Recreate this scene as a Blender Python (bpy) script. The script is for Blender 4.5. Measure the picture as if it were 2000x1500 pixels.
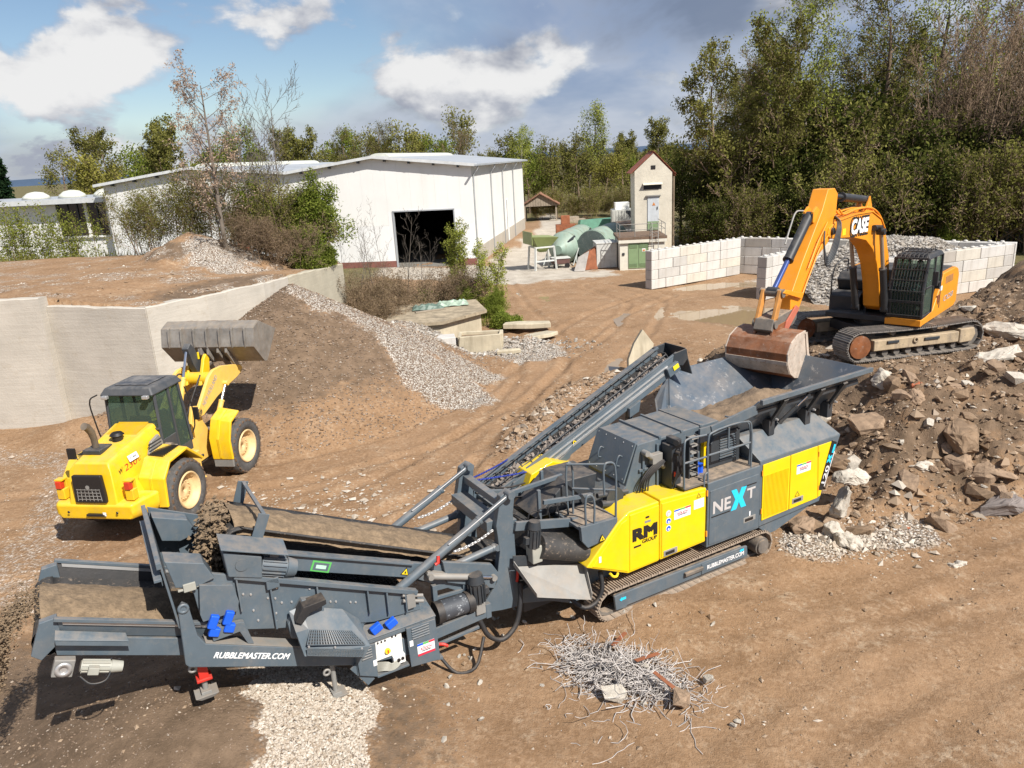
import bpy, bmesh, math, random
import numpy as np
from mathutils import Vector, Matrix
for o in list(bpy.data.objects): bpy.data.objects.remove(o)
SC = bpy.context.scene; COL = SC.collection
R = math.radians
# ---------------------------------------------------------------- camera
CAM_H = 8.4; PITCH = R(16.6); ROLL = 0.055
cd = bpy.data.cameras.new('camera'); cam = bpy.data.objects.new('camera', cd); COL.objects.link(cam)
_f = Vector((0, math.cos(PITCH), -math.sin(PITCH))); _r0 = Vector((1, 0, 0)); _u0 = _r0.cross(_f)
_c, _s = math.cos(ROLL), math.sin(ROLL)
_r = _c*_r0 - _s*_u0; _u = _s*_r0 + _c*_u0
_m = Matrix((_r, _u, -_f)).transposed().to_4x4(); _m.translation = (0, 0, CAM_H)
cam.matrix_world = _m
cd.sensor_fit = 'HORIZONTAL'; cd.sensor_width = 36; cd.lens = 36*1480/2000; cd.clip_end = 9000; cd.clip_start = .1
SC.camera = cam
# ---------------------------------------------------------------- sun, sky, exposure
SUN = Vector((.46, -.52, .72)).normalized()
sl = bpy.data.lights.new('sun', 'SUN'); sl.energy = 5.0; sl.angle = R(.53); sl.color = (1, .955, .88)
so = bpy.data.objects.new('sun', sl); COL.objects.link(so); so.location = (30, -20, 60)
so.rotation_euler = (-SUN).to_track_quat('-Z', 'Y').to_euler()
W = bpy.data.worlds.new('World'); SC.world = W; W.use_nodes = True
wt = W.node_tree; wn = wt.nodes; wl = wt.links; wn.clear()
def wnode(t, **k):
    n = wn.new(t)
    for a, b in k.items(): setattr(n, a, b)
    return n
def wmath(op, a, b=None, c=None):
    n = wn.new('ShaderNodeMath'); n.operation = op
    for i, v in enumerate((a, b, c)):
        if v is None: continue
        if isinstance(v, (int, float)): n.inputs[i].default_value = v
        else: wl.new(v, n.inputs[i])
    return n.outputs[0]
sky = wnode('ShaderNodeTexSky', sky_type='NISHITA'); sky.sun_disc = False
sky.sun_elevation = math.asin(SUN.z); sky.sun_rotation = math.atan2(SUN.x, SUN.y); sky.altitude = 300; sky.dust_density = .3; sky.ozone_density = 2.2
bg1 = wnode('ShaderNodeBackground'); bg1.inputs[1].default_value = .072; wl.new(sky.outputs[0], bg1.inputs[0])
tc = wnode('ShaderNodeTexCoord'); sp = wnode('ShaderNodeSeparateXYZ'); wl.new(tc.outputs['Generated'], sp.inputs[0])
cb = wnode('ShaderNodeMapping'); wl.new(tc.outputs['Generated'], cb.inputs[0]); cb.inputs['Scale'].default_value = (1, 1, 1.7)
def wnoise(scale, det, rough, off, dist=0.0):
    mp = wnode('ShaderNodeMapping'); wl.new(cb.outputs[0], mp.inputs[0]); mp.inputs['Location'].default_value = off
    n = wnode('ShaderNodeTexNoise'); wl.new(mp.outputs[0], n.inputs['Vector'])
    n.inputs['Scale'].default_value = scale; n.inputs['Detail'].default_value = det; n.inputs['Roughness'].default_value = rough; n.inputs['Distortion'].default_value = dist
    return n.outputs[0]
def wramp(v, lo, hi):
    n = wnode('ShaderNodeMapRange'); n.interpolation_type = 'SMOOTHSTEP'; wl.new(v, n.inputs[0]); n.inputs[1].default_value = lo; n.inputs[2].default_value = hi
    return n.outputs[0]
def blob(d, a0, a1, flat=2.2):                         # a cloud bank standing in one direction of the sky, wider than tall
    vm = wnode('ShaderNodeVectorMath', operation='SUBTRACT'); wl.new(tc.outputs['Generated'], vm.inputs[0]); vm.inputs[1].default_value = Vector(d).normalized()
    ml = wnode('ShaderNodeVectorMath', operation='MULTIPLY'); wl.new(vm.outputs[0], ml.inputs[0]); ml.inputs[1].default_value = (1, 1, flat)
    ln = wnode('ShaderNodeVectorMath', operation='LENGTH'); wl.new(ml.outputs[0], ln.inputs[0]); return wramp(ln.outputs['Value'], a1, a0)
def wmix(f, a, b):
    n = wnode('ShaderNodeMix', data_type='RGBA'); wl.new(f, n.inputs[0])
    for i, v in ((6, a), (7, b)):
        if isinstance(v, tuple): n.inputs[i].default_value = (*v, 1)
        else: wl.new(v, n.inputs[i])
    return n.outputs[2]
puff = wnoise(7.0, 8, .56, (3.1, 1.7, .2), .15); soft = wnoise(2.6, 4, .5, (5.2, .6, 2.0), .2); wisp = wnoise(4.5, 5, .6, (1.1, 3.3, .7), .3)
# thin veil with open blue gaps
veil = wmath('ADD', soft, wmath('MULTIPLY', blob((-.37, .92, .14), .05, .36), -.55)); veil = wmath('ADD', veil, wmath('MULTIPLY', blob((.15, .98, .06), .1, .45, 1.5), .22)); veil = wmath('ADD', veil, wmath('MULTIPLY', wramp(sp.outputs[2], .16, .0), .16))
veilc = wmix(wramp(wisp, .35, .68), (.36, .46, .68), (.74, .79, .92))
# heaped clouds
cum = wmath('ADD', wmath('MULTIPLY_ADD', puff, 2.3, -.65), wmath('MULTIPLY', soft, .25))
for d, a0, a1, k in (((-.455, .88, .118), .0, .17, .62), ((-.40, .90, .135), .0, .11, .40), ((-.045, .996, .080), .0, .15, .55), ((-.17, .975, .15), .0, .2, .42), ((-.46, .885, .05), .0, .22, .30), ((-.255, .95, .165), .01, .08, .18), ((.06, .99, .125), .0, .16, .36)): cum = wmath('ADD', cum, wmath('MULTIPLY', blob(d, a0, a1), k))
cumf = wramp(cum, .78, 1.04)
cumc = wmix(wramp(wmath('ADD', wnoise(11, 6, .55, (3.1, 1.72, .12), .15), wmath('MULTIPLY', wmath('SUBTRACT', cum, 1.0), .25)), .34, .64), (.50, .54, .64), (1.12, 1.12, 1.12))
# slate undersides of the shower clouds
sla = wmath('ADD', wmath('MULTIPLY_ADD', wisp, 1.5, -.47), wmath('MULTIPLY', soft, .35))
for d, a0, a1, k in (((.13, .98, .165), .05, .26, .34), ((.01, .993, .116), .0, .10, .40), ((.33, .93, .17), .05, .3, .25), ((-.03, .99, .17), .02, .12, .2), ((-.13, .99, .035), .02, .25, .16), ((-.5, .86, .035), .01, .07, .2)): sla = wmath('ADD', sla, wmath('MULTIPLY', blob(d, a0, a1), k))
slaf = wmath('MULTIPLY', wramp(sla, .68, 1.05), .85)
c1 = wmix(cumf, veilc, cumc); c2 = wmix(slaf, c1, (.19, .24, .37))
cov = wmath('MAXIMUM', wmath('MAXIMUM', wmath('MULTIPLY', wramp(veil, .30, .62), .88), cumf), slaf)
bg2 = wnode('ShaderNodeBackground'); bg2.inputs[1].default_value = .54; wl.new(c2, bg2.inputs[0])
ms = wnode('ShaderNodeMixShader'); wl.new(cov, ms.inputs[0]); wl.new(bg1.outputs[0], ms.inputs[1]); wl.new(bg2.outputs[0], ms.inputs[2])
wo = wnode('ShaderNodeOutputWorld'); wl.new(ms.outputs[0], wo.inputs[0])
SC.view_settings.view_transform = 'Standard'; SC.view_settings.look = 'None'; SC.view_settings.exposure = 0.5; SC.view_settings.gamma = 1; SC.view_settings.use_curve_mapping = False
SC.cycles.max_bounces = 5; W.cycles.sampling_method = 'MANUAL'; W.cycles.sample_map_resolution = 512; SC.cycles.transparent_max_bounces = 8; SC.cycles.use_denoising = True
SC.cycles.caustics_reflective = False; SC.cycles.caustics_refractive = False

# ---------------------------------------------------------------- helpers
def P3(s): return s/12.92/255 if s <= 10 else ((s/255+.055)/1.055)**2.4
def rgb(r, g, b): return (P3(r), P3(g), P3(b), 1)
MATS = {}
def mat(name, col, rough=.6, metal=0.0, var=.12, scale=2.5, bump=0.0, bscale=20, dust=0.0, dustcol=(.36, .27, .19, 1), wear=0.0, wearcol=(.35, .33, .30, 1), spec=.5, emit=None, fine=0.0, streak=0.0, coat=0.0):
    if name in MATS: return MATS[name]
    m = bpy.data.materials.new(name); m.use_nodes = True; t = m.node_tree; n = t.nodes; L = t.links
    b = n['Principled BSDF']; b.inputs['Roughness'].default_value = rough; b.inputs['Metallic'].default_value = metal
    b.inputs['Specular IOR Level'].default_value = spec; b.inputs['Coat Weight'].default_value = coat
    tcn = n.new('ShaderNodeTexCoord'); oc = tcn.outputs['Object']
    def noise(sc, det=5, rg=.6, vec=None):
        q = n.new('ShaderNodeTexNoise'); L.new(vec or oc, q.inputs['Vector']); q.inputs['Scale'].default_value = sc; q.inputs['Detail'].default_value = det; q.inputs['Roughness'].default_value = rg; return q.outputs[0]
    def rng(v, a, bb, c=0., d=1.):
        q = n.new('ShaderNodeMapRange'); L.new(v, q.inputs[0]); q.inputs[1].default_value = a; q.inputs[2].default_value = bb; q.inputs[3].default_value = c; q.inputs[4].default_value = d; return q.outputs[0]
    def mix(f, a, c):
        q = n.new('ShaderNodeMix'); q.data_type = 'RGBA'
        if isinstance(f, float): q.inputs[0].default_value = f
        else: L.new(f, q.inputs[0])
        for i, v in ((6, a), (7, c)):
            if isinstance(v, tuple): q.inputs[i].default_value = v
            else: L.new(v, q.inputs[i])
        return q.outputs[2]
    def mul(a, c):
        q = n.new('ShaderNodeMath'); q.operation = 'MULTIPLY'; L.new(a, q.inputs[0])
        if isinstance(c, float): q.inputs[1].default_value = c
        else: L.new(c, q.inputs[1])
        return q.outputs[0]
    col = tuple(col) if len(col) == 4 else (*col, 1)
    hi = tuple(min(1, c*(1+var)) for c in col[:3])+(1,); lo = tuple(c*(1-var) for c in col[:3])+(1,)
    out = mix(rng(noise(scale), .3, .7), lo, hi)
    if fine: out = mix(mul(rng(noise(bscale, 3), .45, .7), float(fine)), out, tuple(c*.45 for c in col[:3])+(1,))
    if streak:
        mp = n.new('ShaderNodeMapping'); L.new(oc, mp.inputs[0]); mp.inputs['Scale'].default_value = (1, 1, .12)
        out = mix(mul(rng(noise(scale*2.2, 5, .65, mp.outputs[0]), .5, .72), float(streak)), out, wearcol)
    if wear: out = mix(rng(noise(scale*3.3, 8, .72), .56, .64, 0., wear), out, wearcol)
    if dust:
        g = n.new('ShaderNodeNewGeometry'); s = n.new('ShaderNodeSeparateXYZ'); L.new(g.outputs['Normal'], s.inputs[0])
        up = rng(s.outputs[2], .25, .95); f = mul(up, rng(noise(scale*1.7, 6, .7), .34, .62, 0., dust))
        f2 = mul(rng(noise(scale*.8, 7, .7), .5, .75), dust*.35)
        q = n.new('ShaderNodeMath'); q.operation = 'MAXIMUM'; L.new(f, q.inputs[0]); L.new(f2, q.inputs[1])
        out = mix(q.outputs[0], out, dustcol)
        L.new(rng(q.outputs[0], 0, 1, rough, max(rough, .85)), b.inputs['Roughness'])
    L.new(out, b.inputs['Base Color'])
    if bump:
        bp = n.new('ShaderNodeBump'); bp.inputs['Strength'].default_value = bump; bp.inputs['Distance'].default_value = .02; L.new(noise(bscale, 6, .65), bp.inputs['Height']); L.new(bp.outputs[0], b.inputs['Normal'])
    if emit: b.inputs['Emission Color'].default_value = emit; b.inputs['Emission Strength'].default_value = 1
    MATS[name] = m; return m

class MB:
    def __init__(s): s.v = []; s.f = []; s.sm = []
    def add(s, vs, fs, sm=False):
        k = len(s.v); s.v += [tuple(p) for p in vs]; s.f += [tuple(i+k for i in f) for f in fs]; s.sm += [sm]*len(fs); return s
    def hexa(s, p): return s.add(p, [(0, 3, 2, 1), (4, 5, 6, 7), (0, 1, 5, 4), (1, 2, 6, 5), (2, 3, 7, 6), (3, 0, 4, 7)])
    def box(s, x0, x1, y0, y1, z0, z1): return s.hexa([(x0, y0, z0), (x1, y0, z0), (x1, y1, z0), (x0, y1, z0), (x0, y0, z1), (x1, y0, z1), (x1, y1, z1), (x0, y1, z1)])
    def obox(s, c, size, m=None):
        c = Vector(c); a, b, d = (v/2 for v in size); m = m or Matrix.Identity(3)
        return s.hexa([c+m @ Vector(p) for p in ((-a, -b, -d), (a, -b, -d), (a, b, -d), (-a, b, -d), (-a, -b, d), (a, -b, d), (a, b, d), (-a, b, d))])
    def prism(s, pts, ax, a0, a1):
        n = len(pts)
        def q(p, a): return (a, p[0], p[1]) if ax == 'x' else ((p[0], a, p[1]) if ax == 'y' else (p[0], p[1], a))
        return s.add([q(p, a0) for p in pts]+[q(p, a1) for p in pts], [tuple(range(n)), tuple(range(2*n-1, n-1, -1))]+[(i, (i+1) % n, n+(i+1) % n, n+i) for i in range(n)])
    def loft(s, A, B):                                  # two outlines of equal count
        n = len(A); return s.add(list(A)+list(B), [tuple(range(n)), tuple(range(2*n-1, n-1, -1))]+[(i, (i+1) % n, n+(i+1) % n, n+i) for i in range(n)])
    def plate(s, pts, t): t = Vector(t); return s.loft(pts, [Vector(p)+t for p in pts])
    def tube(s, p0, p1, r, n=12, r1=None, cap=True):
        p0 = Vector(p0); p1 = Vector(p1); r1 = r if r1 is None else r1; d = (p1-p0).normalized(); a = d.orthogonal().normalized(); b = d.cross(a)
        A = [p0+r*(math.cos(t)*a+math.sin(t)*b) for t in (2*math.pi*i/n for i in range(n))]; B = [p1+r1*(math.cos(t)*a+math.sin(t)*b) for t in (2*math.pi*i/n for i in range(n))]
        s.add(A+B, [(i, (i+1) % n, n+(i+1) % n, n+i) for i in range(n)], True)
        if cap: s.add(A, [tuple(range(n-1, -1, -1))]); s.add(B, [tuple(range(n))])
        return s
    def path(s, pts, r, n=6, closed=False):
        pts = [Vector(p) for p in pts]
        if not closed and n >= 5 and len(pts) > 3 and not hasattr(r, '__len__'):
            q = [pts[0]*2-pts[1]]+pts+[pts[-1]*2-pts[-2]]; out = []
            for i in range(1, len(q)-2):
                a, b, c, d = q[i-1:i+3]; t0 = (b-a).length**.5; t1 = (c-b).length**.5; t2 = (d-c).length**.5; m1 = ((b-a)/t0**1-(c-a)/(t0+t1)+(c-b)/t1)*t1 if t0*t1 else c-b; m2 = ((c-b)/t1-(d-b)/(t1+t2)+(d-c)/t2)*t1 if t2*t1 else c-b
                out += [b*(2*u**3-3*u*u+1)+m1*(u**3-2*u*u+u)+c*(3*u*u-2*u**3)+m2*(u**3-u*u) for u in (0, .25, .5, .75)]
            pts = out+[pts[-1]]
        m = len(pts); rings = []; up = None
        for i, p in enumerate(pts):
            a = pts[(i-1) % m] if (i > 0 or closed) else p; b = pts[(i+1) % m] if (i < m-1 or closed) else p
            d = (b-a).normalized(); up = d.orthogonal().normalized() if up is None else (up-d*up.dot(d)).normalized(); w = d.cross(up)
            rr = r[i] if hasattr(r, '__len__') else r
            rings += [p+rr*(math.cos(t)*up+math.sin(t)*w) for t in (2*math.pi*j/n for j in range(n))]
        fs = [(i*n+j, i*n+(j+1) % n, ((i+1) % m)*n+(j+1) % n, ((i+1) % m)*n+j) for i in range(m if closed else m-1) for j in range(n)]
        s.add(rings, fs, True)
        if not closed: s.add(rings[:n], [tuple(range(n-1, -1, -1))]); s.add(rings[-n:], [tuple(range(n))])
        return s
    def bar(s, p0, p1, w, h, up=(0, 0, 1)):
        p0 = Vector(p0); p1 = Vector(p1); d = (p1-p0).normalized(); up = Vector(up); x = d.cross(up).normalized(); u = x.cross(d)
        q = lambda p: [p-x*w/2-u*h/2, p+x*w/2-u*h/2, p+x*w/2+u*h/2, p-x*w/2+u*h/2]
        return s.loft(q(p0), q(p1))
    def rev(s, prof, n=24, ax='y', c=(0, 0, 0), sm=True):   # closed profile (radius, along) about an axis
        c = Vector(c); m = len(prof); vs = []
        for i in range(n):
            t = 2*math.pi*i/n; ca, sa = math.cos(t), math.sin(t)
            for r, a in prof: vs.append(c+(Vector((r*ca, a, r*sa)) if ax == 'y' else (Vector((r*ca, r*sa, a)) if ax == 'z' else Vector((a, r*ca, r*sa)))))
        return s.add(vs, [(i*m+j, i*m+(j+1) % m, ((i+1) % n)*m+(j+1) % m, ((i+1) % n)*m+j) for i in range(n) for j in range(m)], sm)
    def mesh(s, name, m, recalc=True):
        me = bpy.data.meshes.new(name); me.from_pydata(s.v, [], s.f)
        me.polygons.foreach_set('use_smooth', s.sm)
        if recalc:
            bm = bmesh.new(); bm.from_mesh(me); bmesh.ops.recalc_face_normals(bm, faces=bm.faces); bm.to_mesh(me); bm.free()
        me.materials.append(m); return me
    def build(s, name, m, parent=None, bevel=0.0, recalc=True):
        o = bpy.data.objects.new(name, s.mesh(name, m, recalc)); COL.objects.link(o)
        if parent: o.parent = parent
        if bevel:
            b = o.modifiers.new('bevel', 'BEVEL'); b.width = bevel; b.segments = 2; b.limit_method = 'ANGLE'; b.angle_limit = R(32)
            if bevel >= .02: b.segments = 3; b.harden_normals = True; o.data.polygons.foreach_set('use_smooth', [True]*len(o.data.polygons))
        return o
def tag(o, label=None, cat=None, group=None, kind=None):
    for k, v in (('label', label), ('category', cat), ('group', group), ('kind', kind)):
        if v: o[k] = v
    return o
def thing(name, label, cat, loc=(0, 0, 0), rz=0.0, group=None):
    o = bpy.data.objects.new(name, None); COL.objects.link(o); o.location = loc; o.rotation_euler = (0, 0, rz); o.empty_display_size = .3
    return tag(o, label, cat, group, 'thing')
def inst(name, me, parent=None, loc=(0, 0, 0), rot=(0, 0, 0), sc=(1, 1, 1)):
    o = bpy.data.objects.new(name, me); COL.objects.link(o); o.location = loc; o.rotation_euler = rot; o.scale = sc
    if parent: o.parent = parent
    return o
def np_mesh(name, V, F, m, smooth=False):
    V = np.asarray(V, np.float32); F = np.asarray(F, np.int32); me = bpy.data.meshes.new(name); k = F.shape[1]
    me.vertices.add(len(V)); me.vertices.foreach_set('co', V.ravel()); me.loops.add(F.size); me.loops.foreach_set('vertex_index', F.ravel())
    me.polygons.add(len(F)); me.polygons.foreach_set('loop_start', np.arange(len(F), dtype=np.int32)*k); me.polygons.foreach_set('loop_total', np.full(len(F), k, np.int32))
    me.polygons.foreach_set('use_smooth', np.full(len(F), smooth)); me.update(calc_edges=True); me.materials.append(m); return me
def np_obj(name, V, F, m, parent=None, smooth=False):
    o = bpy.data.objects.new(name, np_mesh(name, V, F, m, smooth)); COL.objects.link(o)
    if parent: o.parent = parent
    return o
def text(s, m, parent, p0, xd, yd, width=None, height=.1, depth=.004, bold=0.0, shear=0.0, name='lettering', space=1.0):
    cu = bpy.data.curves.new('t', 'FONT'); cu.body = s; cu.size = 1; cu.extrude = 0; cu.shear = shear; cu.space_character = space; cu.resolution_u = 3
    o = bpy.data.objects.new('t', cu); COL.objects.link(o); dg = bpy.context.evaluated_depsgraph_get(); me = bpy.data.meshes.new_from_object(o.evaluated_get(dg))
    bpy.data.objects.remove(o); bpy.data.curves.remove(cu)
    co = np.empty(len(me.vertices)*3, np.float32); me.vertices.foreach_get('co', co); co = co.reshape(-1, 3)
    lo = co.min(0); hi = co.max(0); w = hi-lo; sx = (width/w[0]) if width else height/w[1]; sy = height/w[1]
    xd = Vector(xd).normalized(); yd = Vector(yd).normalized(); nd = xd.cross(yd)
    a = (co-lo)*np.array([sx, sy, 1.]); M3 = np.array([xd, yd, nd]); out = np.array(p0)+a[:, :1]*M3[0]+a[:, 1:2]*M3[1]+depth*M3[2]
    me.vertices.foreach_set('co', out.astype(np.float32).ravel()); me.update()
    if bold:                                            # heavier strokes: shifted copies, each a hair further out
        bm = bmesh.new()
        for i, (du, dv) in enumerate(((0, 0), (1, 0), (0, 1), (1, 1), (.5, .5))):
            k = len(bm.verts); bm.from_mesh(me); bm.verts.ensure_lookup_table(); off = xd*(du-.5)*bold*1.3*sx+yd*(dv-.5)*bold*1.3*sy+nd*.0007*i
            for v in bm.verts[k:]: v.co += off
        bm.to_mesh(me); bm.free()
    me.materials.clear(); me.materials.append(m)
    o = bpy.data.objects.new(name, me); COL.objects.link(o); o.parent = parent; return o
# value noise for relief
_rs = np.random.RandomState(5); _tab = _rs.rand(256, 256)
def vnoise(x, y):
    xi = np.floor(x).astype(int); yi = np.floor(y).astype(int); fx = x-xi; fy = y-yi; fx = fx*fx*(3-2*fx); fy = fy*fy*(3-2*fy)
    g = lambda a, b: _tab[a & 255, b & 255]
    return (g(xi, yi)*(1-fx)+g(xi+1, yi)*fx)*(1-fy)+(g(xi, yi+1)*(1-fx)+g(xi+1, yi+1)*fx)*fy
def fbm(x, y, o=4, g=.5):
    s = 0; a = 1; t = 0
    for i in range(o): s = s+a*vnoise(x*2**i+17.3*i, y*2**i+9.1*i); t += a; a *= g
    return s/t
def sst(a, b, x): t = np.clip((x-a)/(b-a), 0, 1); return t*t*(3-2*t)
def segd(x, y, pts):
    d = None
    for (ax, ay), (bx, by) in zip(pts[:-1], pts[1:]):
        t = np.clip(((x-ax)*(bx-ax)+(y-ay)*(by-ay))/((bx-ax)**2+(by-ay)**2), 0, 1); q = np.hypot(x-ax-t*(bx-ax), y-ay-t*(by-ay)); d = q if d is None else np.minimum(d, q)
    return d
def inside(x, y, poly):
    r = np.zeros(np.shape(x), bool); n = len(poly)
    for i in range(n):
        x1, y1 = poly[i]; x2, y2 = poly[i-1]
        c = ((y1 > y) != (y2 > y)) & (x < (x2-x1)*(y-y1)/((y2-y1) if y2 != y1 else 1e-9)+x1); r ^= c
    return r
# ---------------------------------------------------------------- ground
WALL = [(-70, 27.5), (-16.05, 26.0), (-16.05, 26.35), (-12.15, 25.35), (-10.9, 27.5), (-9.75, 30.5), (-9.45, 33.0), (-8.65, 40.6)]
PLAT = WALL+[(-9.3, 41.2), (-14, 43.2), (-22, 45), (-70, 52)]
HEAP = [(6.4, 15.0), (9, 15.2), (11.4, 15.4), (16, 15.2), (24, 14.5), (34, 14), (44, 30), (38, 47), (29.5, 44.2), (28.4, 40.6), (24.4, 38.6), (19.8, 35.6), (17, 32.6), (12, 30), (7, 29.2), (4.6, 27.3), (4.9, 23), (6.0, 20.6), (6.9, 18.9), (7.55, 16.6)]
APRON = [(-14, 68), (-2.4, 63.6), (3.5, 95), (4, 118), (10, 118), (8.6, 95), (6.2, 68), (6.3, 60.5), (8.4, 56.3), (9.6, 54), (6, 52.4), (2, 51), (-2, 52.5), (-8, 57), (-14, 62)]
RUTS = [[(-12, 13.5), (-7, 16), (-3.2, 19), (-.5, 23), (1.2, 29), (1.6, 36), (.2, 44), (-.6, 53)], [(-3, 15), (-.6, 19), (1.2, 25), (3.5, 31), (6, 36), (8, 43), (6, 50)], [(-18, 18), (-12, 19), (-6.5, 20.5), (-3.3, 22.5), (0, 27), (2.3, 34), (5, 40), (9, 45)], [(5, 10.5), (9, 11.8), (14, 12.4)], [(3.2, 8.4), (6.5, 10.6), (10, 12.6), (14, 13.8)], [(4.4, 8.0), (8.0, 9.9), (13, 11.6)], [(1.2, 12.4), (4.6, 11.9), (8.2, 12.9), (13, 14.4)]]
def ground_z(x, y):
    n1 = fbm(x*.35, y*.35, 4)-.5; n2 = fbm(x*1.7+40, y*1.7, 4)-.5; n3 = fbm(x*6+9, y*6, 2)-.5
    near = 1-sst(60, 120, y)
    z = (.22*n1+.06*n2+.035*n3)*near
    for k, r in enumerate(RUTS):
        d = segd(x, y, r); off = .95
        for w0 in (d-off,): z = z-(.05*np.exp(-(w0/.2)**2)-.03*np.exp(-((np.abs(w0)-.36)/.12)**2)+.012*np.sin(segd(x, y, r[:1]+r[1:2])*0+x*9+y*9)*np.exp(-(w0/.3)**2))*near*(.5 if k >= 3 else 1)
    # heap of crushed gravel against the retaining wall
    d = np.hypot((x+8.4)*1.0, (y-29.6)*.93); d = d+.3*n1; g = 4.15-.555*d
    g = g+.06*n2+.03*n3; z = np.maximum(z, g)
    # fines heap under the discharge belt
    d = np.hypot((x+5.2)*.9, (y-9.1)); z = z+1.08*np.exp(-((d+.6*n1)/2.35)**2)
    # loose fill along the wall foot and along the far side of the crusher
    z = z+.55*np.exp(-((x+14.6)/1.7)**2-((y-25.0)/.9)**2)
    z = z+.38*np.exp(-(segd(x, y, [(-.2, 20.6), (1.0, 23.8), (2.5, 26.6), (4.0, 27.6)])/.75)**2)*(.5+fbm(x*2.1, y*2.1, 3))
    z = z+.40*np.exp(-(segd(x, y, [(-4.6, 34.2), (-1.2, 34.6), (.8, 34.0)])/.8)**2)*(.5+fbm(x*1.9, y*1.9, 3))
    # rubble heap the excavator stands on
    ins = inside(x, y, HEAP); d = segd(x, y, HEAP+HEAP[:1])
    h = 2.12*sst(0, 4.4, d+.7*n1)+1.5*sst(16.5, 25, x)*sst(0, 7, d)*(1-.5*sst(19, 14, y))
    calm = 1-np.exp(-((x-11.6)/2.4)**4-((y-23.1)/2.6)**4)
    z = np.where(ins, np.maximum(z, h+(.75*n2+.30*n3+.4*n1)*sst(0, 1.5, d)*(.25+.75*calm)), z)
    # yard on the upper level behind the wall
    ip = inside(x, y, PLAT); dw = segd(x, y, WALL)
    top = 4.18+.35*sst(-12, -17, x)-.65*sst(31, 40, y)*sst(-17, -9, x)+.25*n1+.10*n2+.03*n3
    c = np.hypot(x+15.4, (y-38)*.9); top = np.maximum(top, 5.75-.46*c+.5*n2+.1*n3)
    top = top*(1-.75*sst(40.5, 46.5, y-.0*x)*sst(-8, -12, x)) - .0
    z = np.where(ip, np.where(dw < .16, .2, top), z)
    # shallow basins that hold rain water
    z = z-.16*np.exp(-(((x-12.6)*.9+(y-38.6)*.25)/4.4)**2-((y-38.4)/2.3)**2)
    z = z-.15*np.exp(-((x-14.0)/3.0)**2-((y-47.5)/1.6)**2)-.07*np.exp(-((x-4.1)/.9)**2-((y-30.6)/1.2)**2)-.07*np.exp(-((x-2.4)/.9)**2-((y-46.5)/1.6)**2)
    return z
def spread(a, b, lo, hi, step, g=1.14):
    c = list(np.arange(lo, hi, step)); s = step; v = lo
    L_ = []
    while v > a: s *= g; v -= s; L_.append(v)
    s = step; v = c[-1]; H_ = []
    while v < b: s *= g; v += s; H_.append(v)
    return np.array(L_[::-1]+c+H_)
gx = spread(-3000, 3000, -19, 21, .125); gy = np.concatenate([spread(-60, 0, 7.4, 31, .105)[:-200] if False else spread(-60, 7.5, 7.4, 31, .105)])
gy = gy[gy < 30.95]; gy = np.concatenate([gy, np.arange(31, 54, .21), spread(54, 5200, 54.2, 55, .3)])
gy = np.unique(np.round(gy, 4)); X, Y = np.meshgrid(gx, gy); Z = ground_z(X, Y)
nx, ny = len(gx), len(gy); idx = np.arange(nx*ny).reshape(ny, nx)
F = np.stack([idx[:-1, :-1], idx[:-1, 1:], idx[1:, 1:], idx[1:, :-1]], -1).reshape(-1, 4)
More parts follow.
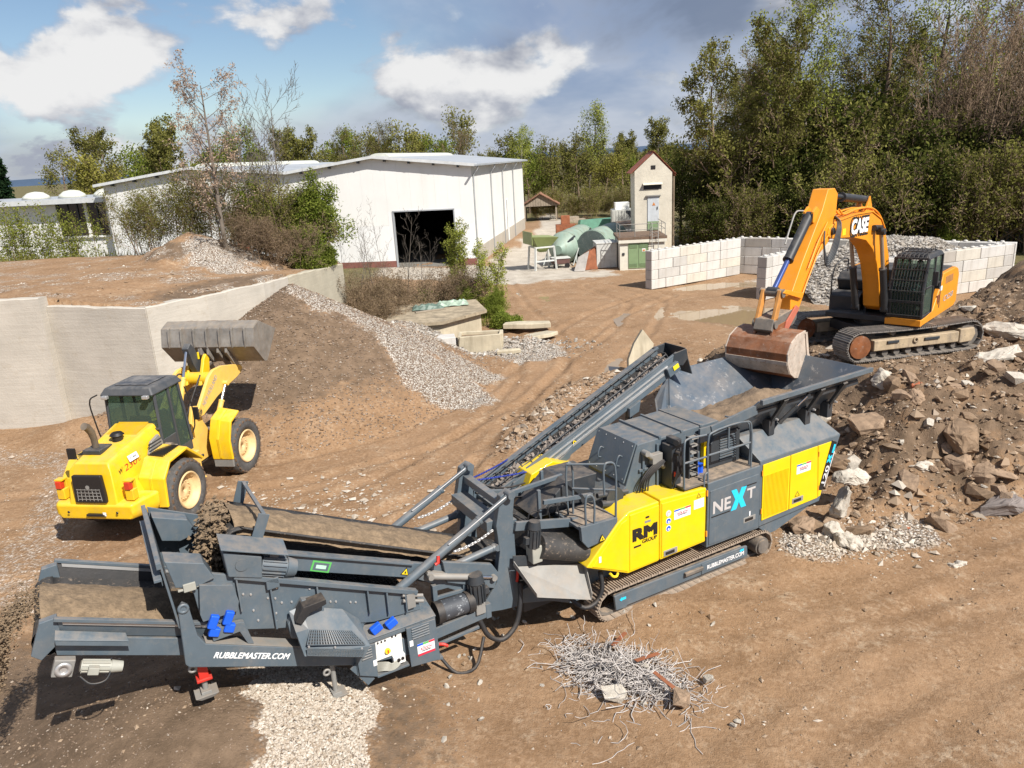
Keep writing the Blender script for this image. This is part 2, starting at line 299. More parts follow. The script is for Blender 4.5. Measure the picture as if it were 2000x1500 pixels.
def zone(x, y):
    n = fbm(x*.8, y*.8, 4); n2 = fbm(x*2.5+5, y*2.5, 3)
    grav = np.zeros_like(x)
    s = lambda d, w, k=1.0: np.clip(k*sst(w, w*.35, d+(n-.5)*w*1.2), 0, 1)
    grav = np.maximum(grav, s(segd(x, y, [(-3.5, 10.5), (-3.3, 8.4), (-3.2, 6)]), 1.25))                 # strip of pale chips in front
    grav = np.maximum(grav, s(segd(x, y, [(-8.4, 31.0), (-5.2, 29.3), (-2.4, 27.0)]), 2.1))               # pale ridge of the gravel heap
    grav = np.maximum(grav, s(segd(x, y, [(-7.2, 34), (-4.5, 31.5), (-1.8, 29)]), 1.6, .9))
    grav = np.maximum(grav, s(segd(x, y, [(-6, 35), (-3, 33.6), (0, 33.4), (1, 32.6)]), 1.7))
    grav = np.maximum(grav, s(segd(x, y, [(-18, 23.5), (-13.5, 22), (-12, 18), (-11, 14)]), 1.3, .42))
    grav = np.maximum(grav, s(segd(x, y, [(6.0, 14.6), (7.4, 14.7), (8.6, 14.9)]), .8, .7))
    grav = np.maximum(grav, s(segd(x, y, [(0, 20.8), (1.2, 24), (3, 27)]), .7, .40))
    grav = np.maximum(grav, inside(x, y, PLAT)*(.16+.3*sst(.5, .62, n)))
    grav = np.maximum(grav, s(np.hypot(x+13.6, y-36.6), 2.6, .9))
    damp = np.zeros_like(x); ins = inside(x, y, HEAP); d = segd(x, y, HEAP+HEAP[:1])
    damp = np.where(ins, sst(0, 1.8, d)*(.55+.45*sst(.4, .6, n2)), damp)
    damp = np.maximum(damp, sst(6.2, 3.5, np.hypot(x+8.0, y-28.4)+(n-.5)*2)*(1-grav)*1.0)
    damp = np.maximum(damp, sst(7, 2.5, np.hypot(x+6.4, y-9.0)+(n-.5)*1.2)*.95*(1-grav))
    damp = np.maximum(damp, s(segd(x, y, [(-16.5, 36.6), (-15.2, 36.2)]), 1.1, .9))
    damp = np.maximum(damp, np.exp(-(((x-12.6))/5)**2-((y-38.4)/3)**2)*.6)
    conc = inside(x, y, APRON)*1.0; conc = conc*sst(.0, 2.2, segd(x, y, APRON+APRON[:1])+(n-.5)*3)
    conc = np.maximum(conc, .8*np.exp(-((x-17.6)/2.6)**4-((y-47.3)/2.2)**4))
    grass = np.maximum(sst(98, 110, y+(n-.5)*20)*(1-conc), np.maximum(sst(60, 64, y+(n-.5)*8)*sst(11, 13, x), sst(44, 48, y+(n-.5)*6)*sst(-9, -12, x)))
    grass = np.maximum(grass, sst(51, 55, y+x*.55-8+(n-.5)*4)*sst(16, 18, x))
    return np.stack([grav, damp, conc, grass], -1)
gm = bpy.data.materials.new('yard_dirt'); gm.use_nodes = True
def ground_material(m):
    t = m.node_tree; n = t.nodes; L = t.links; b = n['Principled BSDF']; b.inputs['Roughness'].default_value = .93; b.inputs['Specular IOR Level'].default_value = .2
    at = n.new('ShaderNodeVertexColor'); at.layer_name = 'zone'; sp = n.new('ShaderNodeSeparateColor'); L.new(at.outputs[0], sp.inputs[0])
    tcn = n.new('ShaderNodeTexCoord'); oc = tcn.outputs['Object']
    def noise(sc, det=6, rg=.6, w=0): q = n.new('ShaderNodeTexNoise'); L.new(oc, q.inputs[0]); q.inputs['Scale'].default_value = sc; q.inputs['Detail'].default_value = det; q.inputs['Roughness'].default_value = rg; q.inputs['Distortion'].default_value = w; return q.outputs[0]
    def rng(v, a, bb, c=0., d=1.): q = n.new('ShaderNodeMapRange'); L.new(v, q.inputs[0]); [setattr(q.inputs[i+1], 'default_value', z) for i, z in enumerate((a, bb, c, d))]; return q.outputs[0]
    def mix(f, a, c):
        q = n.new('ShaderNodeMix'); q.data_type = 'RGBA'; L.new(f, q.inputs[0])
        for i, v in ((6, a), (7, c)):
            if isinstance(v, tuple): q.inputs[i].default_value = v
            else: L.new(v, q.inputs[i])
        return q.outputs[2]
    def mth(op, a, c):
        q = n.new('ShaderNodeMath'); q.operation = op; L.new(a, q.inputs[0])
        if isinstance(c, (int, float)): q.inputs[1].default_value = c
        else: L.new(c, q.inputs[1])
        return q.outputs[0]
    def vor(sc, k=0): q = n.new('ShaderNodeTexVoronoi'); L.new(oc, q.inputs[0]); q.inputs['Scale'].default_value = sc; return q.outputs[k]
    dirt = mix(rng(noise(.45, 7), .35, .65), (.222, .132, .070, 1), (.345, .216, .124, 1))
    dirt = mix(rng(noise(3.2, 8, .68), .38, .66), dirt, mix(rng(noise(11, 4), .4, .6), (.232, .138, .074, 1), (.37, .243, .148, 1)))
    dirt = mix(mth('MULTIPLY', rng(noise(1.1, 8, .7, .4), .52, .64), rng(noise(7.5, 5, .7), .45, .62)), dirt, (.44, .325, .22, 1))
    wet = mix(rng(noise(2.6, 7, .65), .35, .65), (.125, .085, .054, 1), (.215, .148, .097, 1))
    cell = n.new('ShaderNodeTexVoronoi'); L.new(oc, cell.inputs[0]); cell.inputs['Scale'].default_value = 17
    sepc = n.new('ShaderNodeSeparateColor'); L.new(cell.outputs['Color'], sepc.inputs[0])
    stones = mix(rng(sepc.outputs[0], 0, 1), (.42, .37, .31, 1), (.76, .72, .66, 1))
    stones = mix(rng(cell.outputs['Distance'], .3, .62), stones, (.20, .15, .11, 1))
    concr = mix(rng(noise(.8, 7, .7), .35, .65), (.37, .32, .26, 1), (.50, .45, .38, 1))
    gras = mix(rng(noise(1.3, 6), .35, .65), (.085, .085, .03, 1), (.19, .15, .075, 1))
    brk = rng(noise(5.5, 6, .7), .3, .7, -.28, .28)
    def lay(ch, c, base): return mix(rng(mth('ADD', ch, brk), .32, .68), base, c)
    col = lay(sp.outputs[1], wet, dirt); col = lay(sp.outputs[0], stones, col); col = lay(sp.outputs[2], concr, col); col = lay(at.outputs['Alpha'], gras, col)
    L.new(col, b.inputs['Base Color'])
    hh = mth('ADD', mth('MULTIPLY', noise(9, 9, .72), .9), mth('MULTIPLY', noise(38, 5, .7), .45))
    hg = mth('MULTIPLY', mth('SUBTRACT', cell.outputs['Distance'], .4), -1.6)
    hm = n.new('ShaderNodeMix'); hm.data_type = 'FLOAT'; L.new(sp.outputs[0], hm.inputs[0]); L.new(hh, hm.inputs[2]); L.new(mth('ADD', hg, mth('MULTIPLY', hh, .3)), hm.inputs[3])
    bp = n.new('ShaderNodeBump'); bp.inputs['Strength'].default_value = .8; bp.inputs['Distance'].default_value = .06; L.new(hm.outputs[0], bp.inputs['Height']); L.new(bp.outputs[0], b.inputs['Normal'])
ground_material(gm)
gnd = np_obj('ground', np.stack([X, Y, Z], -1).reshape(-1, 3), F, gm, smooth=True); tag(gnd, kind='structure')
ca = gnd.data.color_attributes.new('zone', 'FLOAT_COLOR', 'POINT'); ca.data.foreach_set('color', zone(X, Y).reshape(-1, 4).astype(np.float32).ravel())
def gz(x, y): return float(ground_z(np.array([float(x)]), np.array([float(y)]))[0])
# rain water
wm = bpy.data.materials.new('puddle_water'); wm.use_nodes = True
b_ = wm.node_tree.nodes['Principled BSDF']; b_.inputs['Base Color'].default_value = (.30, .215, .125, 1); b_.inputs['Roughness'].default_value = .03; b_.inputs['Specular IOR Level'].default_value = .5
for nm, (x0, x1, y0, y1, z) in {'puddle': (5.5, 18, 34.2, 42.6, -.075), 'bay_puddle': (10, 18, 45.2, 50, -.085), 'track_puddle': (2.6, 5.6, 28.8, 32.6, -.07), 'road_puddle': (.6, 4.2, 43.6, 49.2, -.075)}.items():
    tag(MB().add([(x0, y0, z), (x1, y0, z), (x1, y1, z), (x0, y1, z)], [(0, 1, 2, 3)]).build(nm, wm, recalc=False), kind='structure')
# far hills
HM = mat('hazed_hill', (.045, .075, .125), .95, var=.2, scale=.004)  # blue of the hazy distance painted into the hill colour
hx = np.arange(-3600, 3600, 60.); hv = []; 
for x in hx: h = 8+40*float(fbm(np.array([x/900.+3]), np.array([.5]), 4)[0]); hv += [(x, 4300, -5), (x, 4360, h), (x, 4900, h*1.25), (x, 5100, -5)]
tag(np_obj('hills', hv, [(4*i+k, 4*i+4+k, 4*i+5+k, 4*i+1+k) for i in range(len(hx)-1) for k in range(3)], HM, smooth=True), kind='structure')
# ---------------------------------------------------------------- shared materials
GREY = mat('machine_grey', (.088, .117, .142), .42, var=.10, dust=.42, wear=.16, wearcol=(.24, .22, .19, 1), coat=.1, streak=.14)
GREYD = mat('dark_steel', (.030, .036, .043), .5, var=.15, dust=.35)
YEL = mat('crusher_yellow', (.78, .54, .004), .38, var=.05, dust=.35, dustcol=(.45, .33, .16, 1), coat=.2)
BLK = mat('black_rubber', (.018, .018, .020), .6, var=.2, dust=.25, bump=.2)
DIRTY = mat('dusty_steel', (.13, .115, .10), .7, var=.3, dust=.9, scale=4, bump=.3)
SHOE = mat('track_steel', (.36, .29, .225), .65, metal=.1, var=.35, scale=6, dust=.8, dustcol=(.40, .30, .22, 1), bump=.4)
STEEL = mat('bright_steel', (.55, .55, .55), .35, metal=.6, var=.1, dust=.3)
GALV = mat('galvanised_sheet', (.27, .265, .25), .55, metal=.2, var=.15, dust=.5, wear=.3)
WHT = mat('white_panel', (.78, .78, .75), .45, var=.04, dust=.12)
RED = mat('red_paint', (.55, .03, .02), .45, dust=.2)
BLUEP = mat('blue_plastic', (.01, .10, .62), .4, var=.05)
CYAN = mat('cyan_print', (.02, .55, .80), .5, var=.02)
PRW = mat('white_print', (.80, .80, .80), .5, var=.03)
PRG = mat('grey_print', (.48, .46, .45), .5, var=.03)
PRK = mat('black_print', (.015, .013, .013), .5, var=.05)
PRR = mat('red_print', (.60, .03, .06), .5, var=.03)
PRGN = mat('green_print', (.10, .42, .10), .5, var=.03)
PRY = mat('yellow_print', (.85, .62, .02), .5, var=.03)
CHROME = mat('chrome_rod', (.70, .70, .72), .12, metal=1, var=.02)
MOTG = mat('motor_grey', (.33, .33, .29), .55, var=.1, dust=.4)
SOILM = mat('conveyed_fines', (.22, .155, .095), .95, var=.35, scale=9, bump=1.0, bscale=28, fine=.4)
BELT = mat('worn_belt', (.045, .042, .040), .7, var=.3, scale=5, wear=.7, wearcol=(.26, .2, .15, 1), bump=.2)
MESHM = mat('hole_black', (.008, .008, .009), .6, var=.2)  # solid backing sheet, the shade inside the mesh holes painted as black
GLASS = bpy.data.materials.new('tinted_glass'); GLASS.use_nodes = True
_b = GLASS.node_tree.nodes['Principled BSDF']; _b.inputs['Base Color'].default_value = (.30, .42, .34, 1); _b.inputs['Roughness'].default_value = .03; _b.inputs['Transmission Weight'].default_value = .85; _b.inputs['IOR'].default_value = 1.06; _b.inputs['Specular IOR Level'].default_value = .8
MATS['tinted_glass'] = GLASS
X1, Y1, Z1 = Vector((1, 0, 0)), Vector((0, 1, 0)), Vector((0, 0, 1))
def bolts(mb, pts, n, r=.018, t=.014):
    n = Vector(n)
    for p in pts: p = Vector(p); mb.tube(p-n*.002, p+n*t, r, 6, r*.7)
def motor(root, p, d, up, L=.42, r=.13, mt=None, name='motor', fins=12):
    mt = mt or GREY; p = Vector(p); d = Vector(d).normalized(); up = Vector(up).normalized(); w = d.cross(up)
    o = MB().tube(p, p+d*L*.72, r*.86, 16).build(name, mt, root, .006)
    MB().tube(p+d*L*.72, p+d*L, r, 16, r*.82).build('fan_cover', mt, o, .01)
    f = MB()
    for i in range(fins):
        a = 2*math.pi*i/fins; q = math.cos(a)*up+math.sin(a)*w; f.bar(p+q*r*.92+d*.03*L, p+q*r*.92+d*.68*L, .012, r*.24, q)
    f.build('cooling_fins', mt, o)
    MB().obox(p+up*r*1.15+d*L*.3, (.13, .10, .09), Matrix((d, w, up)).transposed()).build('terminal_box', mt, o, .008)
    return o
def ram(root, p0, p1, r=.055, frac=.55, name='hydraulic_cylinder', m=None, rod=None, pin=True):
    p0 = Vector(p0); p1 = Vector(p1); q = p0.lerp(p1, frac); o = MB().tube(p0, q, r, 14).tube(q, q+(p1-p0).normalized()*.05, r*1.12, 14).build(name, m or GREY, root, .004)
    MB().tube(q, p1, r*.55, 12).build('piston_rod', rod or CHROME, o)
    if pin:
        d = (p1-p0).normalized(); s = d.cross(Z1).normalized() if abs(d.z) < .95 else X1
        for p in (p0, p1): MB().tube(p-s*r*1.1, p+s*r*1.1, r*.95, 12).build('end_eye', m or GREY, o)
    return o
def sticker(root, p, w, h, xd=X1, yd=Z1, nd=None, m=None, name='sticker', t=.005):
    xd = Vector(xd).normalized(); yd = Vector(yd).normalized(); nd = xd.cross(yd); p = Vector(p)
    return MB().plate([p, p+xd*w, p+xd*w+yd*h, p+yd*h], nd*t).build(name, m or WHT, root)
def kolsch(root, p, w, h, xd=X1, yd=Z1, redbar=False):
    xd = Vector(xd); yd = Vector(yd); nd = xd.cross(yd); p = Vector(p); s = sticker(root, p, w, h, xd, yd, m=PRW)
    for i, c in enumerate((BLUEP, PRGN, PRR)): sticker(s, p+xd*(w*i/3)+yd*h*.84+nd*.004, w/3, h*.16, xd, yd, m=c, name='colour_band', t=.004)
    text('KÖLSCH', PRR, s, p+xd*w*.2+yd*h*.42+nd*.004, xd, yd, width=w*.6, height=h*.30, bold=.02)
    sticker(s, p+xd*w*.24+yd*h*.3+nd*.004, w*.52, h*.06, xd, yd, m=PRK, name='print_line', t=.004)
    if redbar: sticker(s, p+nd*.004, w, h*.18, xd, yd, m=PRR, name='colour_band', t=.004)
def tri_sign(root, p, s, xd=X1, yd=Z1):
    xd = Vector(xd); yd = Vector(yd); nd = xd.cross(yd); p = Vector(p)
    o = MB().plate([p, p+xd*s, p+xd*s*.5+yd*s*.9], nd*.005).build('warning_sign', PRK, root)
    q = p+xd*s*.13+yd*s*.08+nd*.003; MB().plate([q, q+xd*s*.74, q+xd*s*.37+yd*s*.66], nd*.005).build('warning_face', PRY, o)
    q = p+xd*s*.36+yd*s*.2+nd*.006; MB().plate([q, q+xd*s*.28, q+xd*s*.14+yd*s*.3], nd*.005).build('warning_symbol', PRK, o)
def chain(root, p0, p1, n, m, name='chain', r=.012, sag=.05):
    p0 = Vector(p0); p1 = Vector(p1); mb = MB(); L = (p1-p0).length/n*.72
    for i in range(n):
        t = (i+.5)/n; c = p0.lerp(p1, t)-Z1*sag*4*t*(1-t); d = (p1-p0).normalized(); s = d.cross(Z1).normalized() if i % 2 else d.cross(d.cross(Z1)).normalized()
        mb.path([c+d*L*a+s*L*.42*b for a, b in ((-.75, 0), (-.45, .8), (.45, .8), (.75, 0), (.45, -.8), (-.45, -.8))], r, 5, True)
    return mb.build(name, m, root)
def track_loop(xa, xb, zc, r, sag=0.0, rb=None):
    rb = rb or r; pts = []
    L = xb-xa; n = 24
    per = 2*L+math.pi*(r+rb); step = per/400; out = []
    for i in range(13): a = math.pi/2+math.pi*i/12; out.append((xa+r*math.cos(a), zc+r*math.sin(a)))
    out += [(xa+L*i/8, zc-r-(rb-r)*0*i/8) for i in range(1, 8)]
    for i in range(13): a = -math.pi/2+math.pi*i/12; out.append((xb+rb*math.cos(a), zc-r+rb+rb*math.sin(a)))
    out += [(xb-L*i/8, zc+r+(2*rb-2*r)*(1-i/8)-sag*math.sin(math.pi*i/8)) for i in range(1, 8)]
    return out
def resample(poly, n):
    P = np.array(poly+poly[:1]); d = np.hypot(*np.diff(P, axis=0).T); s = np.concatenate([[0], np.cumsum(d)]); u = np.arange(n)*s[-1]/n
    x = np.interp(u, s, P[:, 0]); z = np.interp(u, s, P[:, 1]); u2 = (u+.01) % s[-1]; return [(a, b, math.atan2(np.interp(v, s, P[:, 1])-b, np.interp(v, s, P[:, 0])-a)) for a, b, v in zip(x, z, u2)]
def make_track(root, y0, y1, loop, n, m=SHOE, shoes=True):
    w = y1-y0; pl = resample(loop, n); inn = [(x, z) for x, z, a in pl]; cx_ = np.mean([p[0] for p in inn]); cz_ = np.mean([p[1] for p in inn])
    ch = MB(); k = len(pl); vs = []
    for x, z, a in pl:
        nx_, nz_ = math.sin(a), -math.cos(a); vs += [(x-nx_*.01, y0+w*.3, z-nz_*.01), (x-nx_*.01, y1-w*.3, z-nz_*.01), (x-nx_*.075, y1-w*.3, z-nz_*.075), (x-nx_*.075, y0+w*.3, z-nz_*.075)]
    ch.add(vs, [(4*i+j, 4*i+(j+1) % 4, 4*((i+1) % k)+(j+1) % 4, 4*((i+1) % k)+j) for i in range(k) for j in range(4)])
    tr = ch.build('track', DIRTY, root)
    per = sum(math.dist(inn[i], inn[i-1]) for i in range(k)); pt = per/k
    s = MB().box(-pt*.47, pt*.47, -w/2, w/2, -.012, .012)
    for q in (-.34, 0, .34): s.box(q*pt-.012, q*pt+.012, -w/2+.01, w/2-.01, -.042, -.010)
    me = s.mesh('track_shoe', m)
    if shoes:
        for x, z, a in pl: inst('track_shoe', me, tr, (x, (y0+y1)/2, z), (0, -a, 0))
    else:
        j = MB()
        for x, z, a in pl: j.obox((x, (y0+y1)/2, z), (pt*.9, w, .03), Matrix.Rotation(-a, 3, 'Y'))
        tag(j.build('track_shoes', m, root), kind='stuff')
    return tr
def lin(x, x0, z0, x1, z1): return z0+(z1-z0)*(x-x0)/(x1-x0)

# ---------------------------------------------------------------- crusher
CR = thing('mobile_crusher', 'grey and yellow tracked crusher with attached screen and conveyors in the foreground', 'crusher', (1.517, 12.231, 0), R(29.18))
def cp(name, mb, m=GREY, bv=.008, par=None): return mb.build(name, m, par or CR, bv)
loop = track_loop(.14, 4.08, .315, .285)
make_track(CR, .02, .46, loop, 56); make_track(CR, 2.06, 2.5, loop, 56, shoes=False)
for y0, y1, near in ((.07, .13, 1), (2.38, 2.44, 0)):
    fr = cp('track_frame', MB().prism([(.24, .44), (.28, .13), (.5, .12), (.55, .15), (3.35, .15), (3.45, .16), (3.72, .16), (3.70, .40), (3.5, .42), (.34, .45)], 'y', y0, y1), GREY, .015)
    cp('frame_top', MB().box(.3, 3.6, .13 if near else 2.1, .40 if near else 2.38, .34, .41), DIRTY, .02, fr)
    if near:
        cp('frame_plate', MB().prism([(2.42, .40), (2.42, .17), (3.62, .17), (3.6, .38)], 'y', .055, .069), GREY, .006, fr)
        cp('step', MB().box(1.95, 2.42, .0, .069, .30, .37), DIRTY, .01, fr)
        text('RUBBLEMASTER.COM', PRW, fr, (2.56, .055, .245), X1, Z1, width=1.02, height=.09, bold=.04)
        a = Vector((.36, .069, .33)); MB().plate([a, a+Vector((.05, 0, -.04)), a+Vector((.05, 0, -.02)), a+Vector((.15, 0, -.02)), a+Vector((.15, 0, .03)), a+Vector((.05, 0, .03)), a+Vector((.05, 0, .05))], (0, -.005, 0)).build('arrow_mark', CYAN, fr)
        a = Vector((3.46, .054, .36)); MB().plate([a, a+Vector((.04, 0, -.035)), a+Vector((.04, 0, -.015)), a+Vector((.12, 0, -.015)), a+Vector((.12, 0, .03)), a+Vector((.04, 0, .03)), a+Vector((.04, 0, .045))], (0, -.005, 0)).build('arrow_mark', CYAN, fr)
    ym = .0 if near else 2.0
    cp('travel_drive', MB().tube((4.06, ym, .315), (4.06, ym+.5, .315), .19, 20).tube((4.06, ym-.04, .315), (4.06, ym, .315), .15, 20), DIRTY, .01)
    rl = MB()
    for i in range(7): rl.tube((.6+i*.48, y0+.08, .15), (.6+i*.48, y0+.34 if near else y0-.2, .15), .10, 12)
    cp('rollers', rl, DIRTY, 0)
cp('chassis', MB().box(-1.4, 5.4, .62, 1.9, .42, .98).box(.5, 4.1, .4, 2.1, .55, .80), GREYD, .02)
cp('front_beam', MB().prism([(-1.75, .95), (-1.5, .72), (-.9, .55), (-.44, .33), (.18, .34), (.6, .62), (.3, .98), (-.7, 1.1)], 'y', .5, .58), GREY, .01)
cp('front_beam', MB().prism([(-1.75, .95), (-1.5, .72), (-.9, .55), (-.44, .33), (.18, .34), (.6, .62), (.3, .98), (-.7, 1.1)], 'y', 1.92, 2.0), GREY, .01)
# near side panels
p = cp('engine_cover', MB().prism([(-.42, 1.30), (.52, .87), (1.262, .89), (1.262, 2.14), (.55, 2.13), (.30, 1.98)], 'y', 0, .62), YEL, .03)
cp('cover_door', MB().prism([(.545, .92), (1.245, .93), (1.245, 2.07), (.56, 2.06)], 'y', -.014, .01), YEL, .008, p)
cp('cover_door', MB().prism([(-.30, 1.29), (.50, .93), (.50, 2.0), (.36, 1.95)], 'y', -.014, .01), YEL, .008, p)
text('RM', PRK, p, (.635, -.014, 1.515), X1, Z1, width=.54, height=.22, bold=.09)
text('GROUP', PRK, p, (.84, -.014, 1.405), X1, Z1, width=.345, height=.075, bold=.04)
sticker(p, (.64, -.014, 1.365), .17, .035, m=PRK, name='print_line')
cp('handle', MB().box(.92, 1.0, -.03, -.01, 1.90, 1.93), PRK, .004, p); sticker(p, (.9, -.014, 1.80), .14, .045, m=GALV)
sticker(p, (-.16, -.02, 1.33), .05, .12, m=PRW); cp('tow_hook', MB().path([(.12, .03, 1.0), (.18, .02, .92), (.26, .02, .9), (.3, .03, .96)], .025, 6), PRY, 0, p)
q = cp('tank_cover', MB().prism([(1.275, .90), (2.44, .93), (2.44, 2.10), (1.275, 2.17)], 'y', -.005, .62), YEL, .03)
cp('cover_door', MB().prism([(1.31, .95), (2.40, .98), (2.40, 2.03), (1.31, 2.08)], 'y', -.02, .0), YEL, .008, q)
kolsch(q, (1.605, -.02, 1.66), .41, .2); sticker(q, (2.1, -.02, 1.73), .26, .19, m=PRW)
MB().path([(2.17, -.024, 1.955), (2.27, -.024, 1.955), (2.22, -.024, 2.05)], .006, 4, True).build('warning_outline', PRK, q)
for z in (1.53, 1.685, 1.84):
    d = MB().tube((1.465, -.02, z), (1.465, -.026, z), .062, 20).build('safety_pictogram', PRW, q); MB().tube((1.465, -.026, z), (1.465, -.029, z), .05, 20).build('pictogram_field', BLUEP if z < 1.8 else PRG, d); MB().tube((1.465, -.029, z-.015), (1.465, -.031, z-.015), .022, 10).build('pictogram_figure', PRW, d)
def lock(root, x, z):
    l = cp('door_latch', MB().box(x, x+.34, -.032, -.012, z, z+.12), GALV, .006, root); cp('latch_handle', MB().box(x+.04, x+.26, -.045, -.03, z+.03, z+.09), PRK, .006, l)
lock(q, 1.35, .96)
hg = MB()
for z in (1.05, 1.92): hg.box(2.425, 2.455, -.035, -.01, z, z+.12)
cp('hinge', hg, mat('orange_hinge', (.75, .28, .02), .5), .003, q)
g = cp('side_panel', MB().prism([(2.46, .79), (3.92, .78), (3.90, 2.19), (2.47, 2.17)], 'y', -.012, .62), GREY, .014)
cp('cover_door', MB().prism([(2.51, .84), (3.86, .83), (3.85, 2.02), (2.52, 2.0)], 'y', -.028, -.004), GREY, .008, g)
text('NE', PRG, g, (2.60, -.03, 1.50), X1, Z1, width=.46, height=.25, bold=.04)
text('T', PRG, g, (3.52, -.03, 1.56), X1, Z1, width=.22, height=.22, bold=.04)
def xmark(root, p, w, h, m, xd=X1, yd=Z1):
    p = Vector(p); xd = Vector(xd); yd = Vector(yd); nd = xd.cross(yd); o = None
    for pts in (((0, 1), (.34, 1), (.60, .5), (.34, 0), (0, 0), (.27, .5)), ((1, 1), (.66, 1), (.42, .52), (.66, 0), (1, 0), (.75, .5))):
        MB().plate([p+xd*w*a+yd*h*b for a, b in pts], nd*(.006 if pts[0][0] == 0 else .008)).build('lettering', m, root)
xmark(g, (3.08, -.028, 1.42), .42, .44, CYAN)
sticker(g, (2.56, -.029, 1.42), .50, .022, m=PRK, name='print_line'); sticker(g, (3.42, -.029, 1.845), .36, .022, m=PRK, name='print_line')
lock(g, 3.45, 1.03); sticker(g, (3.60, -.03, 1.16), .035, .10, m=PRW)
# rear body
rb = cp('engine_housing', MB().prism([(3.93, .80), (5.78, .86), (6.34, 2.29), (3.90, 2.26)], 'y', .0, .7), GREY, .012)
cp('housing_keel', MB().prism([(3.93, .80), (4.26, .50), (4.5, .50), (5.78, .86)], 'y', .06, .7), GREY, .01, rb)
cp('housing_roof', MB().loft([(3.90, 0, 2.262), (6.34, 0, 2.292), (6.34, 2.5, 2.292), (3.90, 2.5, 2.262)], [(3.72, .44, 2.70), (6.02, .44, 2.72), (6.02, 2.06, 2.72), (3.72, 2.06, 2.70)]), GREY, .012, rb)
cp('far_housing', MB().prism([(-.3, 1.3), (.5, .87), (5.78, .86), (6.34, 2.28), (3.9, 2.25), (2.6, 2.15), (.6, 2.1)], 'y', 1.9, 2.5), GREY, .012, rb)
y1_ = cp('louvre_door', MB().prism([(3.985, .93), (4.79, .95), (4.765, 2.19), (3.965, 2.18)], 'y', -.022, .002), YEL, .01, rb)
lv = MB(); 
for i in range(19): x = 4.03+i*.038; lv.prism([(x, .99), (x+.022, .99), (x+.022-.012, 1.93), (x-.012, 1.93)], 'y', -.032, -.02)
cp('louvre_slats', lv, YEL, 0, y1_)
y2_ = cp('rear_door', MB().prism([(4.805, .95), (5.70, .97), (5.60, 2.20), (4.78, 2.19)], 'y', -.022, .002), YEL, .01, rb)
y3_ = cp('corner_panel', MB().prism([(5.712, .98), (5.79, 1.0), (6.12, 2.2), (5.615, 2.2)], 'y', -.022, .002), YEL, .01, rb)
kolsch(y2_, (4.97, -.022, 1.71), .43, .21); lock(y2_, 4.88, 1.05)
MB().path([(4.96, -.028, 1.2), (5.1, -.028, 1.2), (5.03, -.028, 1.31)], .006, 4, True).build('warning_outline', PRK, y2_)
sd = Vector((.30, 0, .86)).normalized(); sn = Vector((sd.z, 0, -sd.x))
bk = MB().plate([Vector((5.70, -.024, 1.16)), Vector((5.83, -.024, 1.12)), Vector((6.20, -.024, 2.15)), Vector((6.04, -.024, 2.23))], (0, -.006, 0)).build('model_plate', PRK, y3_)
text('120', PRW, bk, Vector((5.865, -.03, 1.27)), sd, -sn, width=.40, height=.10, bold=.02); xmark(bk, Vector((6.01, -.03, 1.70)), .2, .12, CYAN, sd, -sn)
text('I', CYAN, bk, Vector((6.11, -.03, 1.95)), sd, -sn, width=.14, height=.06, bold=.03)
sticker(bk, Vector((5.88, -.031, 1.2)), .8, .018, sd, -sn, m=PRW, name='print_line')
hg = MB()
for x, z in ((3.955, 1.1), (3.945, 1.95), (5.69, 1.15), (5.64, 1.95)): hg.box(x-.012, x+.018, -.034, -.015, z, z+.11)
cp('hinge', hg, mat('orange_hinge', (.75, .28, .02), .5), .003, rb)
# crusher house
hd_ = cp('crusher_house', MB().prism([(.95, 2.30), (1.24, 3.08), (3.3, 3.12), (3.6, 2.6), (3.6, 1.2), (.5, 1.2), (.5, 1.9)], 'y', .60, 1.82), GREY, .015)
cp('hood_plate', MB().plate([(.93, .62, 2.36), (1.235, .62, 3.10), (1.235, 1.80, 3.10), (.93, 1.80, 2.36)], (-.03, 0, .012)), GREY, .006, hd_)
hb = MB(); n_ = (-.93, 0, .37)
bolts(hb, [(.90+.30*t*1.0+.01, y, 2.37+.73*t) for t in (.08, .92) for y in (.68, .95, 1.21, 1.5, 1.74)], n_); cp('bolts', hb, STEEL, 0, hd_)
for y in (.86, 1.45): cp('grab_handle', MB().path([(1.0, y, 2.62), (.93, y, 2.66), (1.0, y, 2.84), (1.07, y, 2.80)], .014, 6), GREY, 0, hd_)
tp = MB(); 
for x in (1.75, 2.3, 2.8): tp.box(x, x+.05, .58, 1.84, 3.085, 3.135)
cp('roof_seam', tp, GREY, .005, hd_)
sv = MB()
for x0_, z0_, x1_, z1_ in ((1.35, 2.0, 1.35, 2.95), (1.7, 2.0, 1.7, 3.0), (2.1, 2.0, 2.1, 3.0), (1.25, 2.55, 2.3, 2.55)): sv.bar((x0_, .575, z0_), (x1_, .575, z1_), .05, .04, (0, 1, 0))
cp('stiffener', sv, GREY, .004, hd_)
ram(CR, (1.35, .50, 2.92), (2.05, .50, 2.35), .06, .6, m=GALV); cp('valve_plate', MB().box(1.48, 1.72, .44, .56, 2.66, 2.86), GALV, .01, hd_)
hs = MB()
for k in range(5): hs.path([(1.15+.05*k, .52-.02*k, 2.15), (1.2+.05*k, .45, 2.4), (1.45+.04*k, .46-.02*k, 2.62), (1.75+.03*k, .44, 2.7), (2.0, .4, 2.5+.05*k)], .016, 5)
cp('hoses', hs, BLK, 0)
cp('bearing_block', MB().tube((.62, .5, 2.2), (.62, .62, 2.2), .2, 16).tube((.3, .52, 2.15), (.95, .52, 2.02), .07, 10).tube((.25, .56, 2.32), (.95, .56, 2.22), .05, 10), GREYD, .006)
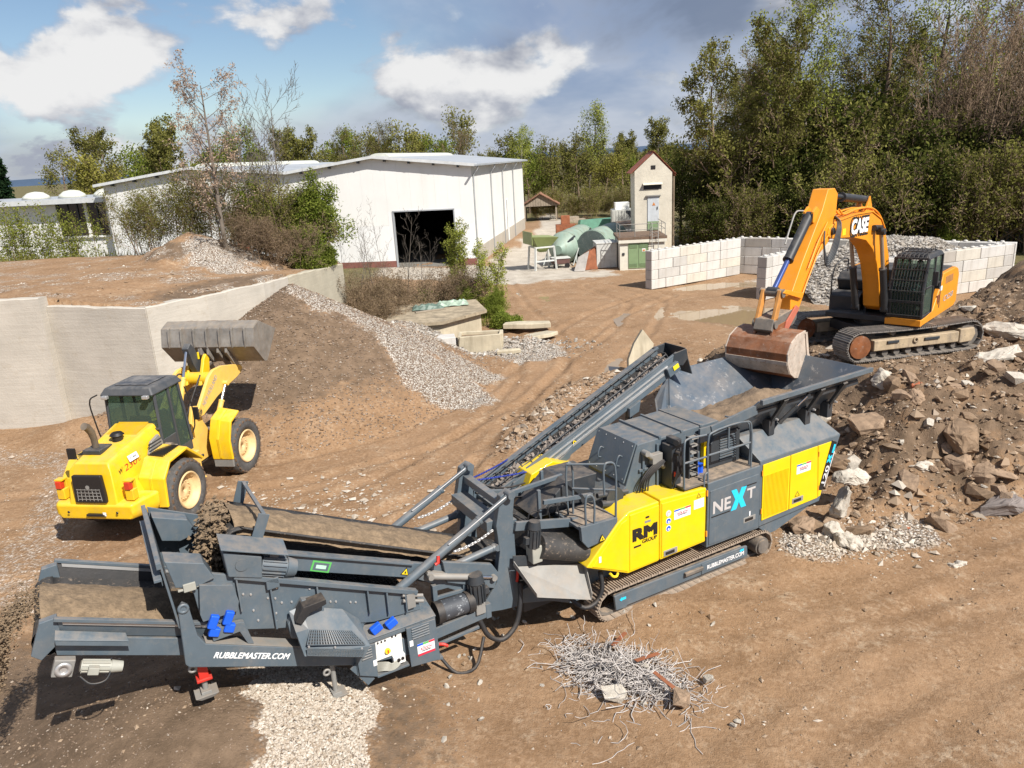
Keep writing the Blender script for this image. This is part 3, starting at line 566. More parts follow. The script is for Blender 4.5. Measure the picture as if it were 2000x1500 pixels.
vb = cp('valve_block', MB().box(1.78, 2.02, .25, .55, 2.15, 3.02).box(1.84, 1.98, .2, .5, 3.02, 3.16), GREYD, .02)
v2 = MB(); random.seed(3)
for k in range(7): v2.path([(1.8+.03*k, .24, 2.2+.05*k), (1.78+.035*k, .12, 2.5), (1.9, .18, 2.75+.04*k)], .014, 5)
v2.tube((1.86, .2, 2.9), (1.86, .1, 2.9), .05).tube((1.92, .22, 3.1), (1.8, .16, 3.12), .055); cp('hoses', v2, BLK, 0, vb)
cp('valve_knob', MB().box(1.8, 1.86, .16, .22, 2.42, 2.52), RED, .01, vb)
ld = cp('ladder', MB().box(2.26, 2.29, .30, .40, 2.15, 3.08).box(2.47, 2.50, .30, .40, 2.15, 3.08), GREYD, .004)
for k in range(6): cp('rung', MB().box(2.29, 2.47, .26, .40, 2.28+.15*k, 2.31+.15*k), GALV, .003, ld)
cp('fuel_filter', MB().tube((2.56, .40, 2.22), (2.56, .40, 2.46), .05).tube((2.68, .42, 2.2), (2.68, .42, 2.4), .05), BLUEP, .006)
fl = cp('platform', MB().box(1.9, 3.9, .02, .98, 2.165, 2.215), DIRTY, .006)
def rail(name, posts, runs, r=.021): 
    m_ = MB(); [m_.path(pp, r, 8) for pp in posts+runs]; return cp(name, m_, GREY, 0)
rail('guard_rail', [[(2.5, .03, 2.0), (2.5, .03, 3.12), (2.56, .03, 3.18), (3.54, .03, 3.2), (3.62, .03, 3.12), (3.66, .03, 2.0)], [(3.02, .03, 2.75), (3.02, .03, 3.19)], [(1.9, .04, 2.2), (1.9, .04, 3.1), (1.95, .06, 3.17), (2.45, .04, 3.17)]], [[(2.5, .03, 2.74), (3.62, .03, 2.74)], [(1.9, .04, 2.72), (2.5, .04, 2.72)], [(2.5, .03, 2.4), (2.42, .03, 2.35), (2.42, .03, 2.06), (2.5, .03, 2.02)], [(3.7, .12, 2.05), (3.67, .12, 3.08), (3.6, .2, 3.16), (3.5, .6, 3.16)]])
rd = cp('radiator_housing', MB().prism([(2.9, 2.215), (3.75, 2.215), (3.75, 2.9), (3.1, 2.9), (2.9, 2.7)], 'y', .42, 1.2), GREYD, .02)
lv = MB()
for k in range(10): lv.box(3.18, 3.62, .40, .425, 2.32+.055*k, 2.345+.055*k)
cp('louvre_slats', lv, GREY, 0, rd); cp('yellow_pillar', MB().box(2.84, 2.92, .5, .6, 2.2, 2.95), YEL, .008)
# left platform
pl_ = cp('platform', MB().prism([(-.48, 1.84), (-.36, 1.68), (.02, 1.72), (.30, 2.0), (.30, 2.08), (-.50, 2.12)], 'y', .02, .1).box(-.5, .3, .03, .85, 2.04, 2.09), GREY, .006)
cp('platform_deck', MB().box(-.44, .26, .08, .8, 2.09, 2.10), DIRTY, 0, pl_)
rail('guard_rail', [[(-.36, .05, 1.8), (-.36, .05, 2.62), (-.30, .05, 2.68), (-.2, .05, 2.6), (-.2, .05, 2.0)], [(.28, .05, 1.9), (.28, .05, 3.08), (.22, .05, 3.16), (.08, .05, 3.18), (.04, .05, 3.1), (.04, .05, 2.6)], [(-.38, .6, 2.1), (-.38, .6, 3.05), (-.33, .6, 3.12), (-.27, .6, 3.05), (-.27, .6, 2.1)]], [[(-.38, .6, 3.1), (.28, .05, 3.12)], [(-.27, .6, 2.6), (.28, .05, 2.62)]])
tri_sign(CR, (-.14, -.005, 1.74), .15)
cp('discharge_frame', MB().bar((-1.6, .42, 2.32), (-.3, .42, 2.02), .07, .16).bar((-1.6, 2.0, 2.32), (-.3, 2.0, 2.02), .07, .16).bar((-1.5, .6, 2.3), (-1.5, 2.0, 2.3), .08, .08).bar((-.9, .6, 2.5), (.2, .6, 2.35), .06, .08).bar((-1.2, 1.2, 2.55), (-.1, 1.2, 2.6), .06, .08).box(-1.0, -.94, .6, .66, 2.1, 2.75).box(-.5, -.44, 1.3, 1.36, 2.1, 2.75), GREY, .006)
cp('inner_duct', MB().prism([(-.9, 2.05), (.4, 2.05), (.5, 2.6), (-.2, 2.62)], 'y', .9, 1.7), GREYD, .02)
cp('side_cover', MB().prism([(-.5, 1.9), (.2, 1.6), (.75, 1.7), (.75, 2.35), (.2, 2.55), (-.3, 2.4)], 'y', 1.98, 2.5), YEL, .02)
rp = MB()
for k in range(4): rp.path([(-1.3+.2*k, .5, 2.3), (-1.25+.2*k, .48, 2.45), (-1.1+.2*k, .5, 2.42), (-1.0+.2*k, .55, 2.15)], .013, 5)
cp('hoses', rp, BLK, 0)
# hopper
HT = [(3.70, -.10, 3.60), (7.06, -.10, 3.66), (7.20, 2.95, 3.55), (4.05, 2.95, 3.50)]
HB = [(3.30, .62, 2.72), (6.45, .62, 2.70), (6.45, 1.95, 2.70), (3.20, 1.95, 2.72)]
HPI = mat('hopper_steel', (.11, .145, .185), .30, metal=.35, var=.15, scale=1.2, wear=.75, wearcol=(.42, .42, .42, 1), dust=.4)
nw = cp('hopper_wall', MB().loft([HT[0], HT[1], HB[1], HB[0]], [(p[0], p[1]+.035, p[2]+.01) for p in (HT[0], HT[1], HB[1], HB[0])]), HPI, .006)
cp('wall_rim', MB().bar((3.72, -.12, 3.585), (7.06, -.12, 3.645), .075, .10), GREY, .008, nw)
fw = cp('hopper_wall', MB().loft([HT[3], HT[2], HB[2], HB[3]], [(p[0], p[1]-.035, p[2]+.01) for p in (HT[3], HT[2], HB[2], HB[3])]).loft([HB[3], HT[3], (3.35, 2.6, 3.05), (2.9, 1.95, 2.75)], [(p[0], p[1], p[2]-.03) for p in (HB[3], HT[3], (3.35, 2.6, 3.05), (2.9, 1.95, 2.75))]), HPI, .006)
cp('hopper_wall', MB().loft([HT[1], HT[2], HB[2], HB[1]], [(p[0]-.035, p[1], p[2]+.01) for p in (HT[1], HT[2], HB[2], HB[1])]), HPI, .006)
st = MB()
for x in (4.45, 5.55, 6.25): st.bar((x, -.09, 3.50), (x+.15, .50, 2.66), .06, .12, (1, 0, 0)); st.box(x, x+.16, .30, .5, 2.60, 2.95)
st.bar((3.75, .1, 3.3), (6.9, .1, 3.35), .06, .1); cp('wall_brace', st, GREYD, .006)
ram(CR, (4.75, .28, 2.85), (5.2, -.02, 3.42), .04, .55, m=GREYD); 
pn = MB(); bolts(pn, [(4.53, .2, 2.98), (5.66, .2, 2.95), (6.35, .2, 2.98)], (0, -1, 0), .03, .05); cp('hinge_pin', pn, STEEL, 0)
cp('feed_edge', MB().bar((2.65, .12, 3.18), (3.72, .0, 3.42), .05, .20).bar((2.7, .5, 2.95), (3.7, .6, 2.9), .05, .3), GREY, .006)
cp('feeder_floor', MB().box(2.9, 6.5, .6, 1.97, 2.55, 2.70), GREYD, 0)
def mound(name, xs, ys, zf, m, root, seed=0):
    X_, Y_ = np.meshgrid(xs, ys); Z_ = zf(X_, Y_); a, b = X_.shape; I = np.arange(a*b).reshape(a, b)
    o = np_obj(name, np.stack([X_, Y_, Z_], -1).reshape(-1, 3), np.stack([I[:-1, :-1], I[:-1, 1:], I[1:, 1:], I[1:, :-1]], -1).reshape(-1, 4), m, root, smooth=True); return tag(o, kind='stuff')
mound('fed_rubble', np.arange(3.0, 6.6, .07), np.arange(.60, 1.98, .07), lambda x, y: 2.74+.36*np.exp(-((x-5.3)/.8)**2)*np.exp(-((y-1.3)/.55)**2)+.20*fbm(x*5, y*5, 3), mat('dug_soil', (.20, .14, .09), .95, var=.3, scale=7, bump=1.0), CR)
# magnetic separator above the discharge belt
md = Vector((.93, 0, -.37)).normalized(); a = Vector((-1.22, .30, 1.86)); b = a+md*1.0
mg = cp('magnet_belt', MB().tube(a, b, .21, 24).tube(a+Y1*1.5, b+Y1*1.5, .21, 24).loft([a+Vector((.075, 0, .195)), b+Vector((.075, 0, .195)), b+Vector((.075, 1.5, .195)), a+Vector((.075, 1.5, .195))], [p_-Vector((.15, 0, .39)) for p_ in (a+Vector((.075, 0, .195)), b+Vector((.075, 0, .195)), b+Vector((.075, 1.5, .195)), a+Vector((.075, 1.5, .195)))]), BELT, 0)
cp('end_plate', MB().tube(b, b+md*.03, .20, 24).tube(b+md*.03, b+md*.06, .05, 12), GREYD, .004, mg)
motor(CR, a-md*.10+Vector((-.04, -.04, .02)), (.12, .0, 1), (-1, 0, .1), .48, .12, GREYD, 'drive_motor')
cp('gearbox', MB().obox(a-md*.10-Z1*.12, (.2, .24, .32)), MOTG, .02)
ch_ = cp('iron_chute', MB().plate([(-1.70, .32, 1.60), (-.30, .30, 1.20), (-.42, -.12, .72), (-1.52, -.10, 1.16)], (0, .012, .012)).plate([(-.30, .30, 1.20), (-.42, -.12, .72), (-.40, -.12, .84), (-.28, .28, 1.36)], (.012, 0, 0)).plate([(-1.70, .32, 1.60), (-1.52, -.10, 1.16), (-1.54, -.12, 1.26), (-1.72, .30, 1.74)], (-.012, 0, 0)), GALV, .004)
cp('chute_back', MB().plate([(-1.72, .34, 1.62), (-.28, .32, 1.22), (-.28, .34, 1.4), (-1.7, .36, 1.8)], (0, .02, 0)), GREYD, 0, ch_)
# main discharge belt towards the screen
bz = lambda x: 2.02+(-.462)*(x+2.9)
bs = Vector((-1, 0, .462)).normalized(); bn = Vector((.462, 0, 1)).normalized()
YN, YF = .68, 1.76
bl = MB(); prof = [(-6.02, 0)]; NS = 9
xs = np.linspace(-5.95, -.6, 40); vs = []; fs = []
def trough(y): t = (y-(YN+YF)/2)/((YF-YN)/2); return .09*t*t
ysn = np.linspace(YN, YF, NS); pth = [(x, bz(x)) for x in xs[::-1]]; hc = (-6.0, bz(-6.0)-.24)
pth += [(hc[0]+.26*math.cos(t)*1.0-.0, hc[1]+.26*math.sin(t)) for t in np.linspace(R(65+0), R(245), 14)] + [(x, bz(x)-.50) for x in xs]
for i, (x, z) in enumerate(pth):
    k = max(0, 1-max(0, i-34)/6) if i < 54 else 0
    for y in ysn: vs.append((x, y, z+trough(y)*(1.0 if i < 40 else .3 if i < 54 else 0)))
M_ = len(pth); bl.add(vs, [(i*NS+j, i*NS+j+1, (i+1)*NS+j+1, (i+1)*NS+j) for i in range(M_-1) for j in range(NS-1)], True)
belt = cp('main_belt', bl, BELT, 0); sol = belt.modifiers.new('t', 'SOLIDIFY'); sol.thickness = .025
def ld_z(x, y): t = (y-(YN+YF)/2)/.47; return bz(x)+.03+.10*(1-t*t)+.07*fbm(x*7, y*9, 3)-.12*sst(.82, 1.02, np.abs(t))
mound('belt_load', np.arange(-6.02, -2.2, .045), np.arange(YN+.06, YF-.05, .045), ld_z, SOILM, belt)
# clods tumbling off the head
fall = MB(); random.seed(11)
def clod(mb, c, s, rnd):
    pts = [(1, 0, 0), (-1, 0, 0), (0, 1, 0), (0, -1, 0), (0, 0, 1), (0, 0, -1)]; v = [Vector(c)+Vector(q)*s*rnd.uniform(.6, 1.25)+Vector((rnd.uniform(-.3, .3), rnd.uniform(-.3, .3), rnd.uniform(-.3, .3)))*s for q in pts]
    mb.add(v, [(0, 2, 4), (2, 1, 4), (1, 3, 4), (3, 0, 4), (2, 0, 5), (1, 2, 5), (3, 1, 5), (0, 3, 5)])
for k in range(2600):
    t = random.random()**.8; y = random.gauss(1.22, .20); y = min(max(y, .78), 1.7)
    c = (-6.05-.40*t**.5+random.gauss(0, .05+.04*t), y, bz(-6.05)+.12-1.15*t*t+random.gauss(0, .06)); clod(fall, c, random.uniform(.015, .05), random)
tag(cp('falling_fines', fall, SOILM, 0), kind='stuff')
def girder(y0, y1):
    g_ = cp('belt_girder', MB().prism([(-5.95, bz(-5.95)-.20), (-3.5, bz(-3.5)-.08), (-2.05, bz(-2.05)-.02), (-1.95, bz(-1.95)-.45), (-2.6, bz(-2.6)-.55), (-3.5, bz(-3.5)-.36), (-5.85, bz(-5.85)-.47)], 'y', y0, y1), GREY, .008)
    cp('girder_flange', MB().bar((-5.6, (y0+y1)/2-.02, bz(-5.6)-.17), (-3.5, (y0+y1)/2-.02, bz(-3.5)-.09), .16, .03), GREY, .004, g_); return g_
g1 = girder(.48, .56); girder(1.88, 1.96)
tri_sign(g1, (-3.72, .478, bz(-3.72)-.32), .15, Vector((.9, 0, -.4)).normalized(), Vector((.4, 0, .9)).normalized())
c_ = Vector((-5.12, .478, bz(-5.12)-.42)); xd_ = Vector((.9, 0, -.42)).normalized(); yd_ = Vector((.42, 0, .9)).normalized()
l_ = sticker(g1, c_, .30, .17, xd_, yd_, m=PRGN, name='lamp_frame'); sticker(l_, c_+xd_*.03+yd_*.025-Y1*.004, .24, .12, xd_, yd_, m=GREY, name='lamp_face'); sticker(l_, c_+xd_*.07+yd_*.055-Y1*.008, .16, .055, xd_, yd_, m=mat('lamp_lens', (.45, .75, .55), .3), name='lamp_lens')
hbx = cp('head_gearbox', MB().prism([(-6.30, 3.44), (-6.28, 3.05), (-5.84, 2.88), (-5.80, 3.22)], 'y', .20, .52), GREY, .02)
cp('gearbox_cover', MB().plate([(-6.32, .14, 3.50), (-5.45, .14, 3.14), (-5.42, .56, 3.20), (-6.30, .56, 3.56)], (0, 0, .02)), GREY, .004, hbx)
cp('gearbox_hub', MB().tube((-6.08, .2, 3.18), (-6.08, .185, 3.18), .09, 20), GREY, .003, hbx)
motor(CR, (-5.83, .34, 3.03), (.92, 0, -.39), (.39, 0, .92), .52, .15, GREY, 'drive_motor', 16)
cp('junction_box', MB().box(-5.80, -5.62, .22, .40, 2.66, 2.82), GREY, .01)
sc_ = cp('scraper_arch', MB().bar((-5.80, .56, 3.28), (-5.63, .52, 3.70), .16, .02, (0, 1, 0)), GREY, .003); cp('scraper_post', MB().bar((-5.80, 1.86, 3.34), (-5.66, 1.80, 3.76), .16, .02, (0, 1, 0)), GREY, .003, sc_)
cp('scraper_bar', MB().bar((-5.63, .52, 3.68), (-5.66, 1.80, 3.74), .05, .05), GREY, .004, sc_)
tl = cp('belt_tail', MB().prism([(-3.0, 2.10), (-2.1, 1.76), (-1.98, 1.55), (-2.08, 1.28), (-2.95, 1.70)], 'y', .40, .48), GREY, .01)
ram(CR, (-3.25, .38, 1.93), (-2.1, .38, 1.52), .055, .6, m=GALV)
cp('link_arm', MB().bar((-3.3, .42, 2.0), (-2.95, .42, 1.85), .06, .12, (0, 1, 0)), GALV, .01)
# uprights that carry the screen
for y0 in (.46, 1.98):
    u_ = cp('upright', MB().prism([(-2.06, 1.0), (-1.94, .76), (-1.62, .72), (-1.58, 1.0), (-1.60, 2.55), (-1.54, 2.92), (-1.66, 3.0), (-1.82, 2.92), (-1.94, 2.4), (-1.90, 1.9)], 'y', y0, y0+.14), GREY, .012)
    cp('hinge_lug', MB().prism([(-2.32, 1.02), (-2.24, .86), (-1.95, .80), (-1.92, 1.2), (-2.02, 1.36)], 'y', y0-.05, y0-.01).tube((-2.22, y0-.09, .97), (-2.22, y0+.1, .97), .045, 12), GREY, .006, u_)
    y_ = y0-.06
    dr = ram(CR, (-4.52, y_, 1.52), (-1.68, y_, 2.95), .075, .78, 'lift_strut', rod=GREY); cp('strut_pipe', MB().path([(-2.9, y_-.07, 2.42), (-2.6, y_-.08, 2.56), (-1.8, y_-.08, 2.96)], .014, 5), STEEL, 0, dr)
    ram(CR, (-2.78, y0+.08, 1.88), (-1.92, y0+.08, 1.98), .065, .9)
    chain(CR, (-1.98, y0+.05, 2.33), (-2.74, y0+.05, 2.16), 12, STEEL)
cp('cross_bar', MB().bar((-1.72, .6, 2.7), (-1.72, 2.0, 2.7), .14, .14).bar((-1.9, .6, 2.35), (-1.9, 2.0, 2.35), .3, .2), GREY, .01)
cp('lock_lever', MB().path([(-1.62, .42, 1.25), (-1.6, .40, 1.5), (-1.56, .36, 1.52)], .028, 6), RED, 0)
cp('lock_lever', MB().path([(-3.1, .33, 2.28), (-3.12, .3, 2.18), (-3.18, .3, 2.16)], .03, 6), RED, 0)
cp('hose', MB().path([(-1.60, .35, 1.25), (-1.66, .28, .9), (-1.82, .22, .52), (-2.1, .20, .38), (-2.33, .24, .52), (-2.46, .3, .85)], .045, 8), BLK, 0)
cp('hose', MB().path([(.02, .2, 1.0), (.0, .12, .7), (-.12, .1, .48), (-.4, .12, .42), (-.6, .3, .62), (-.7, .45, .9)], .045, 8), BLK, 0)
cp('hose', MB().path([(-2.4, .3, .5), (-2.7, .1, .12), (-3.0, .2, .08), (-3.2, .45, .35)], .03, 8), BLK, 0)
# screen box
def stop(x): return 2.16-.455*(x+4.34)
for y0, y1, near in ((.30, .36, 1), (2.06, 2.12, 0)):
    s_ = cp('screen_side', MB().prism([(-6.92, stop(-6.92)+.0), (-6.2, stop(-6.2)), (-3.55, stop(-3.55)), (-3.50, 1.45), (-4.3, 1.52), (-5.75, 1.97), (-6.32, 2.17), (-6.72, 2.58), (-6.74, 2.9)], 'y', y0, y1), GREY, .008)
    yo = y0-.05 if near else y1
    rm = MB().bar((-6.2, yo+.03, stop(-6.2)+.01), (-3.55, yo+.03, stop(-3.55)+.01), .12, .07); cp('top_rail', rm, GREY, .006, s_)
    rb_ = MB()
    for x in (-6.18, -5.75, -5.1, -4.35, -4.05, -3.75): zt = stop(x)-.03; zb = {-6.18: 2.45, -5.75: 2.0, -5.1: 2.2, -4.35: 1.72, -4.05: 1.6, -3.75: 1.52}[x]; rb_.box(x-.012, x+.012, yo-.02, yo+.05, zb, zt)
    cp('stiffener', rb_, GREY, .003, s_)
    if near:
        bt = MB(); bolts(bt, [(-6.62, .3, 3.04), (-6.63, .3, 2.92), (-6.64, .3, 2.78), (-6.50, .3, 2.86), (-6.38, .3, 2.80), (-6.12, .3, 2.68), (-6.02, .3, 2.64), (-5.80, .3, 2.5), (-5.70, .3, 2.46), (-6.02, .3, 2.38), (-5.72, .3, 2.22), (-5.98, .3, 2.2), (-5.74, .3, 2.1), (-5.66, .3, 2.62), (-5.62, .3, 2.36), (-5.48, .3, 2.32), (-5.2, .3, 2.44), (-4.92, .3, 2.12), (-4.84, .3, 2.09), (-4.62, .3, 2.0), (-4.54, .3, 1.97), (-6.84, .3, 3.36), (-6.86, .3, 3.14), (-6.7, .3, 3.08)], (0, -1, 0), .02, .018)
        cp('bolts', bt, STEEL, 0, s_)
        cp('spring_seat', MB().prism([(-6.72, 2.62), (-6.70, 2.50), (-6.24, 2.50), (-6.20, 2.64), (-6.24, 2.92), (-6.66, 3.06)], 'y', .20, .30), GREY, .006, s_)
        cp('hook_latch', MB().box(-6.86, -6.70, .22, .30, 3.0, 3.12).box(-6.93, -6.64, .24, .29, 3.02, 3.05), MOTG, .008, s_)
        cp('motor_bracket', MB().prism([(-5.60, 2.05), (-5.58, 1.80), (-5.2, 1.66), (-5.05, 2.1), (-5.1, 2.3), (-5.35, 2.36)], 'y', .18, .30), GREY, .01, s_)
        cp('pipe_stack', MB().tube((-3.80, .26, 1.84), (-3.46, .26, 1.72), .03).tube((-3.80, .26, 1.74), (-3.46, .26, 1.62), .03).box(-3.74, -3.6, .22, .27, 1.58, 1.84), GALV, .004, s_)
cp('screen_deck', MB().loft([(-6.6, .36, 2.72), (-6.6, 2.06, 2.72), (-3.5, 2.06, 1.50), (-3.5, .36, 1.50)], [(-6.6, .36, 2.68), (-6.6, 2.06, 2.68), (-3.5, 2.06, 1.46), (-3.5, .36, 1.46)]), GREYD, 0)
wr = MB()
for i in range(24): y = .40+i*.07; wr.bar((-6.5, y, 2.71), (-3.55, y, 1.55), .012, .012)
for i in range(40): x = -6.5+i*.075; zq = lin(x, -6.5, 2.72, -3.55, 1.56); wr.bar((x, .38, zq), (x, 2.04, zq), .012, .012, (1, 0, 0))
cp('screen_mesh', wr, GREYD, 0)
for k, (x, y, z) in enumerate(((-5.2, .5, 2.32), (-4.55, .6, 2.0), (-4.7, .45, 2.06))): m_ = MB(); clod(m_, (x, y, z), .07, random); cp('stone', m_, mat('brick_chip', (.40, .24, .15), .9), 0)
for y0 in (.30, 1.9):
    hx = cp('chute_cheek', MB().prism([(-7.02, 3.52), (-6.55, 3.34), (-6.45, 3.08), (-6.70, 3.02), (-6.95, 3.10)], 'y', y0-.06, y0+.28 if y0 < 1 else y0+.2), GREY, .01)
fp = cp('chute_front', MB().plate([(-7.06, .22, 3.50), (-7.06, 2.16, 3.56), (-6.98, 2.16, 2.55), (-6.98, .22, 2.50)], (-.03, 0, 0)), GREY, .006)
cp('chute_rim', MB().bar((-7.10, .18, 3.50), (-7.10, 2.2, 3.56), .06, .09).bar((-7.14, .18, 3.30), (-7.14, 2.2, 3.34), .10, .04).plate([(-7.09, .25, 3.26), (-7.09, 2.1, 3.30), (-7.09, 2.1, 3.22), (-7.09, .25, 3.18)], (-.01, 0, 0)), GREY, .006, fp)
cp('chute_side', MB().plate([(-7.05, 2.13, 3.58), (-6.3, 2.13, 3.22), (-6.3, 2.13, 2.8), (-7.0, 2.13, 2.6)], (0, .03, 0)), GREY, .004, fp)
# screen chassis
for y0, y1, near in ((.17, .30, 1), (2.12, 2.25, 0)):
    cb_ = cp('chassis_beam', MB().prism([(-6.98, 2.78), (-7.02, 1.96), (-6.98, 1.90), (-5.48, 1.28), (-4.60, .93), (-3.3, .70), (-3.3, .95), (-4.62, 1.36), (-5.46, 1.60), (-6.72, 2.18), (-6.80, 2.34), (-6.84, 2.80), (-6.91, 2.86)], 'y', y0, y1), GREY, .014)
    cp('lifting_eye', MB().rev([(.035, -.02), (.035, .02), (.075, .02), (.075, -.02)], 16, 'y', (-6.91, (y0+y1)/2-.05 if near else y1, 2.80)), GREY, 0, cb_)
    cp('beam_bracket', MB().prism([(-6.62, 2.16), (-6.62, 2.36), (-6.22, 2.32), (-6.18, 2.30), (-6.10, 1.92), (-6.18, 1.95), (-6.26, 2.18)], 'y', y0+.02, y1-.02), GREY, .006, cb_)
    cp('beam_lip', MB().plate([(-6.72, y0-.0, 2.185), (-5.46, y0, 1.605), (-5.46, y1+.1, 1.605), (-6.72, y1+.1, 2.185)], (0, 0, .012)), GALV, 0, cb_)
    if near:
        dd = Vector((.92, 0, -.40)).normalized(); text('RUBBLEMASTER.COM', PRW, cb_, (-6.66, .168, 1.925), dd, Vector((.40, 0, .92)), width=1.08, height=.09, bold=.04, shear=.2)
        for bx, bz_ in ((-6.62, 2.44), (-6.42, 2.43)):
            sp_ = cp('spring', MB().bar((bx-.03, .19, bz_-.10), (bx+.10, .19, bz_-.16), .13, .09, (0, 1, 0)), BLUEP, .02)
            cp('spring_arm', MB().bar((bx+.0, .18, bz_-.06), (bx+.09, .18, bz_+.12), .12, .085, (0, 1, 0)), BLUEP, .02, sp_)
        for bx, bz_ in ((-4.33, 1.50), (-4.08, 1.50)):
            sp_ = cp('spring', MB().bar((bx-.06, .16, bz_-.05), (bx+.10, .16, bz_+.03), .13, .10, (0, 1, 0)), BLUEP, .02)
GA = [(-5.56, .22, 2.24), (-5.48, .22, 1.62), (-4.66, .22, 1.28), (-4.54, .22, 1.72), (-4.78, .22, 1.99), (-5.38, .22, 2.26)]
gd = cp('drive_guard', MB().loft([(-5.55, -.05, 2.02), (-5.50, -.16, 1.66), (-4.64, -.16, 1.28), (-4.52, -.16, 1.45), (-4.70, .0, 1.70), (-5.36, .0, 1.98)], GA), GREY, .012)
for A in (((-5.34, -.008, 1.955), (-4.74, -.008, 1.70), (-4.60, -.155, 1.50), (-5.44, -.155, 1.83)), ((-5.45, -.168, 1.78), (-4.62, -.168, 1.42), (-4.66, -.168, 1.32), (-5.46, -.168, 1.67))):
    pm = cp('mesh_panel', MB().plate(A, (0, -.006, .006)), MESHM, 0, gd); A = [Vector(a_) for a_ in A]; w_ = MB()
    for i in range(22): t = i/21; w_.bar(A[0].lerp(A[1], t)+Vector((0, -.012, .012)), A[3].lerp(A[2], t)+Vector((0, -.012, .012)), .012, .008, (0, 1, 0))
    for i in range(6): t = i/5; w_.bar(A[0].lerp(A[3], t)+Vector((0, -.012, .012)), A[1].lerp(A[2], t)+Vector((0, -.012, .012)), .012, .008, (0, 1, 0))
    cp('wire_grid', w_, GREY, 0, pm)
gb = MB(); bolts(gb, [(-5.42, -.16, 1.80), (-5.05, -.16, 1.64), (-4.66, -.16, 1.46)], (0, -1, 0), .02); cp('bolts', gb, STEEL, 0, gd)
cp('guard_collar', MB().prism([(-5.52, 2.15), (-5.38, 2.34), (-5.05, 2.36), (-5.05, 2.28), (-5.3, 2.22), (-5.44, 2.08)], 'y', .0, .24), BLK, .006, gd)
# control cabinet
cbx = cp('control_cabinet', MB().prism([(-4.70, 1.36), (-4.70, .82), (-4.62, .78), (-4.62, 1.30), (-3.40, 1.30), (-3.40, .58), (-3.34, .58), (-3.34, 1.36)], 'y', .10, .56).box(-4.66, -3.36, .50, .56, .6, 1.34).box(-4.4, -3.86, .08, .54, .66, .70), GREY, .006)
cp('cabinet_lid', MB().loft([(-4.70, .09, 1.37), (-3.33, .09, 1.37), (-3.33, .58, 1.50), (-4.70, .58, 1.50)], [(-4.70, .09, 1.39), (-3.33, .09, 1.39), (-3.33, .58, 1.52), (-4.70, .58, 1.52)]), GREY, .006, cbx)
ldr = cp('cabinet_door', MB().prism([(-4.70, 1.34), (-4.68, .84), (-4.40, .70), (-4.38, 1.30)], 'y', .06, .09), GREY, .006, cbx)
rdr = cp('cabinet_door', MB().prism([(-3.86, 1.36), (-3.84, .64), (-3.33, .58), (-3.36, 1.35)], 'y', .06, .09), GREY, .006, cbx)
for x0_, x1_, zz, par in ((-4.62, -4.45, 1.10, ldr), (-3.78, -3.48, 1.14, rdr)):
    for k in range(5): cp('louvre', MB().obox(((x0_+x1_)/2, .052, zz+.045*k), (x1_-x0_, .02, .022), Matrix.Rotation(.5, 3, 'X')), GREY, .004, par)
kolsch(rdr, (-3.71, .058, .79), .30, .22, redbar=True); sticker(rdr, (-3.83, .058, 1.02), .06, .10, m=PRW); sticker(ldr, (-4.45, .058, .92), .06, .10, m=PRW)
wb_ = cp('control_box', MB().box(-4.37, -3.92, .14, .40, .92, 1.29), WHT, .012, cbx)
kn = MB(); bolts(kn, [(-4.32, .138, 1.24), (-4.26, .138, 1.24), (-4.02, .138, 1.26), (-4.08, .138, 1.26), (-4.2, .138, 1.24)], (0, -1, 0), .016, .02); cp('knobs', kn, PRK, 0, wb_)
cp('main_switch', MB().tube((-4.18, .138, 1.05), (-4.18, .10, 1.05), .045, 16), PRY, .004, wb_); cp('switch_key', MB().box(-4.19, -4.17, .09, .10, 1.02, 1.08), RED, .003, wb_)
sb_ = cp('socket_box', MB().box(-4.11, -3.91, .09, .2, .76, .91), WHT, .01, cbx); cp('socket', MB().tube((-4.03, .088, .84), (-4.03, .07, .84), .03, 12).tube((-3.96, .088, .85), (-3.96, .07, .85), .025, 12), PRK, 0, sb_)
cb2 = MB(); random.seed(5)
for k in range(9): z = .72+.014*k; cb2.path([(-4.36, .16+.01*k, z), (-4.28+.01*k, .09, z+.03), (-4.15, .08, z-.01), (-4.02, .10, z+.02), (-3.98, .2, z)], .012, 5)
cp('coiled_cable', cb2, MOTG, 0, cbx)
cp('cabinet_leg', MB().bar((-4.74, .14, 1.0), (-4.5, .12, .62), .14, .03, (0, 1, 0)).bar((-3.7, .2, .62), (-3.25, .2, .52), .12, .05), GREY, .004)
cp('lock_lever', MB().path([(-3.32, .08, .85), (-3.26, .04, .85), (-3.2, .03, .80)], .028, 6), RED, 0)
# oversize cross conveyor
cp('conveyor_frame', MB().bar((-3.28, .30, .92), (-2.26, .30, .98), .07, .20).bar((-3.28, .26, .72), (-2.5, .26, .76), .05, .05).box(-2.34, -2.24, .26, .8, .85, 1.12).bar((-3.15, .5, 1.62), (-2.62, .5, 1.58), .05, .1).bar((-3.15, .46, 1.45), (-2.62, .46, 1.42), .05, .06).box(-3.22, -3.14, .4, .5, 1.0, 1.72).box(-2.66, -2.6, .42, .52, 1.1, 1.62), GREY, .006)
dr_ = cp('belt_drum', MB().tube((-3.16, .34, 1.26), (-2.62, .34, 1.25), .17, 24), mat('scuffed_drum', (.05, .055, .065), .6, wear=.9, wearcol=(.36, .38, .40, 1), scale=3), 0)
cp('drum_guard', MB().tube((-3.24, .34, 1.26), (-3.12, .34, 1.26), .19, 24), BLK, .006, dr_); cp('drum_guard', MB().tube((-2.68, .34, 1.25), (-2.56, .34, 1.25), .19, 24), BLK, .006, dr_)
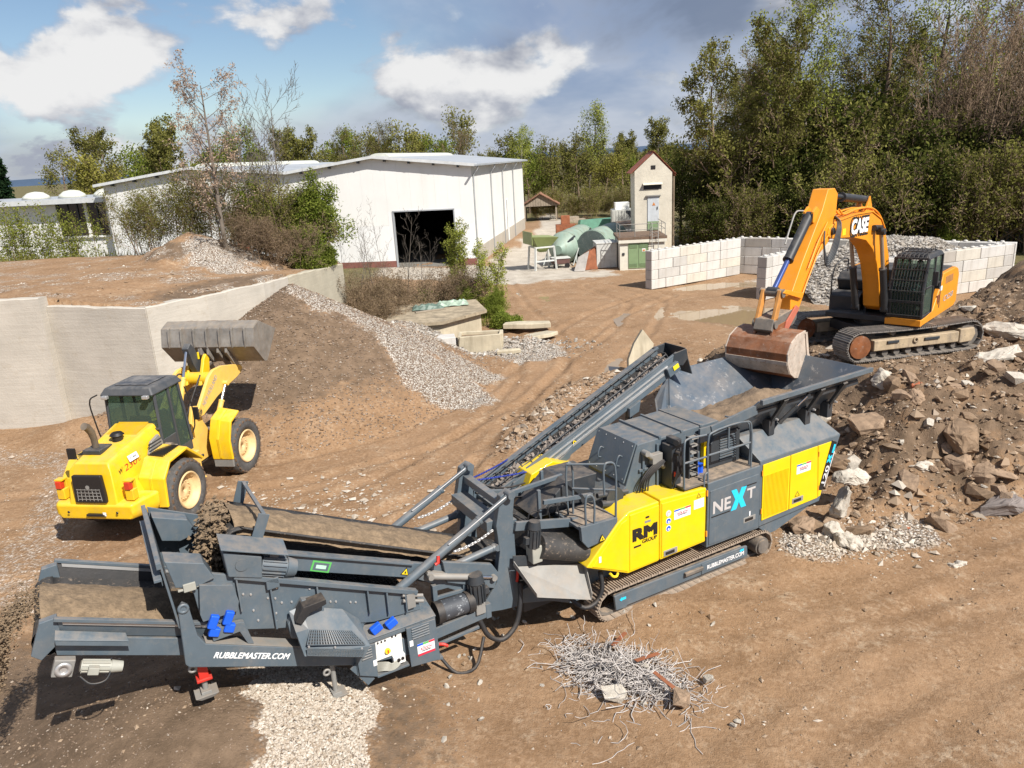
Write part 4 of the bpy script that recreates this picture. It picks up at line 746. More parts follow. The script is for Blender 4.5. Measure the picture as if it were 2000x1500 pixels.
motor(CR, (-2.46, .32, 1.22), (-.03, 0, 1), (1, 0, 0), .52, .15, GREYD, 'drive_motor', 14); cp('gearbox', MB().box(-2.54, -2.36, .22, .42, 1.0, 1.22), GALV, .015)
# jacks
for jx, jy, jz, redj in ((-6.82, .42, 1.80, 1), (-5.02, .34, 1.02, 0)):
    j = cp('support_jack', MB().tube((jx, jy, jz), (jx, jy, jz-.52), .04, 10), GALV, .004)
    if redj: cp('jack_bracket', MB().box(jx-.06, jx+.07, jy-.07, jy+.07, jz-.26, jz+.1).box(jx-.10, jx+.11, jy-.10, jy+.1, jz-.30, jz-.26), RED, .008, j)
    cp('foot_plate', MB().loft([(jx-.16, jy-.13, jz-.52), (jx+.16, jy-.13, jz-.52), (jx+.16, jy+.13, jz-.52), (jx-.16, jy+.13, jz-.52)], [(jx-.09, jy-.10, jz-.585), (jx+.09, jy-.10, jz-.585), (jx+.09, jy+.10, jz-.585), (jx-.09, jy+.10, jz-.585)]).box(jx-.07, jx+.07, jy-.09, jy+.09, jz-.52, jz-.47), GALV, .006, j)
    cp('shackle', MB().rev([(.03, -.015), (.03, .015), (.062, .015), (.062, -.015)], 14, 'y', (jx-.12, jy-.12, jz-.02)), GALV, 0, j)
# fines conveyor under the screen
fz = lambda x: 2.24-.415*(x+6.97)
for y0, near in ((.42, 1), (2.02, 0)):
    fg = cp('fines_girder', MB().prism([(-8.45, fz(-8.45)-.02), (-6.4, fz(-6.4)-.02), (-6.4, fz(-6.4)-.30), (-8.45, fz(-8.45)-.30)], 'y', y0, y0+.06), GREY, .008)
    cp('side_skirt', MB().plate([(-8.35, y0+.03, fz(-8.35)), (-6.5, y0+.03, fz(-6.5)), (-6.5, y0+(-.06 if near else .12), fz(-6.5)+.26), (-8.35, y0+(-.06 if near else .12), fz(-8.35)+.26)], (0, .02, 0)), BLK if not near else GREY, 0, fg)
    cp('skirt_strip', MB().plate([(-8.3, y0+(-.05 if near else .095), fz(-8.3)+.20), (-6.6, y0+(-.05 if near else .095), fz(-6.6)+.20), (-6.6, y0+(-.055 if near else .10), fz(-6.6)+.25), (-8.3, y0+(-.055 if near else .10), fz(-8.3)+.25)], (0, -.012, 0)), STEEL, 0, fg)
    cp('skirt_edge', MB().bar((-8.38, y0+(-.07 if near else .12), fz(-8.38)+.28), (-6.5, y0+(-.07 if near else .12), fz(-6.5)+.28), .07, .045), GREY, .005, fg)
    cp('head_bracket', MB().prism([(-8.72, fz(-8.7)-.30), (-8.62, fz(-8.6)-.36), (-8.35, fz(-8.35)-.05), (-8.35, fz(-8.35)+.28), (-8.55, fz(-8.55)+.18)], 'y', y0-.02, y0+.10), GREY, .01, fg)
fb = MB(); vs = []; ysn = np.linspace(.50, 2.02, 9); pth = [(x, fz(x)) for x in np.linspace(-6.3, -8.45, 16)]+[(-8.5+.2*math.cos(t), fz(-8.5)-.2+.2*math.sin(t)) for t in np.linspace(R(70), R(250), 10)]+[(x, fz(x)-.38) for x in (-8.4, -6.4)]
for x, z in pth:
    for y in ysn: vs.append((x, y, z+.07*((y-1.26)/.76)**2))
fb.add(vs, [(i*9+j, i*9+j+1, (i+1)*9+j+1, (i+1)*9+j) for i in range(len(pth)-1) for j in range(8)], True); cp('fines_belt', fb, BELT, 0)
mound('fines_load', np.arange(-8.55, -6.35, .045), np.arange(.55, 1.98, .045), lambda x, y: fz(x)+.02+.17*(1-((y-1.2)/.62)**2)+.07*fbm(x*7, y*9, 3)-.2*sst(.55, .72, np.abs(y-1.25)), SOILM, CR)
fall = MB()
for k in range(2600):
    t = random.random(); x = -8.55-.75*t**.6+random.gauss(0, .06); y = random.gauss(1.25, .26); clod(fall, (x, y, fz(-8.5)+.1-1.1*t*t+random.gauss(0, .04)), random.uniform(.008, .022), random)
tag(cp('falling_fines', fall, SOILM, 0), kind='stuff')
fc = cp('motor_cover', MB().plate([(-8.42, .28, fz(-8.4)+.0), (-7.62, .28, fz(-7.6)), (-7.64, .40, fz(-7.6)+.07), (-8.40, .40, fz(-8.4)+.07)], (0, .0, .02)).plate([(-8.42, .28, fz(-8.42)+.01), (-7.62, .28, fz(-7.62)+.01), (-7.62, .28, fz(-7.62)-.07), (-8.42, .28, fz(-8.42)-.07)], (0, .01, 0)), GREY, .006)
gbx = cp('fines_gearbox', MB().obox((-8.40, .30, 2.44), (.24, .12, .24), Matrix.Rotation(.38, 3, 'Y')), GALV, .012); cp('gearbox_hub', MB().rev([(.045, -.03), (.045, .0), (.10, .0), (.10, -.03)], 20, 'y', (-8.40, .235, 2.44)).tube((-8.40, .24, 2.44), (-8.40, .225, 2.44), .07, 20), STEEL, 0, gbx)
motor(CR, (-8.22, .30, 2.37), (.92, 0, -.39), (0, -1, 0), .5, .085, MOTG, 'drive_motor', 12)
cp('cable', MB().path([(-8.25, .26, 2.25), (-8.15, .22, 2.12), (-7.98, .22, 2.10), (-7.88, .25, 2.22)], .012, 5), GREYD, 0)
# return conveyor up to the hopper
rz_ = lambda x: 1.72+.440*(x+1.2); YA, YB = 2.28, 2.94
for y0, near in ((YA, 1), (YB, 0)):
    rg = cp('return_girder', MB().prism([(-1.3, rz_(-1.3)+.22), (3.7, rz_(3.7)+.22), (3.7, rz_(3.7)-.12), (3.3, rz_(3.3)-.16), (-1.2, rz_(-1.2)-.16)], 'y', y0-.03, y0+.03), GREY, .006)
    cp('return_edge', MB().bar((-1.3, y0, rz_(-1.3)+.25), (3.7, y0, rz_(3.7)+.25), .13 if not near else .06, .05), GREY, .006, rg)
    if near:
        cp('girder_rib', MB().bar((-1.25, y0-.045, rz_(-1.25)+.02), (3.3, y0-.045, rz_(3.3)+.02), .03, .05).bar((-1.25, y0-.045, rz_(-1.25)+.14), (3.4, y0-.045, rz_(3.4)+.14), .03, .03), STEEL, .003, rg)
        tri_sign(rg, (.86, y0-.036, rz_(.9)-.02), .17, Vector((.9, 0, .42)), Vector((-.42, 0, .9)))
        cp('girder_bracket', MB().prism([(.2, rz_(.2)-.16), (.75, rz_(.75)-.16), (.85, rz_(.85)+.05), (.6, rz_(.6)-.02), (.35, rz_(.35)-.02)], 'y', y0-.10, y0-.04), GREY, .006, rg); cp('girder_bracket', MB().prism([(-.7, rz_(-.7)+.1), (-.2, rz_(-.2)+.1), (-.3, rz_(-.3)+.24), (-.6, rz_(-.6)+.24)], 'y', y0-.10, y0-.04), GREY, .006, rg); cp('girder_bracket', MB().prism([(2.3, rz_(2.3)-.3), (2.55, rz_(2.5)-.3), (2.6, rz_(2.6)-.1), (2.3, rz_(2.3)-.1)], 'y', y0-.12, y0-.04), GREY, .006, rg)
cp('return_belt', MB().loft([(-1.3, YA+.04, rz_(-1.3)+.10), (3.66, YA+.04, rz_(3.66)+.10), (3.66, YB-.04, rz_(3.66)+.10), (-1.3, YB-.04, rz_(-1.3)+.10)], [(-1.3, YA+.04, rz_(-1.3)+.06), (3.66, YA+.04, rz_(3.66)+.06), (3.66, YB-.04, rz_(3.66)+.06), (-1.3, YB-.04, rz_(-1.3)+.06)]), BELT, 0)
rc = MB(); random.seed(21)
for k in range(300): x = random.uniform(-.8, 3.6); clod(rc, (x, random.uniform(YA+.12, YB-.12), rz_(x)+.13), random.uniform(.02, .07), random)
tag(cp('carried_stones', rc, mat('carried_stone', (.24, .20, .17), .9, var=.3), 0), kind='stuff')
ra = MB()
for k in range(22): x = -.9+k*.21; ra.path([(x, YA+.05, rz_(x)+.24), (x+.02, YA+.18, rz_(x)+.32), (x+.02, YB-.18, rz_(x)+.32), (x, YB-.05, rz_(x)+.24)], .010, 4)
cp('guard_hoops', ra, GREYD, 0)
cp('return_guide', MB().path([(-1.0, YB-.14, rz_(-1)+.26), (3.5, YB-.14, rz_(3.5)+.30)], .016, 5).path([(-1.0, YA+.14, rz_(-1)+.26), (3.5, YA+.14, rz_(3.5)+.30)], .016, 5), GREYD, 0)
hd2 = cp('discharge_hood', MB().prism([(3.6, rz_(3.6)+.30), (3.95, rz_(3.9)+.22), (4.15, rz_(3.9)-.25), (4.05, rz_(3.9)-.45), (3.95, rz_(3.9)-.25), (3.85, rz_(3.8)+.05), (3.55, rz_(3.5)+.18)], 'y', YB-.02, YB+.04).prism([(3.6, rz_(3.6)+.30), (3.95, rz_(3.9)+.22), (4.0, rz_(3.9)+.0), (3.85, rz_(3.8)-.1), (3.55, rz_(3.5)+.1)], 'y', YA-.04, YA).plate([(3.92, YA, rz_(3.9)+.24), (3.92, YB, rz_(3.9)+.24), (4.14, YB, rz_(3.9)-.40), (4.14, YA, rz_(3.9)-.40)], (.03, 0, 0)), GREYD, .006)
cp('bearing_cover', MB().obox((3.52, YA-.08, rz_(3.5)+.02), (.34, .10, .22), Matrix.Rotation(-.41, 3, 'Y')), GREY, .015); cp('yellow_mark', MB().obox((3.56, YA-.14, rz_(3.55)+.05), (.16, .02, .10), Matrix.Rotation(-.41, 3, 'Y')), PRY, .006)
cp('return_leg', MB().bar((.4, 2.4, 1.9), (.6, 2.3, rz_(.6)-.15), .1, .1).bar((2.4, 2.4, 2.3), (2.5, 2.4, rz_(2.5)-.15), .12, .12), GREY, .006)
BLUCH = mat('blue_chain', (.03, .05, .30), .4, metal=.4)
for ya, yb, xa, zo in ((2.0, YA-.06, .0, .1), (2.05, YB+.04, -.25, .25)): chain(CR, (-1.66, ya, 2.62), (xa, yb, rz_(xa)+zo), 34, BLUCH, r=.011, sag=.02)
cp('hoses', MB().path([(-1.7, 1.9, 2.7), (-1.3, 1.7, 2.5), (-.8, 1.9, 2.3), (-.4, 2.1, 2.2)], .02, 5).path([(-1.7, 1.7, 2.5), (-1.2, 1.5, 2.35), (-.6, 1.7, 2.1)], .02, 5), BLK, 0)
# ---------------------------------------------------------------- wheel loader
LY = mat('loader_yellow', (.78, .49, .012), .42, var=.10, dust=.42, dustcol=(.55, .38, .18, 1), coat=.1, streak=.22, wear=.12, wearcol=(.45, .30, .14, 1))
LYD = mat('dusty_loader_yellow', (.78, .50, .10), .55, var=.1, scale=3, dust=.6, dustcol=(.52, .38, .24, 1), wear=.35, wearcol=(.50, .38, .26, 1))
RIM = mat('rim_cream', (.66, .47, .24), .6, var=.15, scale=4, wear=.3, wearcol=(.42, .30, .2, 1))
TYRE = mat('tyre_rubber', (.075, .072, .070), .85, var=.3, scale=5, wear=.55, wearcol=(.19, .17, .155, 1), bump=.5, bscale=40)
TREAD = mat('muddy_tread', (.14, .09, .058), .9, var=.35, scale=6, bump=.6)
BUCK = mat('worn_bucket_steel', (.25, .23, .205), .45, metal=.25, var=.3, scale=3, dust=.5, dustcol=(.36, .28, .2, 1), wear=.5, wearcol=(.22, .16, .11, 1), streak=.4)
CABD = mat('cab_charcoal', (.05, .055, .062), .5, var=.1, dust=.5, dustcol=(.22, .2, .18, 1))
a9 = R(90-9); WL = thing('wheel_loader', 'yellow articulated wheel loader lifting a loaded bucket beside the gravel heap', 'wheel loader', (-9.60, 17.92, 0), a9)
def lp(name, mb, m=LY, bv=.02, par=None): return mb.build(name, m, par or WL, bv)
FROT = R(-1.0)
def fp_(name, mb, m=LY, bv=.02, par=None):
    o = mb.build(name, m, par or WL, bv)
    if par is None: o.location = (1.65, 0, 0); o.rotation_euler = (0, 0, FROT)
    return o
def wheel(par_fn, x, y, s, r=.80, w=.60):
    yo = s*w/2; prof = [(r*.60, -yo*.92), (r*.80, -yo*1.02), (r*.95, -yo*.95), (r, -yo*.80), (r*1.0, yo*.80), (r*.95, yo*.95), (r*.80, yo*1.02), (r*.60, yo*.92)]
    ty = par_fn('wheel', MB().rev(prof, 48, 'y', (x, y, r)), TYRE, 0)
    lg = MB()
    for i in range(26):
        a = 2*math.pi*i/26
        for q in (-1, 1):
            aa = a+(.06 if q > 0 else 0); d = Vector((math.cos(aa), 0, math.sin(aa))); t = Vector((-math.sin(aa), 0, math.cos(aa))); c = Vector((x, y, r))
            lg.hexa([c+d*(r-.02)+t*.045+Y1*q*.02, c+d*(r-.02)-t*.05+Y1*q*.03, c+d*(r*.9)-t*.09+Y1*q*w*.505, c+d*(r*.9)+t*.02+Y1*q*w*.505, c+d*(r+.022)+t*.035+Y1*q*.02, c+d*(r+.022)-t*.045+Y1*q*.03, c+d*(r*.955)-t*.08+Y1*q*w*.515, c+d*(r*.955)+t*.01+Y1*q*w*.515])
    lp('tread_blocks', lg, TREAD, 0, ty)
    yo = y+s*w/2
    rm = lp('rim', MB().rev([(r*.60, yo-s*.01), (r*.575, yo+s*.015), (r*.53, yo-s*.02), (r*.50, yo-s*.14), (r*.36, yo-s*.20), (r*.34, yo-s*.17), (.05, yo-s*.17), (.05, yo-s*.26), (r*.60, yo-s*.26)], 32, 'y', (x, 0, r)), RIM, 0, ty)
    nb = MB(); bolts(nb, [(x+r*.28*math.cos(t), yo-s*.172, r+r*.28*math.sin(t)) for t in np.arange(12)*math.pi/6], (0, s, 0), .02, .03); lp('wheel_nuts', nb, RIM, 0, ty)
for s in (-1, 1):
    wheel(lp, 0, s*1.06, s)
    wheel(fp_, 1.42, s*1.06, s)
lp('rear_axle', MB().tube((0, -.9, .8), (0, .9, .8), .16, 14).box(-1.2, 1.5, -.42, .42, .62, 1.2), GREYD, .03)
fp_('front_axle', MB().tube((1.42, -.9, .8), (1.42, .9, .8), .16, 14).box(.0, 1.8, -.4, .4, .6, 1.25), DIRTY, .03)
hood = lp('engine_hood', MB().loft([(-1.72, -.62, 1.15), (-1.62, -.52, 2.0), (-1.50, -.42, 2.16), (-1.50, .42, 2.16), (-1.62, .52, 2.0), (-1.72, .62, 1.15)], [(.34, -.72, 1.15), (.34, -.68, 2.2), (.34, -.55, 2.52), (.34, .55, 2.52), (.34, .68, 2.2), (.34, .72, 1.15)]), LY, .05)
lp('hood_shoulder', MB().loft([(-1.2, -.86, 1.15), (-1.1, -.60, 1.62), (-1.1, .60, 1.62), (-1.2, .86, 1.15)], [(-.55, -.80, 1.15), (-.6, -.62, 1.70), (-.6, .62, 1.70), (-.55, .80, 1.15)]), LY, .05, hood)
gr = lp('rear_grille', MB().prism([(-.40, 1.26), (.40, 1.26), (.37, 1.94), (-.37, 1.94)], 'x', -1.77, -1.66), PRK, .03)
for o_ in (gr,): pass
gi = MB()
for k in range(7): gi.bar((-1.775, -.3+.1*k, 1.32), (-1.765, -.28+.093*k, 1.62), .012, .012)
for k in range(4): gi.bar((-1.775, -.3, 1.36+.08*k), (-1.775, .3, 1.36+.08*k), .012, .012)
gi.tube((-1.78, 0, 1.66), (-1.775, 0, 1.66), .05, 12); lp('grille_bars', gi, GALV, 0, gr)
cw = lp('counterweight', MB().loft([(-1.78, -.95, .95), (-1.74, -.98, 1.22), (-1.74, .98, 1.22), (-1.78, .95, .95), (-1.70, .88, .80), (-1.70, -.88, .80)], [(-1.05, -1.28, .95), (-1.00, -1.26, 1.28), (-1.00, 1.26, 1.28), (-1.05, 1.28, .95), (-1.05, 1.18, .78), (-1.05, -1.18, .78)]), LY, .08)
lp('tow_slot', MB().box(-1.80, -1.70, -.30, .18, .93, .985), PRK, .015, cw)
hl = MB(); bolts(hl, [(-1.785, -.62, 1.03), (-1.785, .62, 1.03)], (-1, 0, 0), .035, .012); lp('bolt_holes', hl, PRK, 0, cw); sticker(cw, (-1.79, -.26, .95), .08, .09, -Y1, Z1, m=PRW)
for s in (-1, 1):
    lb = lp('lamp_bracket', MB().box(-1.60, -1.40, s*.88-.10, s*.88+.10, 1.26, 1.52), LY, .02); lp('tail_lamp', MB().box(-1.63, -1.50, s*.88-.07, s*.88+.07, 1.54, 1.72), mat('lamp_red', (.6, .05, .02), .25), .01, lb); lp('lamp_hood', MB().box(-1.6, -1.42, s*.88-.10, s*.88+.10, 1.72, 1.76).box(-1.46, -1.40, s*.88-.09, s*.88+.09, 1.5, 1.74), LY, .008, lb)
    lp('rear_fender', MB().loft([(-1.0, s*.70, .78), (-.95, s*.70, 1.55), (-.62, s*.70, 1.93), (.20, s*.70, 1.98), (.85, s*.70, 1.42), (.78, s*.70, 1.38), (.17, s*.70, 1.90), (-.58, s*.70, 1.85), (-.86, s*.70, 1.5), (-.92, s*.70, .78)], [(-.98, s*1.36, .78), (-.93, s*1.36, 1.5), (-.60, s*1.36, 1.84), (.20, s*1.36, 1.90), (.85, s*1.36, 1.36), (.78, s*1.36, 1.32), (.17, s*1.36, 1.82), (-.56, s*1.36, 1.77), (-.84, s*1.36, 1.46), (-.90, s*1.36, .78)]), LY, .03)
    fv = MB()
    for k in range(10): fv.box(-.50+.07*k, -.465+.07*k, s*.95-.2, s*.95+.2, 1.925, 1.955)
    lp('fender_tread', fv, PRK, 0)
    lp('fender_rib', MB().loft([(-1.01, s*.98, .85), (-.96, s*.98, 1.52), (-.66, s*.98, 1.87), (-.64, s*.98, 1.85), (-.93, s*.98, 1.5), (-.98, s*.98, .85)], [(-1.01, s*1.05, .85), (-.96, s*1.05, 1.52), (-.66, s*1.05, 1.86), (-.64, s*1.05, 1.84), (-.93, s*1.05, 1.5), (-.98, s*1.05, .85)]), LY, .01)
    lp('side_intake', MB().prism([(-.42, 1.55), (.12, 1.50), (.20, 2.05), (.08, 2.28), (-.25, 2.2), (-.42, 1.9)], 'y', s*.66, s*.735), GALV, .02, hood)
    il = MB()
    for k in range(8): il.box(-.38, .12, s*.73-.012, s*.73+.012, 1.58+.08*k, 1.61+.08*k)
    lp('intake_slats', il, GREYD, 0, hood)
lp('exhaust_base', MB().box(-1.2, -.72, -.05, .42, 2.22, 2.34), GREYD, .03, hood)
lp('exhaust_stack', MB().path([(-.98, .2, 2.2), (-.99, .2, 2.55), (-1.03, .2, 2.74), (-1.14, .2, 2.90), (-1.22, .2, 2.95)], [.075, .075, .085, .09, .09], 14), mat('burnt_steel', (.20, .16, .12), .6, metal=.4, var=.4), 0)
lp('air_cap', MB().tube((-.52, -.05, 2.34), (-.52, -.05, 2.48), .13, 18).tube((-.52, -.05, 2.48), (-.52, -.05, 2.54), .17, 18, .12), PRK, .01)
hv = MB()
for k in range(12): hv.box(-.28+.05*k, -.255+.05*k, -.40, .40, 2.41+.011*k, 2.43+.011*k)
lp('hood_vents', hv, LY, 0, hood)
lp('mirror', MB().box(-1.32, -1.26, .52, .72, 2.16, 2.42).path([(-1.3, .55, 2.2), (-1.28, .35, 2.05), (-1.2, .3, 2.1)], .015, 5), PRK, .01)
xs_ = Vector((-1, .07, 0)).normalized(); 
def onhood(x, z): t = (x+1.62)/1.96; return -(.545+.158*t)
def htext(s, x, z, w, h, m, b): 
    x0, x1 = x, x+w; d = Vector((w, onhood(x1, z)-onhood(x0, z), .05)); text(s, m, hood, (x0, onhood(x0, z)-.006, z), d, (0, .09, 1), width=w, height=h, bold=b, shear=.15)
htext('W', -1.37, 1.80, .14, .11, PRK, .02); htext('230', -1.18, 1.80, .44, .16, mat('model_red', (.42, .02, .02), .5), .0); htext('C', -.70, 1.86, .10, .09, mat('model_red', (.42, .02, .02), .5), .0)
sticker(hood, (-1.02, -.63, 1.98), .32, .15, Vector((1, -.08, .03)), (0, .35, 1), m=PRW); text('D 14969', PRK, hood, (-.98, -.628, 2.03), Vector((1, -.08, .03)), (0, .35, 1), width=.22, height=.05)
# cab
cab = lp('cab', MB().box(.22, 1.48, -.70, .70, 1.35, 1.62).box(.3, 1.4, -.6, .6, 1.2, 1.36), CABD, .02)
pl = MB()
for (x, z0, xt) in ((.22, 1.6, .30), (1.46, 1.6, 1.30), (.85, 1.6, .85)):
    for s in (-1, 1): pl.bar((x, s*.70, z0), (xt, s*.66, 3.28), .07, .07)
pl.bar((.22, -.70, 2.36), (.22, .70, 2.36), .06, .06); lp('cab_pillars', pl, CABD, .01, cab)
lp('cab_roof', MB().loft([(.12, -.74, 3.24), (1.50, -.74, 3.24), (1.50, .74, 3.24), (.12, .74, 3.24)], [(.24, -.62, 3.44), (1.40, -.62, 3.44), (1.40, .62, 3.44), (.24, .62, 3.44)]), CABD, .05, cab)
lp('roof_panel', MB().box(.42, 1.22, -.45, .45, 3.44, 3.465), mat('roof_black', (.02, .022, .028), .3, dust=.6, dustcol=(.3, .28, .26, 1), scale=1.5), .02, cab)
for s in (-1, 1):
    lp('side_window', MB().plate([(.27, s*.695, 2.1), (.82, s*.70, 1.7), (.84, s*.665, 3.22), (.31, s*.665, 3.22)], (0, -s*.012, 0)), GLASS, 0, cab)
    lp('door_window', MB().plate([(.88, s*.70, 1.42), (1.42, s*.70, 1.42), (1.28, s*.665, 3.22), (.88, s*.665, 3.22)], (0, -s*.012, 0)), GLASS, 0, cab)
    lp('door_panel', MB().box(.24, .84, s*.68, s*.715, 1.55, 2.05), CABD, .01, cab)
lp('rear_window', MB().plate([(.23, -.66, 2.4), (.23, .66, 2.4), (.30, .62, 3.22), (.30, -.62, 3.22)], (.012, 0, 0)), GLASS, 0, cab)
lp('windscreen', MB().plate([(1.46, -.66, 1.5), (1.46, .66, 1.5), (1.31, .62, 3.22), (1.31, -.62, 3.22)], (.012, 0, 0)), GLASS, 0, cab)
lp('driver_seat', MB().box(.55, .95, -.28, .28, 1.75, 1.9).box(.45, .58, -.28, .28, 1.85, 2.6), GREYD, .05, cab)
lp('console', MB().bar((1.3, 0, 1.6), (1.12, 0, 2.25), .12, .12).rev([(.16, -.012), (.16, .012), (.19, .012), (.19, -.012)], 20, 'z', (1.1, 0, 2.3)).box(1.2, 1.42, -.5, .5, 1.62, 1.95), GREYD, .01, cab)
for y in (-.55, .55): lp('work_lamp', MB().box(.05, .16, y-.08, y+.08, 3.18, 3.27), STEEL, .02, cab)
lp('mirror_arm', MB().path([(.1, .74, 3.3), (.02, .9, 3.2), (.06, .92, 2.6), (.14, .86, 2.0), (.2, .75, 1.8)], .018, 6), PRK, 0, cab)
lp('grab_rail', MB().path([(1.44, -.76, 3.1), (1.5, -.84, 2.6), (1.52, -.82, 2.0), (1.46, -.76, 1.8)], .018, 6).path([(.95, -.74, 1.4), (.98, -.86, 1.3), (1.2, -.86, 1.3), (1.22, -.74, 1.4)], .015, 6), PRK, 0, cab)
lp('side_mirror', MB().box(1.48, 1.54, -1.0, -.84, 2.15, 2.5), PRK, .02, cab)
lp('tank_step', MB().box(.55, 1.25, -1.0, -.6, .85, 1.4).box(.7, 1.2, -1.12, -.95, .62, .68), LYD, .03)
lp('filter_unit', MB().box(.18, .52, -.92, -.66, 1.55, 1.85).tube((.3, -.9, 1.86), (.3, -.7, 1.86), .1, 14), DIRTY, .03)
lp('articulation', MB().box(1.3, 2.0, -.3, .3, .6, .8).box(1.3, 2.0, -.3, .3, 1.3, 1.5).tube((1.65, 0, .5), (1.65, 0, 1.6), .14, 14), DIRTY, .02)
lp('steering_ram', MB().tube((1.1, -.52, .85), (2.2, -.45, .85), .05, 10), GREYD, 0)
# front frame
for s in (-1, 1):
    tw = fp_('loader_tower', MB().prism([(.10, .7), (1.1, .7), (1.2, 1.2), (.85, 1.75), (.72, 2.25), (.48, 2.32), (.34, 2.05), (.08, 1.4)], 'y', s*.36, s*.46), LYD, .02)
    lp('pivot_pin', MB().tube((.56, s*.34, 2.12), (.56, s*.60, 2.12), .11, 16), DIRTY, .006, tw)
    lp('tower_plate', MB().prism([(.2, 1.0), (.42, 1.0), (.5, 1.6), (.36, 1.9), (.22, 1.5)], 'y', s*.46, s*.475), LYD, .006, tw)
    fd = fp_('front_fender', MB().loft([(.58, s*.72, .70), (.55, s*.72, 1.35), (.78, s*.72, 1.86), (1.30, s*.72, 2.03), (1.34, s*.72, 1.97), (.85, s*.72, 1.80), (.64, s*.72, 1.32), (.66, s*.72, .70)], [(.58, s*1.34, .70), (.55, s*1.34, 1.30), (.76, s*1.34, 1.78), (1.26, s*1.34, 1.95), (1.30, s*1.34, 1.89), (.83, s*1.34, 1.72), (.64, s*1.34, 1.27), (.66, s*1.34, .70)]), LY, .03)
    lp('fender_rib', MB().loft([(.565, s*.95, .75), (.54, s*.95, 1.32), (.76, s*.95, 1.84), (1.2, s*.95, 2.02), (1.2, s*.95, 1.98), (.58, s*.95, 1.3)], [(.565, s*1.03, .75), (.54, s*1.03, 1.32), (.76, s*1.03, 1.83), (1.2, s*1.03, 2.0), (1.2, s*1.03, 1.97), (.58, s*1.03, 1.3)]), LY, .01, fd)
    lp('mud_flap', MB().box(.60, .66, s*.74, s*1.32, .48, .72), GALV, .01, fd)
    arm = fp_('lift_arm', MB().prism([(.44, 2.14), (.50, 2.00), (.72, 1.98), (1.5, 2.26), (2.2, 2.42), (2.7, 2.50), (3.0, 2.58), (3.12, 2.70), (3.02, 2.82), (2.6, 2.93), (2.0, 3.06), (1.55, 3.06), (1.25, 2.92), (.6, 2.3)], 'y', s*.50, s*.60), LYD, .02)
    if s < 0:
        dd = Vector((.74, 0, .52)).normalized(); text('NEW HOLLAND', PRG, arm, (.80, -.605, 2.20), dd, Vector((-.52, 0, .74)), width=1.05, height=.15, bold=.01)
    ram(arm, (.95, s*.66, 1.35), (1.95, s*.66, 2.55), .075, .62, 'lift_cylinder', LYD)
fp_('cross_tube', MB().tube((1.75, -.5, 2.75), (1.75, .5, 2.75), .19, 18), LY, 0)
fp_('bell_crank', MB().prism([(1.45, 3.7), (1.62, 3.82), (1.78, 3.65), (2.0, 3.2), (2.35, 3.05), (2.42, 2.9), (2.2, 2.8), (1.8, 2.85), (1.6, 3.2)], 'y', .02, .22), CABD, .02)
fp_('crank_mount', MB().prism([(1.5, 2.6), (2.0, 2.6), (2.15, 3.25), (2.02, 3.42), (1.88, 3.3)], 'y', -.16, -.06), LY, .02); fp_('crank_mount', MB().prism([(1.5, 2.6), (2.0, 2.6), (2.15, 3.25), (2.02, 3.42), (1.88, 3.3)], 'y', .28, .36), LY, .02)
fp_('yellow_label', MB().box(1.84, 1.9, -.01, .02, 3.3, 3.5), PRY, .004)
tc_ = ram(WL, (.62, .12, 1.95), (1.55, .12, 3.68), .075, .55, 'tilt_cylinder', LYD); tc_.location = (1.65, 0, 0); tc_.rotation_euler = (0, 0, FROT)
fp_('tilt_link', MB().bar((2.35, .12, 2.95), (2.75, .12, 3.05), .14, .10), DIRTY, .02)
fp_('hoses', MB().path([(.7, .25, 2.0), (.9, .4, 2.6), (1.3, .36, 3.0), (1.5, .3, 2.9)], .025, 6).path([(.7, -.1, 2.0), (1.0, -.2, 2.5), (1.4, -.25, 2.95)], .025, 6), BLK, 0)
# bucket
BP = [(2.86, 4.22), (2.50, 4.06), (2.38, 3.52), (2.90, 2.95), (3.06, 2.92), (3.84, 3.74), (3.78, 3.78), (3.02, 3.02), (2.93, 3.04), (2.46, 3.56), (2.56, 4.00), (2.88, 4.14)]
bu = fp_('bucket', MB().prism(BP, 'y', -1.46, 1.46), BUCK, .012)
for s in (-1, 1): lp('bucket_cheek', MB().prism([(2.86, 4.20), (2.50, 4.05), (2.38, 3.52), (2.90, 2.95), (3.06, 2.92), (3.84, 3.74)], 'y', s*1.46, s*1.485), BUCK, .006, bu)
for k in range(7): y = -1.22+k*.405; lp('bucket_rib', MB().prism([(2.86, 4.21), (2.49, 4.06), (2.375, 3.53), (2.36, 3.5), (2.36, 3.7), (2.42, 4.05)], 'y', y-.02, y+.02), BUCK, .004, bu)
for y in (-.56, -.30, .30, .56): lp('bucket_lug', MB().prism([(2.42, 3.5), (2.92, 2.96), (3.12, 2.62), (3.0, 2.6), (2.7, 2.95), (2.38, 3.35)], 'y', y-.035, y+.035), BUCK, .008, bu)
lp('tilt_lug', MB().prism([(2.40, 3.55), (2.5, 3.4), (2.72, 2.98), (2.62, 3.0), (2.36, 3.3)], 'y', -.02, .04), BUCK, .006, bu); lp('tilt_lug', MB().prism([(2.40, 3.55), (2.5, 3.4), (2.72, 2.98), (2.62, 3.0), (2.36, 3.3)], 'y', .2, .26), BUCK, .006, bu)
mound('bucket_load', np.arange(2.5, 3.72, .05), np.arange(-1.42, 1.44, .05), lambda x, y: 3.72+.42*np.exp(-((x-3.0)/.42)**2)*sst(1.5, .9, np.abs(y))+.10*fbm(x*5, y*5, 3)-.25*sst(3.3, 3.75, x)*0, mat('scooped_gravel', (.22, .15, .10), .95, var=.35, scale=9, bump=1.0, bscale=35), bu)
